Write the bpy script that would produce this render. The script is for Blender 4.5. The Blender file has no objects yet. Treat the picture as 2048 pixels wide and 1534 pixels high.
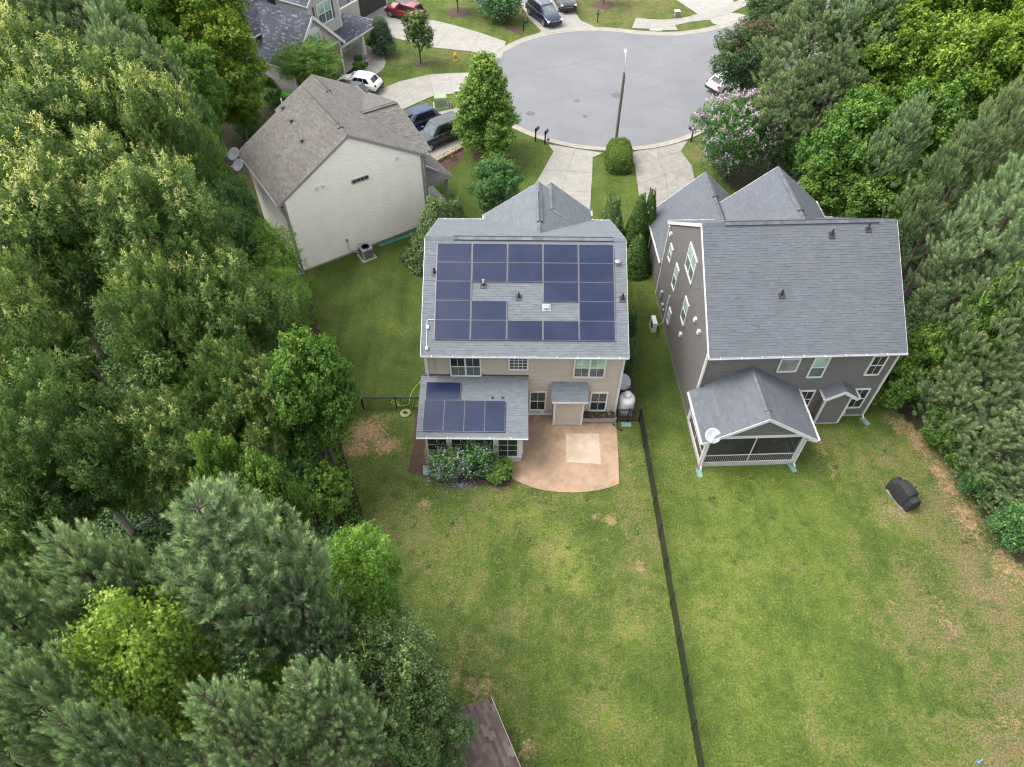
import bpy, math, random
import numpy as np
from mathutils import Vector, Matrix

scene = bpy.context.scene
C = scene.collection
R_ = math.radians

# ------------------------------------------------------------------ camera
F, CX, CY, CAM_H = 1421.0, 1024.0, 767.0, 34.4      # focal length in pixels of the 2048-wide frame, eye height in metres
_n = np.array([(1016. - CX) / F, (1985. - CY) / F, 1.0]); _n /= np.linalg.norm(_n)   # straight down, in camera axes
_up = -_n
_fw = np.array([0, 0, 1.0]); _Y = _fw - _up * (_fw @ _up); _Y /= np.linalg.norm(_Y)
_X = np.cross(_Y, _up)
RW = np.stack([_X, _Y, _up])                        # camera axes -> world axes
cam_data = bpy.data.cameras.new('camera')
cam_data.sensor_fit = 'HORIZONTAL'; cam_data.sensor_width = 36.0
cam_data.lens = F / 2048.0 * 36.0
cam_data.clip_start = 0.5; cam_data.clip_end = 2000.0
cam = bpy.data.objects.new('camera', cam_data); C.objects.link(cam)
M = Matrix.Identity(4)
for i in range(3):
    M[i][0] = RW[i, 0]; M[i][1] = -RW[i, 1]; M[i][2] = -RW[i, 2]
M[2][3] = CAM_H
cam.matrix_world = M
scene.camera = cam

# ------------------------------------------------------------------ sky, sun, exposure (bright overcast)
SUN_DIR = Vector((-0.50, 0.05, 0.86)).normalized()
world = bpy.data.worlds.new('World'); scene.world = world; world.use_nodes = True
wn = world.node_tree; wn.nodes.clear()
sky = wn.nodes.new('ShaderNodeTexSky'); sky.sky_type = 'NISHITA'; sky.sun_disc = False
sky.sun_elevation = math.asin(SUN_DIR.z); sky.sun_rotation = math.atan2(SUN_DIR.x, SUN_DIR.y)
sky.altitude = 100; sky.air_density = 1.0; sky.dust_density = 3.0; sky.ozone_density = 1.0
hs = wn.nodes.new('ShaderNodeHueSaturation'); hs.inputs['Saturation'].default_value = 0.22
bg = wn.nodes.new('ShaderNodeBackground'); bg.inputs['Strength'].default_value = 0.15
wo = wn.nodes.new('ShaderNodeOutputWorld')
wn.links.new(sky.outputs[0], hs.inputs['Color']); wn.links.new(hs.outputs[0], bg.inputs['Color']); wn.links.new(bg.outputs[0], wo.inputs['Surface'])
sl = bpy.data.lights.new('sun', 'SUN'); sl.energy = 0.95; sl.angle = R_(32); sl.color = (1.0, 0.95, 0.88)
so = bpy.data.objects.new('sun', sl); C.objects.link(so)
so.rotation_euler = SUN_DIR.to_track_quat('Z', 'Y').to_euler(); so.location = (0, 0, 80)
scene.view_settings.view_transform = 'Standard'
try: scene.view_settings.look = 'None'
except Exception: pass
scene.view_settings.exposure = 1.92
scene.view_settings.gamma = 1.0
scene.view_settings.use_curve_mapping = False
cy = scene.cycles
cy.max_bounces = 4; cy.diffuse_bounces = 3; cy.glossy_bounces = 2; cy.transmission_bounces = 2; cy.transparent_max_bounces = 6
cy.use_denoising = True; cy.filter_width = 1.15
cy.use_adaptive_sampling = True; cy.adaptive_threshold = 0.02; cy.adaptive_min_samples = 24
cy.caustics_reflective = False; cy.caustics_refractive = False

# ------------------------------------------------------------------ helpers
def G(u, v, z=0.0):
    """the point of the horizontal plane at height z that the photograph shows at pixel (u, v)"""
    d = RW @ np.array([(u - CX) / F, (v - CY) / F, 1.0])
    t = (z - CAM_H) / d[2]
    return (float(d[0] * t), float(d[1] * t))
def depth_of(x, y, z):
    return float(RW[:, 2] @ np.array([x, y, z - CAM_H]))

class MB:
    """collects faces; build() links them as one mesh object"""
    def __init__(s): s.v = []; s.f = []; s.t = []
    def quad(s, a, b, c, d, tone=None):
        i = len(s.v); s.v += [tuple(a), tuple(b), tuple(c), tuple(d)]; s.f.append((i, i + 1, i + 2, i + 3))
        if tone is not None: s.t += [tone] * 4
    def poly(s, pts):
        i = len(s.v); s.v += [tuple(p) for p in pts]; s.f.append(tuple(range(i, i + len(pts))))
    def box(s, x0, x1, y0, y1, z0, z1):
        i = len(s.v)
        s.v += [(x0, y0, z0), (x1, y0, z0), (x1, y1, z0), (x0, y1, z0), (x0, y0, z1), (x1, y0, z1), (x1, y1, z1), (x0, y1, z1)]
        s.f += [(i, i + 3, i + 2, i + 1), (i + 4, i + 5, i + 6, i + 7), (i, i + 1, i + 5, i + 4), (i + 1, i + 2, i + 6, i + 5), (i + 2, i + 3, i + 7, i + 6), (i + 3, i, i + 4, i + 7)]
        return s
    def obox(s, c, ax, ay, az, hx, hy, hz):
        c = Vector(c); ax = Vector(ax).normalized() * hx; ay = Vector(ay).normalized() * hy; az = Vector(az).normalized() * hz
        i = len(s.v)
        for k in (-1, 1):
            for (p, q) in ((-1, -1), (1, -1), (1, 1), (-1, 1)): s.v.append(tuple(c + ax * p + ay * q + az * k))
        s.f += [(i, i + 3, i + 2, i + 1), (i + 4, i + 5, i + 6, i + 7), (i, i + 1, i + 5, i + 4), (i + 1, i + 2, i + 6, i + 5), (i + 2, i + 3, i + 7, i + 6), (i + 3, i, i + 4, i + 7)]
        return s
    def bar(s, a, b, w, h=None):
        """square bar from a to b"""
        a = Vector(a); b = Vector(b); d = b - a
        side = d.cross(Vector((0, 0, 1)))
        if side.length < 1e-4: side = Vector((1, 0, 0))
        up = side.cross(d)
        return s.obox((a + b) / 2, d, side, up, d.length / 2, w / 2, (h or w) / 2)
    def prism(s, pts, z0, z1):
        n = len(pts); i = len(s.v)
        s.v += [(p[0], p[1], z0) for p in pts] + [(p[0], p[1], z1) for p in pts]
        s.f.append(tuple(range(i + n - 1, i - 1, -1))); s.f.append(tuple(range(i + n, i + 2 * n)))
        for k in range(n):
            m = (k + 1) % n; s.f.append((i + k, i + m, i + n + m, i + n + k))
        return s
    def extrude(s, pts, d):
        """planar polygon swept along d"""
        n = len(pts); i = len(s.v); d = Vector(d)
        s.v += [tuple(p) for p in pts] + [tuple(Vector(p) + d) for p in pts]
        s.f.append(tuple(range(i + n - 1, i - 1, -1))); s.f.append(tuple(range(i + n, i + 2 * n)))
        for k in range(n):
            m = (k + 1) % n; s.f.append((i + k, i + m, i + n + m, i + n + k))
        return s
    def tube(s, pts, rad, n=8, cap=True):
        pts = [Vector(p) for p in pts]
        if not isinstance(rad, (list, tuple)): rad = [rad] * len(pts)
        rings = []
        ref = None
        for k, p in enumerate(pts):
            d = (pts[min(k + 1, len(pts) - 1)] - pts[max(k - 1, 0)]).normalized()
            if ref is None: ref = d.orthogonal().normalized()
            ref = (ref - d * ref.dot(d))
            ref = ref.normalized() if ref.length > 1e-5 else d.orthogonal().normalized()
            b = d.cross(ref)
            i = len(s.v); rings.append(i)
            for j in range(n):
                a = 2 * math.pi * j / n
                s.v.append(tuple(p + (ref * math.cos(a) + b * math.sin(a)) * rad[k]))
        for k in range(len(rings) - 1):
            a, b = rings[k], rings[k + 1]
            for j in range(n):
                m = (j + 1) % n; s.f.append((a + j, a + m, b + m, b + j))
        if cap:
            s.f.append(tuple(rings[0] + j for j in range(n - 1, -1, -1))); s.f.append(tuple(rings[-1] + j for j in range(n)))
        return s
    def lathe(s, prof, c=(0, 0, 0), ax=(0, 0, 1), n=20):
        """profile (radius, height along ax)"""
        c = Vector(c); ax = Vector(ax).normalized(); e = ax.orthogonal().normalized(); b = ax.cross(e)
        rings = []
        for r, h in prof:
            i = len(s.v); rings.append(i)
            for j in range(n):
                a = 2 * math.pi * j / n
                s.v.append(tuple(c + ax * h + (e * math.cos(a) + b * math.sin(a)) * r))
        for k in range(len(rings) - 1):
            a, d = rings[k], rings[k + 1]
            for j in range(n):
                m = (j + 1) % n; s.f.append((a + j, a + m, d + m, d + j))
        s.f.append(tuple(rings[0] + j for j in range(n - 1, -1, -1))); s.f.append(tuple(rings[-1] + j for j in range(n)))
        return s
    def loft(s, secs):
        """closed sections with the same number of points"""
        n = len(secs[0]); st = []
        for sec in secs:
            st.append(len(s.v)); s.v += [tuple(p) for p in sec]
        for a, b in zip(st, st[1:]):
            for j in range(n):
                m = (j + 1) % n; s.f.append((a + j, a + m, b + m, b + j))
        s.f.append(tuple(st[0] + j for j in range(n - 1, -1, -1))); s.f.append(tuple(st[-1] + j for j in range(n)))
        return s
    def build(s, name, mat, parent=None, smooth=False, kind=None, label=None):
        me = bpy.data.meshes.new(name); me.from_pydata(s.v, [], s.f)
        if s.t and len(s.t) == len(s.v):
            at = me.attributes.new('tone', 'FLOAT', 'POINT'); at.data.foreach_set('value', s.t)
        if smooth: me.polygons.foreach_set('use_smooth', [True] * len(me.polygons))
        me.update()
        if mat: me.materials.append(mat)
        return link(name, me, parent, kind, label)

def link(name, me, parent=None, kind=None, label=None):
    o = bpy.data.objects.new(name, me); C.objects.link(o)
    if parent: o.parent = parent
    if kind: o['kind'] = kind
    if label: o['label'] = label
    return o
def tag(o, label, cat, group=None):
    o['label'] = label; o['category'] = cat
    if group: o['group'] = group
    return o
def thing(name, label, cat, loc=(0, 0, 0), rz=0.0, group=None):
    o = bpy.data.objects.new(name, None); C.objects.link(o)
    o.empty_display_size = 0.3
    o.location = loc if len(loc) == 3 else (loc[0], loc[1], 0.0); o.rotation_euler = (0, 0, rz)
    return tag(o, label, cat, group)
def copy_tree(o, parent=None):
    c = o.copy(); C.objects.link(c); c.parent = parent
    for ch in list(o.children): copy_tree(ch, c)
    return c
def inpoly(px, py, poly):
    px = np.asarray(px); py = np.asarray(py); ins = np.zeros(px.shape, bool); n = len(poly)
    for i in range(n):
        x0, y0 = poly[i]; x1, y1 = poly[(i + 1) % n]
        if y0 == y1: continue
        c = ((y0 > py) != (y1 > py)) & (px < (x1 - x0) * (py - y0) / (y1 - y0) + x0)
        ins ^= c
    return ins

# ------------------------------------------------------------------ materials
KH = 0.65                                            # all hard surfaces: keeps their base colours at real-world values for this exposure
def kh(c): return tuple(q * KH for q in c)
def new_mat(name):
    m = bpy.data.materials.new(name); m.use_nodes = True
    return m, m.node_tree.nodes, m.node_tree.links, m.node_tree.nodes['Principled BSDF']
def ramp(N, stops):
    r = N.new('ShaderNodeValToRGB'); e = r.color_ramp.elements
    e[0].position, e[0].color = stops[0][0], (*stops[0][1], 1)
    e[1].position, e[1].color = stops[-1][0], (*stops[-1][1], 1)
    for p, c in stops[1:-1]:
        q = e.new(p); q.color = (*c, 1)
    return r
def noise(N, L, scale, detail=3, rough=0.55, coord='Object', dist=0.0, stretch=None):
    n = N.new('ShaderNodeTexNoise'); n.inputs['Scale'].default_value = scale; n.inputs['Detail'].default_value = detail
    n.inputs['Roughness'].default_value = rough; n.inputs['Distortion'].default_value = dist
    if coord == 'World':
        g = N.new('ShaderNodeNewGeometry'); out = g.outputs['Position']
    else:
        t = N.new('ShaderNodeTexCoord'); out = t.outputs[coord]
    if stretch:
        mp = N.new('ShaderNodeMapping'); mp.inputs['Scale'].default_value = stretch; L.new(out, mp.inputs[0]); out = mp.outputs[0]
    L.new(out, n.inputs['Vector'])
    return n
def mix(N, L, fac, a, b, blend='MIX'):
    m = N.new('ShaderNodeMix'); m.data_type = 'RGBA'; m.blend_type = blend
    for sock, val in ((m.inputs[0], fac), (m.inputs[6], a), (m.inputs[7], b)):
        if isinstance(val, (int, float)): sock.default_value = val
        elif isinstance(val, tuple): sock.default_value = (*val, 1)
        else: L.new(val, sock)
    return m.outputs[2]
def math_(N, L, op, a, b=0.0, clamp=False):
    m = N.new('ShaderNodeMath'); m.operation = op; m.use_clamp = clamp
    for sock, val in ((m.inputs[0], a), (m.inputs[1], b)):
        if isinstance(val, (int, float)): sock.default_value = val
        else: L.new(val, sock)
    return m.outputs[0]
def attr(N, name):
    a = N.new('ShaderNodeAttribute'); a.attribute_name = name; return a.outputs['Fac']
def simple(name, col, rough=0.6, metal=0.0, var=0.12, scale=3.0, bump=0.0, spec=0.5, dirt=0.0):
    """plain procedural surface: a base colour broken up by noise"""
    col = kh(col)
    m, N, L, B = new_mat(name)
    n = noise(N, L, scale, 4)
    lo = tuple(c * (1 - var) for c in col); hi = tuple(min(1, c * (1 + var)) for c in col)
    r = ramp(N, [(0.3, lo), (0.7, hi)]); L.new(n.outputs[0], r.inputs[0])
    out = r.outputs[0]
    if dirt:
        n2 = noise(N, L, 0.9, 5, 0.7, stretch=(1, 1, 0.25))
        r2 = ramp(N, [(0.45, (0, 0, 0)), (0.75, (dirt,) * 3)]); L.new(n2.outputs[0], r2.inputs[0])
        out = mix(N, L, r2.outputs[0], out, (0.13, 0.12, 0.09))
    L.new(out, B.inputs['Base Color']); B.inputs['Roughness'].default_value = rough; B.inputs['Metallic'].default_value = metal
    B.inputs['Specular IOR Level'].default_value = spec
    if bump:
        b = N.new('ShaderNodeBump'); b.inputs['Strength'].default_value = bump; b.inputs['Distance'].default_value = 0.02
        n3 = noise(N, L, scale * 12, 3); L.new(n3.outputs[0], b.inputs['Height']); L.new(b.outputs[0], B.inputs['Normal'])
    return m
def shingle_mat(name, stops, fleck=None):
    m, N, L, B = new_mat(name)
    stops = [(p, kh(c)) for p, c in stops]; fleck = kh(fleck) if fleck else None
    r = ramp(N, stops); t = attr(N, 'tone')
    n = noise(N, L, 0.55, 4, 0.6)
    f = math_(N, L, 'ADD', t, math_(N, L, 'MULTIPLY', math_(N, L, 'SUBTRACT', n.outputs[0], 0.5), 0.35), True)
    L.new(f, r.inputs[0])
    out = r.outputs[0]
    g = noise(N, L, 60, 2); gr = ramp(N, [(0.3, (0.82,) * 3), (0.7, (1.18,) * 3)]); L.new(g.outputs[0], gr.inputs[0])
    out = mix(N, L, 1.0, out, gr.outputs[0], 'MULTIPLY')
    if fleck:
        n2 = noise(N, L, 1.3, 5, 0.7); r2 = ramp(N, [(0.52, (0, 0, 0)), (0.72, (0.5,) * 3)]); L.new(n2.outputs[0], r2.inputs[0])
        out = mix(N, L, r2.outputs[0], out, fleck)
    L.new(out, B.inputs['Base Color']); B.inputs['Roughness'].default_value = 0.9; B.inputs['Specular IOR Level'].default_value = 0.3
    return m
def leaf_mat(name, stops, trans=0.35, rough=0.55, spec=0.35):
    m, N, L, B = new_mat(name)
    r = ramp(N, stops)
    oi = N.new('ShaderNodeObjectInfo')
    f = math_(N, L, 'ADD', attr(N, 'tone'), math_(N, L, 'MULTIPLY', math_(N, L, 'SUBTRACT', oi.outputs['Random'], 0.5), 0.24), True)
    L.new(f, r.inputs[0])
    L.new(r.outputs[0], B.inputs['Base Color']); B.inputs['Roughness'].default_value = rough; B.inputs['Specular IOR Level'].default_value = spec
    t = N.new('ShaderNodeBsdfTranslucent'); L.new(mix(N, L, 1.0, r.outputs[0], (1.0, 1.1, 0.6), 'MULTIPLY'), t.inputs['Color'])
    ms = N.new('ShaderNodeMixShader'); ms.inputs[0].default_value = trans
    L.new(B.outputs[0], ms.inputs[1]); L.new(t.outputs[0], ms.inputs[2]); L.new(ms.outputs[0], N['Material Output'].inputs['Surface'])
    return m

MT = {}
MT['white'] = simple('white_trim', (0.74, 0.74, 0.73), 0.45, var=0.05, dirt=0.12)
MT['white_paint'] = simple('white_enamel', (0.80, 0.80, 0.79), 0.3, var=0.03)
MT['tan_siding'] = simple('tan_vinyl_siding', (0.52, 0.435, 0.35), 0.6, var=0.05, scale=1.2, dirt=0.06)
MT['taupe_siding'] = simple('taupe_vinyl_siding', (0.142, 0.134, 0.128), 0.6, var=0.06, scale=1.0)
MT['cream_siding'] = simple('pale_vinyl_siding', (1.12, 1.065, 0.955), 0.6, var=0.04, scale=0.8, dirt=0.05)
MT['grey_siding'] = simple('grey_beige_siding', (0.46, 0.44, 0.38), 0.6, var=0.05, scale=0.8)
MT['grey_trim'] = simple('grey_trim', (0.33, 0.33, 0.32), 0.5, var=0.05)
MT['shake'] = simple('cream_shake', (0.50, 0.47, 0.38), 0.7, var=0.1)
MT['brick'] = simple('brown_brick', (0.26, 0.13, 0.085), 0.85, var=0.35, scale=5, bump=0.4)
MT['found'] = simple('foundation_concrete', (0.45, 0.43, 0.39), 0.85, var=0.12)
MT['roof1'] = shingle_mat('blue_grey_shingle', [(0.0, (0.115, 0.13, 0.145)), (0.5, (0.168, 0.188, 0.206)), (1.0, (0.215, 0.238, 0.258))])
MT['roof2'] = shingle_mat('slate_grey_shingle', [(0.0, (0.09, 0.099, 0.113)), (0.5, (0.132, 0.144, 0.164)), (1.0, (0.175, 0.188, 0.212))])
MT['roof3'] = shingle_mat('weathered_tan_shingle', [(0.0, (0.105, 0.097, 0.088)), (0.5, (0.155, 0.145, 0.132)), (1.0, (0.215, 0.202, 0.185))], (0.17, 0.135, 0.115))
MT['roof4'] = shingle_mat('charcoal_blue_shingle', [(0.0, (0.05, 0.055, 0.075)), (0.6, (0.085, 0.092, 0.12)), (1.0, (0.25, 0.26, 0.29))])
MT['roof5'] = shingle_mat('mauve_brown_shingle', [(0.0, (0.085, 0.058, 0.050)), (0.5, (0.14, 0.100, 0.088)), (1.0, (0.225, 0.172, 0.150))])
MT['vent_dark'] = simple('dark_ridge_vent', (0.07, 0.075, 0.08), 0.7)
MT['black'] = simple('black_metal', (0.012, 0.012, 0.013), 0.4, var=0.1)
MT['rubber'] = simple('rubber', (0.02, 0.02, 0.021), 0.8)
MT['dark_plastic'] = simple('dark_plastic', (0.03, 0.031, 0.033), 0.5)
MT['pvc'] = simple('pvc_pipe', (0.68, 0.68, 0.66), 0.4)
MT['galv'] = simple('galvanised_metal', (0.45, 0.46, 0.47), 0.35, 0.6)
MT['grey_box'] = simple('grey_paint', (0.36, 0.38, 0.39), 0.5)
MT['wood_grey'] = simple('weathered_wood', (0.30, 0.28, 0.25), 0.8, var=0.25, scale=6)
MT['pole_wood'] = simple('treated_pole_wood', (0.17, 0.17, 0.135), 0.85, var=0.25, scale=8)
MT['bark'] = simple('tree_bark', (0.11, 0.088, 0.07), 0.95, var=0.35, scale=6, bump=0.6)
MT['pine_bark'] = simple('pine_bark', (0.095, 0.078, 0.062), 0.95, var=0.35, scale=7, bump=0.6)
MT['pale_bark'] = simple('pale_bark', (0.26, 0.225, 0.18), 0.9, var=0.2, scale=6)
MT['mulch'] = simple('brown_mulch', (0.085, 0.045, 0.032), 0.95, var=0.55, scale=14, bump=0.8)
MT['green_plastic'] = simple('pale_green_plastic', (0.21, 0.33, 0.28), 0.55)
MT['chain_link'] = simple('black_vinyl_wire', (0.011, 0.011, 0.012), 0.45)
MT['cover'] = simple('black_grill_cover', (0.018, 0.018, 0.020), 0.85, var=0.3, scale=3, bump=0.25)
MT['hose'] = simple('yellow_green_hose', (0.42, 0.52, 0.06), 0.5)
MT['hose_pale'] = simple('pale_coiled_hose', (0.50, 0.50, 0.26), 0.5)
MT['hose_teal'] = simple('teal_coiled_hose', (0.08, 0.40, 0.36), 0.5)
MT['dish'] = simple('dish_grey', (0.42, 0.435, 0.45), 0.45, var=0.04)
MT['yellow'] = simple('hydrant_yellow', (0.78, 0.44, 0.015), 0.45)
MT['trans_green'] = simple('transformer_green', (0.30, 0.37, 0.22), 0.55, var=0.1)
MT['stone'] = simple('flagstone', (0.40, 0.33, 0.24), 0.9, var=0.3, scale=4, bump=0.5)
MT['iron'] = simple('cast_iron', (0.12, 0.115, 0.115), 0.7)
MT['red_flower'] = simple('red_petals', (0.45, 0.03, 0.03), 0.6)
MT['orange_flower'] = simple('orange_petals', (0.75, 0.16, 0.04), 0.6)
MT['lime'] = simple('lime_fabric', (0.22, 0.72, 0.08), 0.6)
MT['porch_floor'] = simple('porch_concrete', (0.42, 0.39, 0.34), 0.8)
MT['screen'] = simple('insect_screen', (0.05, 0.05, 0.052), 0.7, var=0.05)
MT['screen_floor'] = simple('porch_boards', (0.20, 0.18, 0.16), 0.8)
MT['chrome'] = simple('chrome', (0.7, 0.7, 0.72), 0.15, 0.9, var=0.02)
MT['rim'] = simple('alloy_rim', (0.42, 0.42, 0.43), 0.3, 0.7, var=0.03)
MT['light_lens'] = simple('clear_lens', (0.72, 0.74, 0.75), 0.1, var=0.03)
MT['red_lens'] = simple('red_lens', (0.45, 0.012, 0.02), 0.15, var=0.03)
MT['garage_door'] = simple('dark_garage_door', (0.055, 0.045, 0.043), 0.55)

def glass_mat(name, col, rough=0.06, spec=0.5):
    m, N, L, B = new_mat(name)
    n = noise(N, L, 1.7, 2); r = ramp(N, [(0.35, tuple(c * 0.75 for c in col)), (0.65, tuple(c * 1.25 for c in col))]); L.new(n.outputs[0], r.inputs[0])
    L.new(r.outputs[0], B.inputs['Base Color']); B.inputs['Roughness'].default_value = rough; B.inputs['Specular IOR Level'].default_value = spec
    return m
MT['glass'] = glass_mat('dark_window_glass', (0.018, 0.024, 0.024))
MT['glass_curtain'] = glass_mat('curtained_glass', (0.06, 0.055, 0.055))
MT['glass_blind'] = glass_mat('pale_green_blind_behind_glass', (0.23, 0.35, 0.27))
MT['glass_screen'] = glass_mat('screened_glass', (0.075, 0.095, 0.095), 0.35, 0.3)
MT['glass_block'] = glass_mat('frosted_glass_block', (0.16, 0.17, 0.175), 0.2)
MT['car_glass'] = glass_mat('tinted_car_glass', (0.012, 0.014, 0.016), 0.04, 0.55)
MT['windshield'] = glass_mat('windscreen', (0.11, 0.15, 0.16), 0.05, 0.7)
def paint(name, col, metal=0.0, rough=0.28):
    m, N, L, B = new_mat(name)
    n = noise(N, L, 2.0, 3); r = ramp(N, [(0.3, tuple(c * 0.92 for c in col)), (0.7, tuple(min(1, c * 1.06) for c in col))]); L.new(n.outputs[0], r.inputs[0])
    L.new(r.outputs[0], B.inputs['Base Color']); B.inputs['Roughness'].default_value = rough; B.inputs['Metallic'].default_value = metal
    B.inputs['Coat Weight'].default_value = 0.6; B.inputs['Coat Roughness'].default_value = 0.06
    return m
def solar_mat():
    """blue-black cells with thin lines between them, drawn from the panel's own coordinates"""
    m, N, L, B = new_mat('solar_cells')
    tc = N.new('ShaderNodeTexCoord'); sx = N.new('ShaderNodeSeparateXYZ'); L.new(tc.outputs['Object'], sx.inputs[0])
    def line(o, pitch, w):
        a = math_(N, L, 'FRACT', math_(N, L, 'ADD', math_(N, L, 'DIVIDE', o, pitch), 40.0))
        return math_(N, L, 'GREATER_THAN', math_(N, L, 'ABSOLUTE', math_(N, L, 'SUBTRACT', a, 0.5)), 0.5 - w)
    g = math_(N, L, 'MAXIMUM', line(sx.outputs[0], 0.1900, 0.035), line(sx.outputs[1], 0.1790, 0.035))
    g2 = math_(N, L, 'MULTIPLY', line(sx.outputs[1], 0.0597, 0.07), 0.35)
    n = noise(N, L, 0.6, 3, coord='World'); r = ramp(N, [(0.35, (0.007, 0.013, 0.038)), (0.5, (0.010, 0.018, 0.048)), (0.68, (0.016, 0.022, 0.048))]); L.new(n.outputs[0], r.inputs[0])
    c = mix(N, L, math_(N, L, 'MAXIMUM', math_(N, L, 'MULTIPLY', g, 0.7), g2), r.outputs[0], (0.006, 0.007, 0.014))
    L.new(c, B.inputs['Base Color']); B.inputs['Roughness'].default_value = 0.22; B.inputs['Specular IOR Level'].default_value = 0.3
    return m
MT['solar'] = solar_mat()
MT['alu_dark'] = simple('anodised_frame', (0.20, 0.20, 0.22), 0.4, 0.3)
MT['alu'] = simple('aluminium_frame', (0.50, 0.45, 0.44), 0.4, 0.2)

def concrete_mat(name, col, stain, var=0.12, joint=0.0):
    col, stain = tuple(q * .78 for q in kh(col)), tuple(q * .78 for q in kh(stain))
    m, N, L, B = new_mat(name)
    n = noise(N, L, 0.7, 5, 0.65, 'World'); r = ramp(N, [(0.3, tuple(c * (1 - var) for c in col)), (0.7, tuple(c * (1 + var) for c in col))]); L.new(n.outputs[0], r.inputs[0])
    n2 = noise(N, L, 1.6, 6, 0.7, 'World', 0.6); r2 = ramp(N, [(0.42, (0, 0, 0)), (0.72, (0.9,) * 3)]); L.new(n2.outputs[0], r2.inputs[0])
    out = mix(N, L, r2.outputs[0], r.outputs[0], stain)
    n3 = noise(N, L, 28, 3, 0.6, 'World'); r3 = ramp(N, [(0.3, (0.88,) * 3), (0.7, (1.12,) * 3)]); L.new(n3.outputs[0], r3.inputs[0])
    out = mix(N, L, 1.0, out, r3.outputs[0], 'MULTIPLY')
    L.new(out, B.inputs['Base Color']); B.inputs['Roughness'].default_value = 0.88
    b = N.new('ShaderNodeBump'); b.inputs['Strength'].default_value = 0.15; b.inputs['Distance'].default_value = 0.01
    L.new(n3.outputs[0], b.inputs['Height']); L.new(b.outputs[0], B.inputs['Normal'])
    return m
MT['drive_old'] = concrete_mat('weathered_concrete', (0.40, 0.375, 0.335), (0.25, 0.225, 0.19))
MT['drive_mid'] = concrete_mat('grey_concrete', (0.43, 0.41, 0.365), (0.33, 0.31, 0.27))
MT['drive_new'] = concrete_mat('pale_concrete', (0.47, 0.45, 0.405), (0.37, 0.345, 0.30), 0.06)
MT['gutter'] = concrete_mat('gutter_concrete', (0.47, 0.44, 0.37), (0.35, 0.32, 0.26), 0.1)
MT['patio'] = concrete_mat('stained_tan_concrete', (0.45, 0.29, 0.18), (0.58, 0.43, 0.30), 0.3)
MT['patio_pad'] = concrete_mat('bare_pale_concrete', (0.66, 0.53, 0.395), (0.50, 0.37, 0.25), 0.14)
def asphalt_mat():
    m, N, L, B = new_mat('worn_asphalt')
    n = noise(N, L, 0.16, 5, 0.6, 'World'); r = ramp(N, [(0.3, (0.110, 0.113, 0.119)), (0.7, (0.139, 0.143, 0.150))]); L.new(n.outputs[0], r.inputs[0])
    n3 = noise(N, L, 22, 4, 0.7, 'World'); r3 = ramp(N, [(0.3, (0.80,) * 3), (0.7, (1.2,) * 3)]); L.new(n3.outputs[0], r3.inputs[0])
    out = mix(N, L, 1.0, r.outputs[0], r3.outputs[0], 'MULTIPLY')
    n2 = noise(N, L, 0.45, 6, 0.75, 'World', 1.6); r2 = ramp(N, [(0.52, (0, 0, 0)), (0.74, (0.75,) * 3)]); L.new(n2.outputs[0], r2.inputs[0])
    out = mix(N, L, r2.outputs[0], out, (0.11, 0.113, 0.12))
    L.new(out, B.inputs['Base Color']); B.inputs['Roughness'].default_value = 0.85
    return m
MT['asphalt'] = asphalt_mat()
MT['tar'] = simple('crack_sealant', (0.15, 0.15, 0.155), 0.8)

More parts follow.
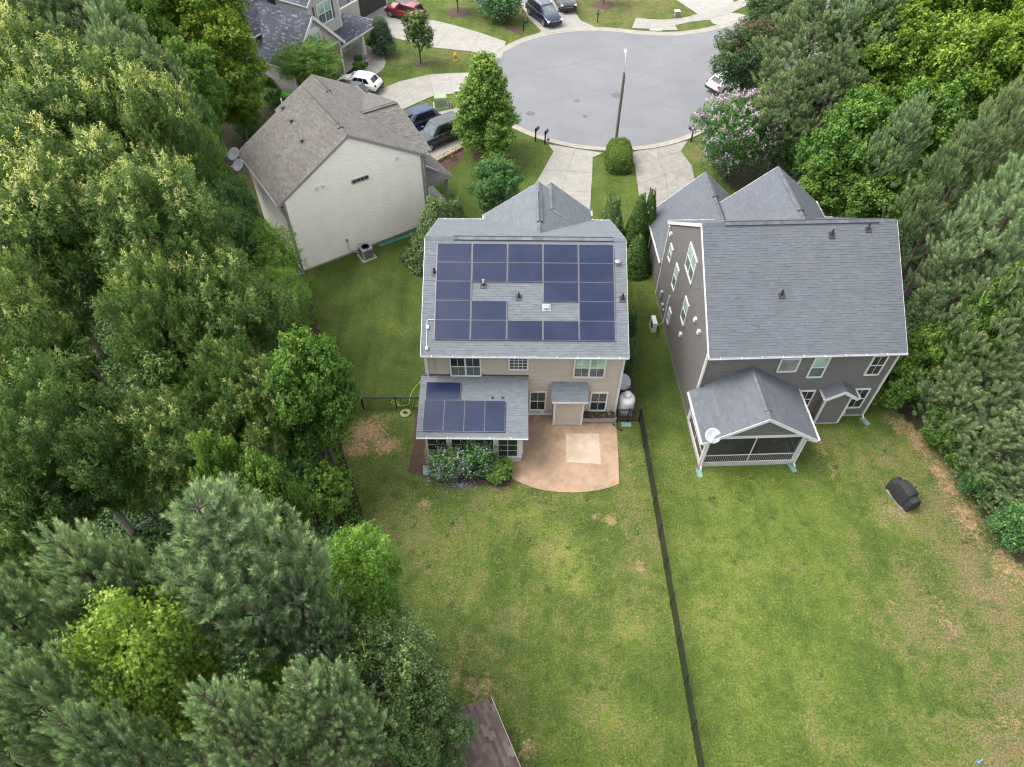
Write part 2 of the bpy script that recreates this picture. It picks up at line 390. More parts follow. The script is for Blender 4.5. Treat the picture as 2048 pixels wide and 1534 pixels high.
def grass_mat():
    """lawn: two greens, clover patches, thatch and bare earth; soil, dry, forest and lush say how much of each grows where"""
    m, N, L, B = new_mat('lawn_grass')
    n1 = noise(N, L, 0.33, 4, 0.6, 'World', 0.5); n2 = noise(N, L, 1.5, 5, 0.65, 'World', 0.4)
    n3 = noise(N, L, 4.2, 5, 0.75, 'World'); n4 = noise(N, L, 10.0, 4, 0.85, 'World')
    s = math_(N, L, 'ADD', math_(N, L, 'MULTIPLY', n1.outputs[0], 0.55), math_(N, L, 'MULTIPLY', n2.outputs[0], 0.3))
    s = math_(N, L, 'ADD', s, math_(N, L, 'MULTIPLY', n3.outputs[0], 0.28))
    ms_ = noise(N, L, 1.0, 2, 0.5, 'World', stretch=(1.5, .09, 1)); s = math_(N, L, 'ADD', s, math_(N, L, 'MULTIPLY', math_(N, L, 'SUBTRACT', ms_.outputs[0], .5), 0.22))
    s = math_(N, L, 'ADD', s, math_(N, L, 'MULTIPLY', attr(N, 'lush'), math_(N, L, 'MULTIPLY', math_(N, L, 'SUBTRACT', math_(N, L, 'ADD', n2.outputs[0], math_(N, L, 'MULTIPLY', n3.outputs[0], .7)), .55), .9, True)))
    r = ramp(N, [(0.36, (0.028, 0.047, 0.009)), (0.54, (0.055, 0.083, 0.014)), (0.70, (0.085, 0.114, 0.019)), (0.92, (0.142, 0.164, 0.028))]); L.new(s, r.inputs[0])
    out = r.outputs[0]
    # thatch
    d = math_(N, L, 'ADD', math_(N, L, 'MULTIPLY', n3.outputs[0], 0.75), math_(N, L, 'MULTIPLY', n4.outputs[0], 0.55))
    d = math_(N, L, 'ADD', d, math_(N, L, 'MULTIPLY', math_(N, L, 'SUBTRACT', math_(N, L, 'ADD', n1.outputs[0], n2.outputs[0]), 1.0), 0.55))
    d = math_(N, L, 'ADD', math_(N, L, 'SUBTRACT', d, .735), math_(N, L, 'MULTIPLY', attr(N, 'dry'), 0.42))
    d = math_(N, L, 'MULTIPLY', d, 4.5, True)
    tan = ramp(N, [(0.3, (0.082, 0.058, 0.032)), (0.7, (0.165, 0.118, 0.070))]); L.new(n4.outputs[0], tan.inputs[0])
    out = mix(N, L, math_(N, L, 'MULTIPLY', d, 0.78), out, tan.outputs[0])
    # bare earth
    e = math_(N, L, 'ADD', attr(N, 'soil'), math_(N, L, 'MULTIPLY', math_(N, L, 'SUBTRACT', n2.outputs[0], 0.5), 1.0))
    e = math_(N, L, 'ADD', e, math_(N, L, 'MULTIPLY', math_(N, L, 'SUBTRACT', n3.outputs[0], 0.5), 1.3))
    e = math_(N, L, 'ADD', e, math_(N, L, 'MULTIPLY', math_(N, L, 'SUBTRACT', n4.outputs[0], 0.5), 0.8))
    e = math_(N, L, 'MULTIPLY', math_(N, L, 'SUBTRACT', e, 0.44), 2.0, True)
    so_ = ramp(N, [(0.3, (0.165, 0.100, 0.055)), (0.7, (0.27, 0.182, 0.110))]); L.new(n3.outputs[0], so_.inputs[0])
    out = mix(N, L, e, out, so_.outputs[0])
    # leaf litter
    li = ramp(N, [(0.25, (0.018, 0.020, 0.010)), (0.5, (0.038, 0.034, 0.018)), (0.8, (0.075, 0.060, 0.034))]); L.new(n3.outputs[0], li.inputs[0])
    fo = math_(N, L, 'MULTIPLY', math_(N, L, 'SUBTRACT', math_(N, L, 'ADD', attr(N, 'forest'), math_(N, L, 'MULTIPLY', math_(N, L, 'SUBTRACT', n2.outputs[0], 0.5), 0.8)), 0.4), 4.0, True)
    out = mix(N, L, fo, out, li.outputs[0])
    g = ramp(N, [(0.32, (0.45,) * 3), (0.5, (1.0,) * 3), (0.68, (1.5,) * 3)]); L.new(n4.outputs[0], g.inputs[0])
    out = mix(N, L, 1.0, out, g.outputs[0], 'MULTIPLY')
    L.new(out, B.inputs['Base Color']); B.inputs['Roughness'].default_value = 0.9; B.inputs['Specular IOR Level'].default_value = 0.15
    b = N.new('ShaderNodeBump'); b.inputs['Strength'].default_value = 0.5; b.inputs['Distance'].default_value = 0.03
    L.new(n4.outputs[0], b.inputs['Height']); L.new(b.outputs[0], B.inputs['Normal'])
    return m
MT['grass'] = grass_mat()

# ------------------------------------------------------------------ the ground and what is laid on it
rs = np.random.RandomState(7)
random.seed(11)
PAVED = []
FOREST_L = [(-2.2, -20), (-3.0, 7.0), (-11.3, 27.2), (-11.9, 31), (-14.2, 37), (-17.2, 40.6), (-21.6, 47.2), (-23, 50), (-23.6, 56), (-26, 63), (-34, 74), (-60, 100), (-160, 160), (-160, -20)]
FOREST_R = [(27.5, -20), (27.5, 14), (26.0, 20), (25.4, 24.5), (23.4, 28.2), (22.6, 38), (21.5, 43), (19, 48.5), (17.3, 54), (17.8, 59), (23, 66), (30, 72), (45, 80), (160, 130), (160, -20)]
H1_C, H1_R = (0.711, 32.70), -0.004
H2_C, H2_R = (15.877, 32.492), 0.0447
H3_C, H3_R = (-11.058, 43.039), 0.589

def to_world(c, r, x, y):
    return (c[0] + math.cos(r) * x - math.sin(r) * y, c[1] + math.sin(r) * x + math.cos(r) * y)
SOIL = [(-8.7, 25.6, 1.3, 1.1, .85), (-7.5, 24.6, 1.2, .8, .8), (-9.1, 24.3, 1.1, .8, .8), (-8.0, 26.7, 1.6, .5, .6), (-9.6, 26.0, .8, .8, .6), (-4.8, 20.6, .4, .45, .8), (-5.1, 21.9, .7, .6, .5),
        (4.6, 19.85, .5, .25, .8), (5.5, 19.7, .35, .4, .85), (6.75, 17.0, .25, .5, .7), (-2.7, 11.2, .6, .35, .8), (-1.3, 10.8, 1.2, .7, .65), (.75, 8.2, .4, .5, .85), (.3, 9.6, .3, .3, .5),
        (23.7, 26.6, .8, 1.2, .75), (24.3, 25.2, .7, 1.3, .8), (24.8, 22.6, .8, 1.9, .72), (25.2, 20.0, .9, 1.9, .7), (26.0, 17.2, 1.1, 1.9, .62), (21.6, 14.6, 1.2, .9, .42), (24.2, 15.4, 1.2, 1.0, .4), (27.0, 14.5, .8, 1.8, .6), (18.25, 24.6, .45, .9, .7), (18.5, 22.8, .4, 1.2, .5), (18.3, 20.4, .4, 1.4, .3),
        (21.2, 20.6, .8, .8, .55), (21.6, 19.7, .5, .4, .6), (19.2, 14.9, .6, .5, .45), (21.9, 13.9, 1.1, .7, .5), (23.6, 11.2, .6, .4, .45), (22.6, 9.4, 1.2, .8, .5), (14.6, 11.6, .2, .15, .7), (16.3, 24.1, 1.3, .5, .4), (13.2, 22.6, 1.6, .35, .35),
        (-15.0, 40.0, .9, .6, .5), (-21.5, 52.5, 1.4, 2.0, .5), (-9.4, 44.4, 1.0, .5, .5)]
DRY = [(0.5, 17, 9.0, 9.5, .24), (-5, 19, 4.5, 6, .28), (1.5, 21.3, 7.5, 1.4, .25), (6.6, 19.5, 1.3, 6, .4), (24.6, 17, 2.8, 8, .52), (22, 22.5, 3, 4, .38), (21.0, 16.6, 1.4, 1.8, .5), (22.6, 15.0, 1.8, 1.4, .5), (19.6, 12.6, .9, 1.6, .4), (18.6, 17.5, .8, 1.4, .3), (19, 24, 2.2, 2.2, .3), (21, 14, 3, 2.6, .45), (23.5, 9.5, 3.4, 3.2, .55), (16, 8.5, 5, 2, .2), (7.0, 45, 2.4, 6, .1), (8.5, 90, 14, 8, .45), (-8, 75, 8, 5, .25), (-21, 53, 3, 4, .55), (16.7, 57, 1.5, 3, .4)]
LUSH = [(2.6, 17.6, .9, .7, .8), (3.2, 16.3, .8, .8, .8), (.6, 20.0, .8, .5, .7), (2.3, 19.0, .6, .4, .6), (5.8, 13.6, .8, .7, .5), (4.6, 9.5, .5, .4, .6), (11, 16, 2.6, 5, .3), (13, 20, 3, 2.5, .3), (12.4, 11, 3, 4, .2), (7.1, 22.5, .6, 3, .25), (-3.8, 25.0, 1.4, 1.6, .1)]
GREENER = [(-8.5, 34, 5, 7, .55), (9.0, 31, 2.2, 11, .35), (-2, 53, 5.5, 6, .25), (8.3, 50, 1.8, 6, .3), (-9, 72.5, 5, 2.4, .15)]

def blobs(x, y, lst):
    a = np.zeros_like(x)
    for (cx, cy_, rx, ry, s) in lst:
        a = np.maximum(a, s * np.clip(1.35 - np.sqrt(((x - cx) / rx) ** 2 + ((y - cy_) / ry) ** 2) * 0.8, 0, 1))
    return a
def lawn_attrs(x, y):
    soil = blobs(x, y, SOIL); dry = blobs(x, y, DRY); lush = blobs(x, y, LUSH) - blobs(x, y, GREENER) * 0.75
    fo = (inpoly(x, y, FOREST_L) | inpoly(x, y, FOREST_R)).astype(float)
    fo = np.maximum(fo, ((x > -24) & (x < -18.6) & (y > 55.5) & (y < 64)).astype(float) * 0.9)
    return soil, dry, lush, fo
def put_attrs(me, x, y):
    for nm, a in zip(('soil', 'dry', 'lush', 'forest'), lawn_attrs(x, y)):
        at = me.attributes.new(nm, 'FLOAT', 'POINT'); at.data.foreach_set('value', a.astype(np.float32))

xs = np.concatenate([[-900, -400, -200, -110, -70, -50, -40, -34], np.arange(-30, 36.01, 0.3), [40, 50, 70, 110, 200, 400, 900]])
ys = np.concatenate([[-300, -120, -50, -20, -8, 0], np.arange(4, 96.01, 0.32), [100, 110, 130, 170, 250, 450, 1200]])
gx, gy = np.meshgrid(xs, ys); nx, ny = len(xs), len(ys)
vx, vy = gx.ravel(), gy.ravel()
def fast_mesh(name, co, k, extra=None, faces=None):
    """mesh whose faces all have k corners; co lists the corners face by face unless faces is given"""
    co = np.asarray(co, np.float32).reshape(-1, 3)
    idx = np.arange(len(co), dtype=np.int32) if faces is None else np.asarray(faces, np.int32).ravel()
    nf = len(idx) // k
    me = bpy.data.meshes.new(name)
    me.vertices.add(len(co)); me.vertices.foreach_set('co', co.ravel())
    me.loops.add(len(idx)); me.loops.foreach_set('vertex_index', idx)
    me.polygons.add(nf); me.polygons.foreach_set('loop_start', np.arange(0, nf * k, k, dtype=np.int32))
    me.update(calc_edges=True)
    for nm, a in (extra or {}).items():
        at = me.attributes.new(nm, 'FLOAT', 'POINT'); at.data.foreach_set('value', np.asarray(a, np.float32))
    return me
ii, jj = np.meshgrid(np.arange(nx - 1), np.arange(ny - 1)); a0 = (jj * nx + ii).ravel()
gm = fast_mesh('ground', np.stack([vx, vy, np.zeros_like(vx)], 1), 4, None, np.stack([a0, a0 + 1, a0 + nx + 1, a0 + nx], 1))
put_attrs(gm, vx, vy); gm.materials.append(MT['grass'])
ground = link('ground', gm, None, 'structure'); ground['label'] = 'green lawns with worn tan patches and bare earth'

def sheet(name, pts, z, mat, parent=None, kind='structure', thick=None):
    m = MB(); m.prism(pts, -0.05 if thick is None else z - thick, z)
    PAVED.append(pts)
    return m.build(name, mat, parent, kind=None if parent else kind)
def arc(cx, cy_, r, a0, a1, n):
    return [(cx + r * math.cos(R_(a0 + (a1 - a0) * i / n)), cy_ + r * math.sin(R_(a0 + (a1 - a0) * i / n))) for i in range(n + 1)]

# cul-de-sac, street, concrete gutter
BC, BR = (8.92, 69.28), 11.94
edge = arc(BC[0], BC[1], BR, 69.5, 343, 72)
upper = [(60, 104), (40, 92), (28, 85.0), (23.7, 82.3), (20.9, 80.95), (18.6, 80.25), (16.4, 80.05)]
lower = [(22.5, 68.4), (26, 71.2), (40, 79.5), (60, 91.5)]
road = sheet('road', edge + lower + upper, 0.008, MT['asphalt']); road['label'] = 'pale grey worn asphalt cul-de-sac'
def strip(path, w):
    out = []
    for i, p in enumerate(path):
        a = path[max(i - 1, 0)]; b = path[min(i + 1, len(path) - 1)]
        d = Vector((b[0] - a[0], b[1] - a[1])).normalized()
        out.append((p[0] + d.y * w, p[1] - d.x * w))
    return out
gut = bpy.data.objects.new('gutter', None); C.objects.link(gut); gut['kind'] = 'structure'
def resample(path, step):
    pts = [Vector(p) for p in path]; out = [pts[0]]; acc = 0.0
    seglen = [(b - a).length for a, b in zip(pts, pts[1:])]; tot = sum(seglen); n = max(1, round(tot / step))
    for k in range(1, n + 1):
        t = tot * k / n; s = 0
        for a, b, l in zip(pts, pts[1:], seglen):
            if s + l >= t - 1e-6: out.append(a + (b - a) * ((t - s) / l)); break
            s += l
    return [tuple(p) for p in out]
for path in (list(reversed(upper + edge)), ) :
    pass
full = upper[2:] + edge + lower[:3]
fine = resample(full, 0.75); outer = strip(fine, 0.72)
for k in range(0, len(fine) - 4, 4):
    m = MB()
    for q in range(k, k + 4):
        f0, f1, o0, o1 = fine[q], fine[q + 1], outer[q], outer[q + 1]
        if q == k: f0 = (f0[0] + (f1[0] - f0[0]) * .02, f0[1] + (f1[1] - f0[1]) * .02); o0 = (o0[0] + (o1[0] - o0[0]) * .02, o0[1] + (o1[1] - o0[1]) * .02)
        mid = lambda a, b, t: (a[0] + (b[0] - a[0]) * t, a[1] + (b[1] - a[1]) * t)
        m0, m1 = mid(f0, o0, .55), mid(f1, o1, .55)
        m.quad((*f0, .014), (*f1, .014), (*m1, .03), (*m0, .03)); m.quad((*m0, .03), (*m1, .03), (*o1, .10), (*o0, .10)); m.quad((*o0, .10), (*o1, .10), (*o1, -.05), (*o0, -.05))
        m.quad((*f1, .014), (*f0, .014), (*f0, -.05), (*f1, -.05))
    m.build('gutter_slab', MT['gutter'], gut)
PAVED.append(outer + [(60, 91), (60, 104)])
# sealed cracks and iron covers
crk = [[(1052, 217), (1120, 198), (1190, 183), (1260, 160), (1350, 125), (1435, 95)], [(1060, 155), (1120, 145), (1190, 128), (1290, 95), (1380, 90)], [(1010, 150), (1075, 140), (1150, 128), (1250, 100)], [(1195, 270), (1240, 250), (1300, 255)], [(1150, 205), (1165, 260), (1175, 285)], [(1330, 80), (1370, 105), (1400, 125)], [(1110, 250), (1150, 262), (1190, 275)], [(1060, 120), (1110, 118), (1165, 100), (1230, 92)], [(1215, 190), (1290, 178), (1350, 160), (1410, 150)], [(1260, 220), (1310, 210), (1370, 215)], [(1085, 185), (1090, 215), (1110, 235)]]
for c in crk:
    p = resample([G(*q) for q in c], 0.5)
    p = [(x + random.uniform(-.06, .06), y + random.uniform(-.1, .1)) for x, y in p]; w = random.uniform(.025, .055)
    m = MB()
    for a, b in zip(p, p[1:]): m.quad((a[0], a[1] - w, .0125), (b[0], b[1] - w, .0125), (b[0], b[1] + w, .0125), (a[0], a[1] + w, .0125))
    m.build('crack_seal', MT['tar'], road)
for (u, v, r, lab) in ((1061, 227, .42, 'round iron cover in the road nearest the leafy street tree'), (1234, 191, .55, 'large dark iron cover beside the street lamp pole'), (1154, 201.6, .28, 'small iron cover in the middle of the road, the upper one'), (1170, 232.7, .24, 'small iron cover in the middle of the road, the lower one')):
    x, y = G(u, v); m = MB().lathe([(r, 0), (r, .012), (r * .93, .02), (r * .9, .014), (0.02, .014)], (x, y, .006), n=24)
    tag(m.build('manhole_cover', MT['iron']), lab, 'manhole cover', 'iron covers in the road')

def lerp(a, b, t): return (a[0] + (b[0] - a[0]) * t, a[1] + (b[1] - a[1]) * t)
def driveway(name, left, right, mat, label, cols=2, z=0.045, mats=None):
    root = bpy.data.objects.new(name, None); C.objects.link(root); root['kind'] = 'structure'; root['label'] = label
    PAVED.append(list(left) + list(reversed(right)))
    for k in range(len(left) - 1):
        for c in range(cols):
            t0, t1 = c / cols, (c + 1) / cols
            q = [lerp(left[k], right[k], t0), lerp(left[k], right[k], t1), lerp(left[k + 1], right[k + 1], t1), lerp(left[k + 1], right[k + 1], t0)]
            cx = sum(p[0] for p in q) / 4; cy_ = sum(p[1] for p in q) / 4
            q = [(cx + (p[0] - cx) * (1 - .013 / max(.3, math.hypot(p[0] - cx, p[1] - cy_))), cy_ + (p[1] - cy_) * (1 - .013 / max(.3, math.hypot(p[0] - cx, p[1] - cy_)))) for p in q]
            m = MB(); n = 4; i = 0
            zz = z + random.uniform(-.004, .004); ins = .012
            m.prism(q, -.05, zz)
            m.build('slab', (mats[k] if mats else mat), root)
    return root
driveway('driveway', [(3.1, 57.72), (3.54, 56.5), (2.55, 53.6), (1.55, 50.7), (.45, 47.3), (-.6, 44.2), (-.9, 40.4)], [(7.9, 56.35), (6.95, 55.6), (6.75, 53.2), (6.45, 50.4), (6.15, 47.2), (5.6, 44.2), (5.2, 40.4)], MT['drive_mid'], 'grey concrete driveway of the tan house with solar panels')
driveway('driveway', [(10.3, 56.45), (10.5, 54.5), (10.42, 51.6), (10.35, 48.6), (10.2, 46), (10.1, 43.2)], [(15.75, 58.5), (14.85, 56.7), (15.45, 54.4), (15.3, 50.8), (15.2, 46.6), (15.1, 43.2)], MT['drive_old'], 'stained concrete driveway of the dark grey house')
g = G
driveway('driveway', [g(700, 208), g(764, 178), g(800, 163), g(858, 150), g(897, 147), g(938, 146)], [g(740, 228), g(800, 222), g(833, 207), g(868, 192), g(905, 188), g(950, 188)], MT['drive_new'], 'pale new concrete driveway with the white hatchback on it', cols=2, mats=[MT['drive_mid'], MT['drive_mid'], MT['drive_mid'], MT['drive_new'], MT['drive_new']])
driveway('driveway', [(-12.6, 60.0), (-9.7, 62.1), (-6.73, 63.4), (-3.6, 64.9)], [(-9.4, 53.3), (-6.6, 55.35), (-3.9, 58.4), (-1.2, 62.3)], MT['drive_mid'], 'concrete driveway under the blue and the dark grey cars')
driveway('driveway', [g(688, 40), g(748, 62), g(795, 78), g(870, 96), g(940, 103), g(1003, 118)], [g(790, 5), g(830, 22), g(862, 40), g(905, 50), g(960, 66), g(1012, 84)], MT['drive_new'], 'pale concrete driveway with the red car on it')
driveway('driveway', [g(1035, -25), g(1043, 12), g(1060, 40), g(1082, 62), g(1075, 70)], [g(1135, -25), g(1142, 8), g(1152, 28), g(1162, 42), g(1190, 54)], MT['drive_mid'], 'concrete driveway under the minivan and the pickup')
driveway('driveway', [g(1340, -28), g(1352, 0), g(1397, 29)], [g(1462, -40), g(1460, -5), g(1472, 8)], MT['drive_new'], 'pale concrete driveway at the top edge, right of the sidewalk')
driveway('sidewalk', [g(1263, 57), g(1299, 58), g(1322, 61), g(1356, 61), g(1350, 51), g(1385, 44), g(1420, 40), g(1462, 26), g(1510, 3), g(1550, -14)], [g(1272, 36), g(1300, 39), g(1322, 40), g(1340, 39), g(1362, 37), g(1380, 33), g(1400, 27), g(1440, 16), g(1490, -4), g(1530, -22)], MT['drive_mid'], 'concrete sidewalk with a ramp beyond the road', cols=1)
driveway('sidewalk', [g(1420, 40), g(1425, 47), g(1440, 52)], [g(1462, 26), g(1480, 28), g(1495, 32)], MT['drive_new'], 'concrete apron between the sidewalk and the gutter', cols=1, z=.04)
m = MB().prism([g(1299, 57), g(1323, 58.5), g(1323.5, 63), g(1299, 62)], 0, .06); m.build('ramp_plate', MT['grey_trim'], bpy.data.objects['sidewalk'])
# porch walk of the far left house
sheet('path', [g(690, 128), g(712, 92), g(740, 100), g(768, 115), g(772, 125), g(768, 136), g(752, 150), g(735, 152), g(712, 160), g(726, 142), g(738, 130), g(734, 122)], .03, MT['drive_new'])['label'] = 'curved concrete path to the porch of the far left house'

# patio of the tan house, pale pad let into it
PAT = [(-.05, 26.95), (.05, 22.3)] + [(.56, 22.0), (1.2, 21.72), (1.9, 21.52), (2.7, 21.42), (3.6, 21.40), (4.4, 21.47), (5.0, 21.58), (5.6, 21.76), (6.13, 22.01)] + [(6.3, 24.5), (6.34, 26.95)]
pat = sheet('patio', PAT, .05, MT['patio']); pat['label'] = 'tan stained concrete patio with a curved front edge'
m = MB(); pp = []
for (a, b) in zip([(3.24, 25.5), (5.22, 25.52), (5.2, 23.36), (3.2, 23.42)], [(5.22, 25.52), (5.2, 23.36), (3.2, 23.42), (3.24, 25.5)]):
    for t in range(7):
        q = lerp(a, b, t / 7); pp.append((q[0] + random.uniform(-.03, .03), q[1] + random.uniform(-.03, .03)))
m.prism(pp, .03, .058); m.build('pad', MT['patio_pad'], pat)
# mulch beds
def bed(pts, label, z=.012):
    n = []
    for a, b in zip(pts, pts[1:] + pts[:1]):
        for t in range(5):
            q = lerp(a, b, t / 5); n.append((q[0] + random.uniform(-.08, .08), q[1] + random.uniform(-.08, .08)))
    o = sheet('mulch_bed', n, z, MT['mulch']); o['label'] = label; return o
bed([(-5.95, 27.3), (-5.1, 27.3), (-5.1, 23.5), (-.3, 23.3), (0.0, 23.0), (-.1, 21.9), (-.6, 21.7), (-2.6, 21.9), (-4.6, 22.2), (-5.9, 22.7)], 'brown mulch bed round the sunroom')
bed([(6.3, 26.7), (7.75, 26.7), (7.7, 31), (7.5, 38), (6.3, 38)], 'dark mulch strip behind the propane tank')
bed([(-6.9, 54.5), (-5.0, 56.8), (-4.3, 56.5), (-4.5, 55.0), (-5.5, 53.4), (-6.4, 53.6)], 'dark planting bed behind the low stone wall')
bed([g(698, 146), g(722, 138), g(735, 128), g(741, 122), g(735, 118), g(715, 118), g(700, 128)], 'mulch bed with shrubs by the porch steps')
for (u, v, r, lab) in ((917, 25, 1.4, 'round mulch ring under a thin tree at the top edge'), (842, 128, .75, 'small mulch ring under the young magnolia'), (1207, 9, 1.3, 'round mulch ring at the top edge beyond the road'), (973, 310, 1.1, 'mulch ring under the street tree')):
    x, y = G(u, v); bed(arc(x, y, r, 0, 330, 11), lab)
bed([g(1005, 45), g(1030, 52), g(1050, 62), g(1045, 72), g(1025, 64), g(1002, 52)], 'mulch bed beside the far mailbox')
bed([(-22.5, 64.6), (-18, 62), (-18, 59), (-22.5, 60.5)], 'brown bed behind the tan roofed house')

# ------------------------------------------------------------------ building kit (coordinates local to each house)
ZUP = Vector((0, 0, 1))
def roof_plane(parent, P0, e, s, W, L, mat, clip=None, thick=0.14, exposure=0.15, name='roof', trim=None, sd=None):
    """sloping roof: solid deck plus lapped shingle tabs. P0 eave corner, e along the eave, s up the slope; clip(t)->(x0,x1) along the eave at slope length t"""
    P0 = Vector(P0); e = Vector(e).normalized(); s = Vector(s).normalized(); n = e.cross(s).normalized()
    if n.z < 0: n = -n
    sd = sd or {'roof1': .09, 'roof2': .08, 'roof3': .17, 'roof4': .22, 'roof5': .26}[[k for k in MT if MT[k] == mat][0]]
    clip = clip or (lambda t: (0.0, W))
    ts = [0.0, L * .25, L * .5, L * .75, L]
    a = [P0 + e * clip(t)[0] + s * t for t in ts]; b = [P0 + e * clip(t)[1] + s * t for t in reversed(ts)]
    ring = [a[0], a[-1], b[0], b[-1]]
    if (b[0] - a[-1]).length < .02: ring = [a[0], a[-1], b[-1]]
    d = MB(); d.extrude(ring, -n * thick)
    deck = d.build(name, trim or MT['white'], parent)
    m = MB(); rows = int(math.ceil(L / exposure)); rnd = random.Random(int(abs(P0.x * 31 + P0.y * 17 + P0.z * 7 + W) * 100))
    ph = rnd.random() * 10
    for k in range(rows):
        t0 = k * exposure; t1 = min(L, t0 + exposure * 1.25)
        x0, x1 = clip(min(L, t0 + exposure * .5))
        if x1 - x0 < .05: continue
        x = x0 - rnd.random() * .3
        while x < x1:
            w = rnd.choice((.18, .26, .33, .42)); xa, xb = max(x, x0), min(x + w, x1); x += w
            if xb - xa < .01: continue
            lift = .014 if rnd.random() < .5 else .024
            tone = min(1, max(0, rnd.gauss(.45, sd)))
            p0 = P0 + e * xa + s * t0; p1 = P0 + e * xb + s * t0; p2 = P0 + e * xb + s * t1; p3 = P0 + e * xa + s * t1
            m.quad(p0 + n * lift, p1 + n * lift, p2 + n * .006, p3 + n * .006, tone)
            m.quad(p0 + n * .001 - s * .004, p1 + n * .001 - s * .004, p1 + n * lift, p0 + n * lift, tone * .8)
    sh = m.build('shingles', mat, deck, kind='stuff')
    return deck
def ridge_caps(parent, a, b, mat, w=.17, drop=.09):
    """overlapping cap shingles along a ridge"""
    a = Vector(a); b = Vector(b); d = (b - a); L = d.length; d.normalize(); side = d.cross(ZUP).normalized()
    m = MB(); k = 0; t = 0
    while t < L - .01:
        t1 = min(L, t + .22); lift = .045; tone = random.gauss(.4, .15)
        p, q = a + d * t, a + d * t1
        m.quad(p - side * w + ZUP * (lift - drop), q - side * w + ZUP * (lift - .02 - drop), q + ZUP * (lift - .02), p + ZUP * lift, tone)
        m.quad(p + ZUP * lift, q + ZUP * (lift - .02), q + side * w + ZUP * (lift - .02 - drop), p + side * w + ZUP * (lift - drop), tone)
        t += .2
    return m.build('ridge_cap', mat, parent, kind='stuff')
def ridge_vent(parent, a, b, slope, mat):
    """raised vent over the ridge, shingle-capped with dark sides"""
    a = Vector(a); b = Vector(b); d = (b - a).normalized(); side = d.cross(ZUP).normalized(); w = .19
    base = MB()
    for sg in (-1, 1):
        sl = (side * sg - ZUP * slope).normalized(); nn = (ZUP + side * sg * slope).normalized()
        base.obox((a + b) / 2 + sl * w / 2 + nn * .05 + ZUP * .012, b - a, sl, nn, (b - a).length / 2, w / 2, .035)
    o = base.build('ridge_vent', MT['vent_dark'], parent)
    m = MB(); L = (b - a).length; t = 0
    while t < L - .01:
        t1 = min(L, t + .3); tone = random.gauss(.4, .18)
        for sg in (-1, 1):
            sl = (side * sg - ZUP * slope).normalized(); nn = (ZUP + side * sg * slope).normalized()
            p, q = a + d * t + nn * .095 + ZUP * .012, a + d * t1 + nn * .088 + ZUP * .012
            m.quad(p, q, q + sl * (w - .015), p + sl * (w - .015), tone)
        t = t1
    m.build('vent_cap', mat, o, kind='stuff')
    return o
def siding(parent, P0, e, W, z0, z1, n, mat, exposure=.127, clip=None, name='wall', back=None):
    """lapped board siding on a solid wall panel; clip(z)->(x0,x1)"""
    P0 = Vector(P0); e = Vector(e).normalized(); n = Vector(n).normalized(); clip = clip or (lambda z: (0.0, W))
    zs = [z0]; 
    for k in range(1, 9): zs.append(z0 + (z1 - z0) * k / 8)
    ring = [P0 + e * clip(z)[0] + ZUP * z for z in zs] + [P0 + e * clip(z)[1] + ZUP * z for z in reversed(zs)]
    ded = [ring[0]]
    for p in ring[1:]:
        if (p - ded[-1]).length > .005: ded.append(p)
    w = MB(); w.extrude(ded, -n * .15)
    wall = w.build(name, back or mat, parent)
    m = MB(); k = 0; z = z0; lip = exposure * .30
    while z < z1 - .01:
        zt = min(z1, z + exposure); a0, b0 = clip(z); a1, b1 = clip(zt)
        zk = z + (zt - z) * .62; q = (zk - z) / max(1e-6, zt - z); ak, bk = a0 + (a1 - a0) * q, b0 + (b1 - b0) * q
        lo = P0 + n * lip; md = P0 + n * lip * .86; hi = P0 + n * .004          # flat face, then a cove running back under the next course
        m.quad(lo + e * a0 + ZUP * z, lo + e * b0 + ZUP * z, md + e * bk + ZUP * zk, md + e * ak + ZUP * zk)
        m.quad(md + e * ak + ZUP * zk, md + e * bk + ZUP * zk, hi + e * b1 + ZUP * zt, hi + e * a1 + ZUP * zt)
        m.quad(P0 + n * .002 + e * a0 + ZUP * z, P0 + n * .002 + e * b0 + ZUP * z, lo + e * b0 + ZUP * z, lo + e * a0 + ZUP * z)
        z = zt
    m.build('siding', mat, wall, kind='stuff')
    return wall
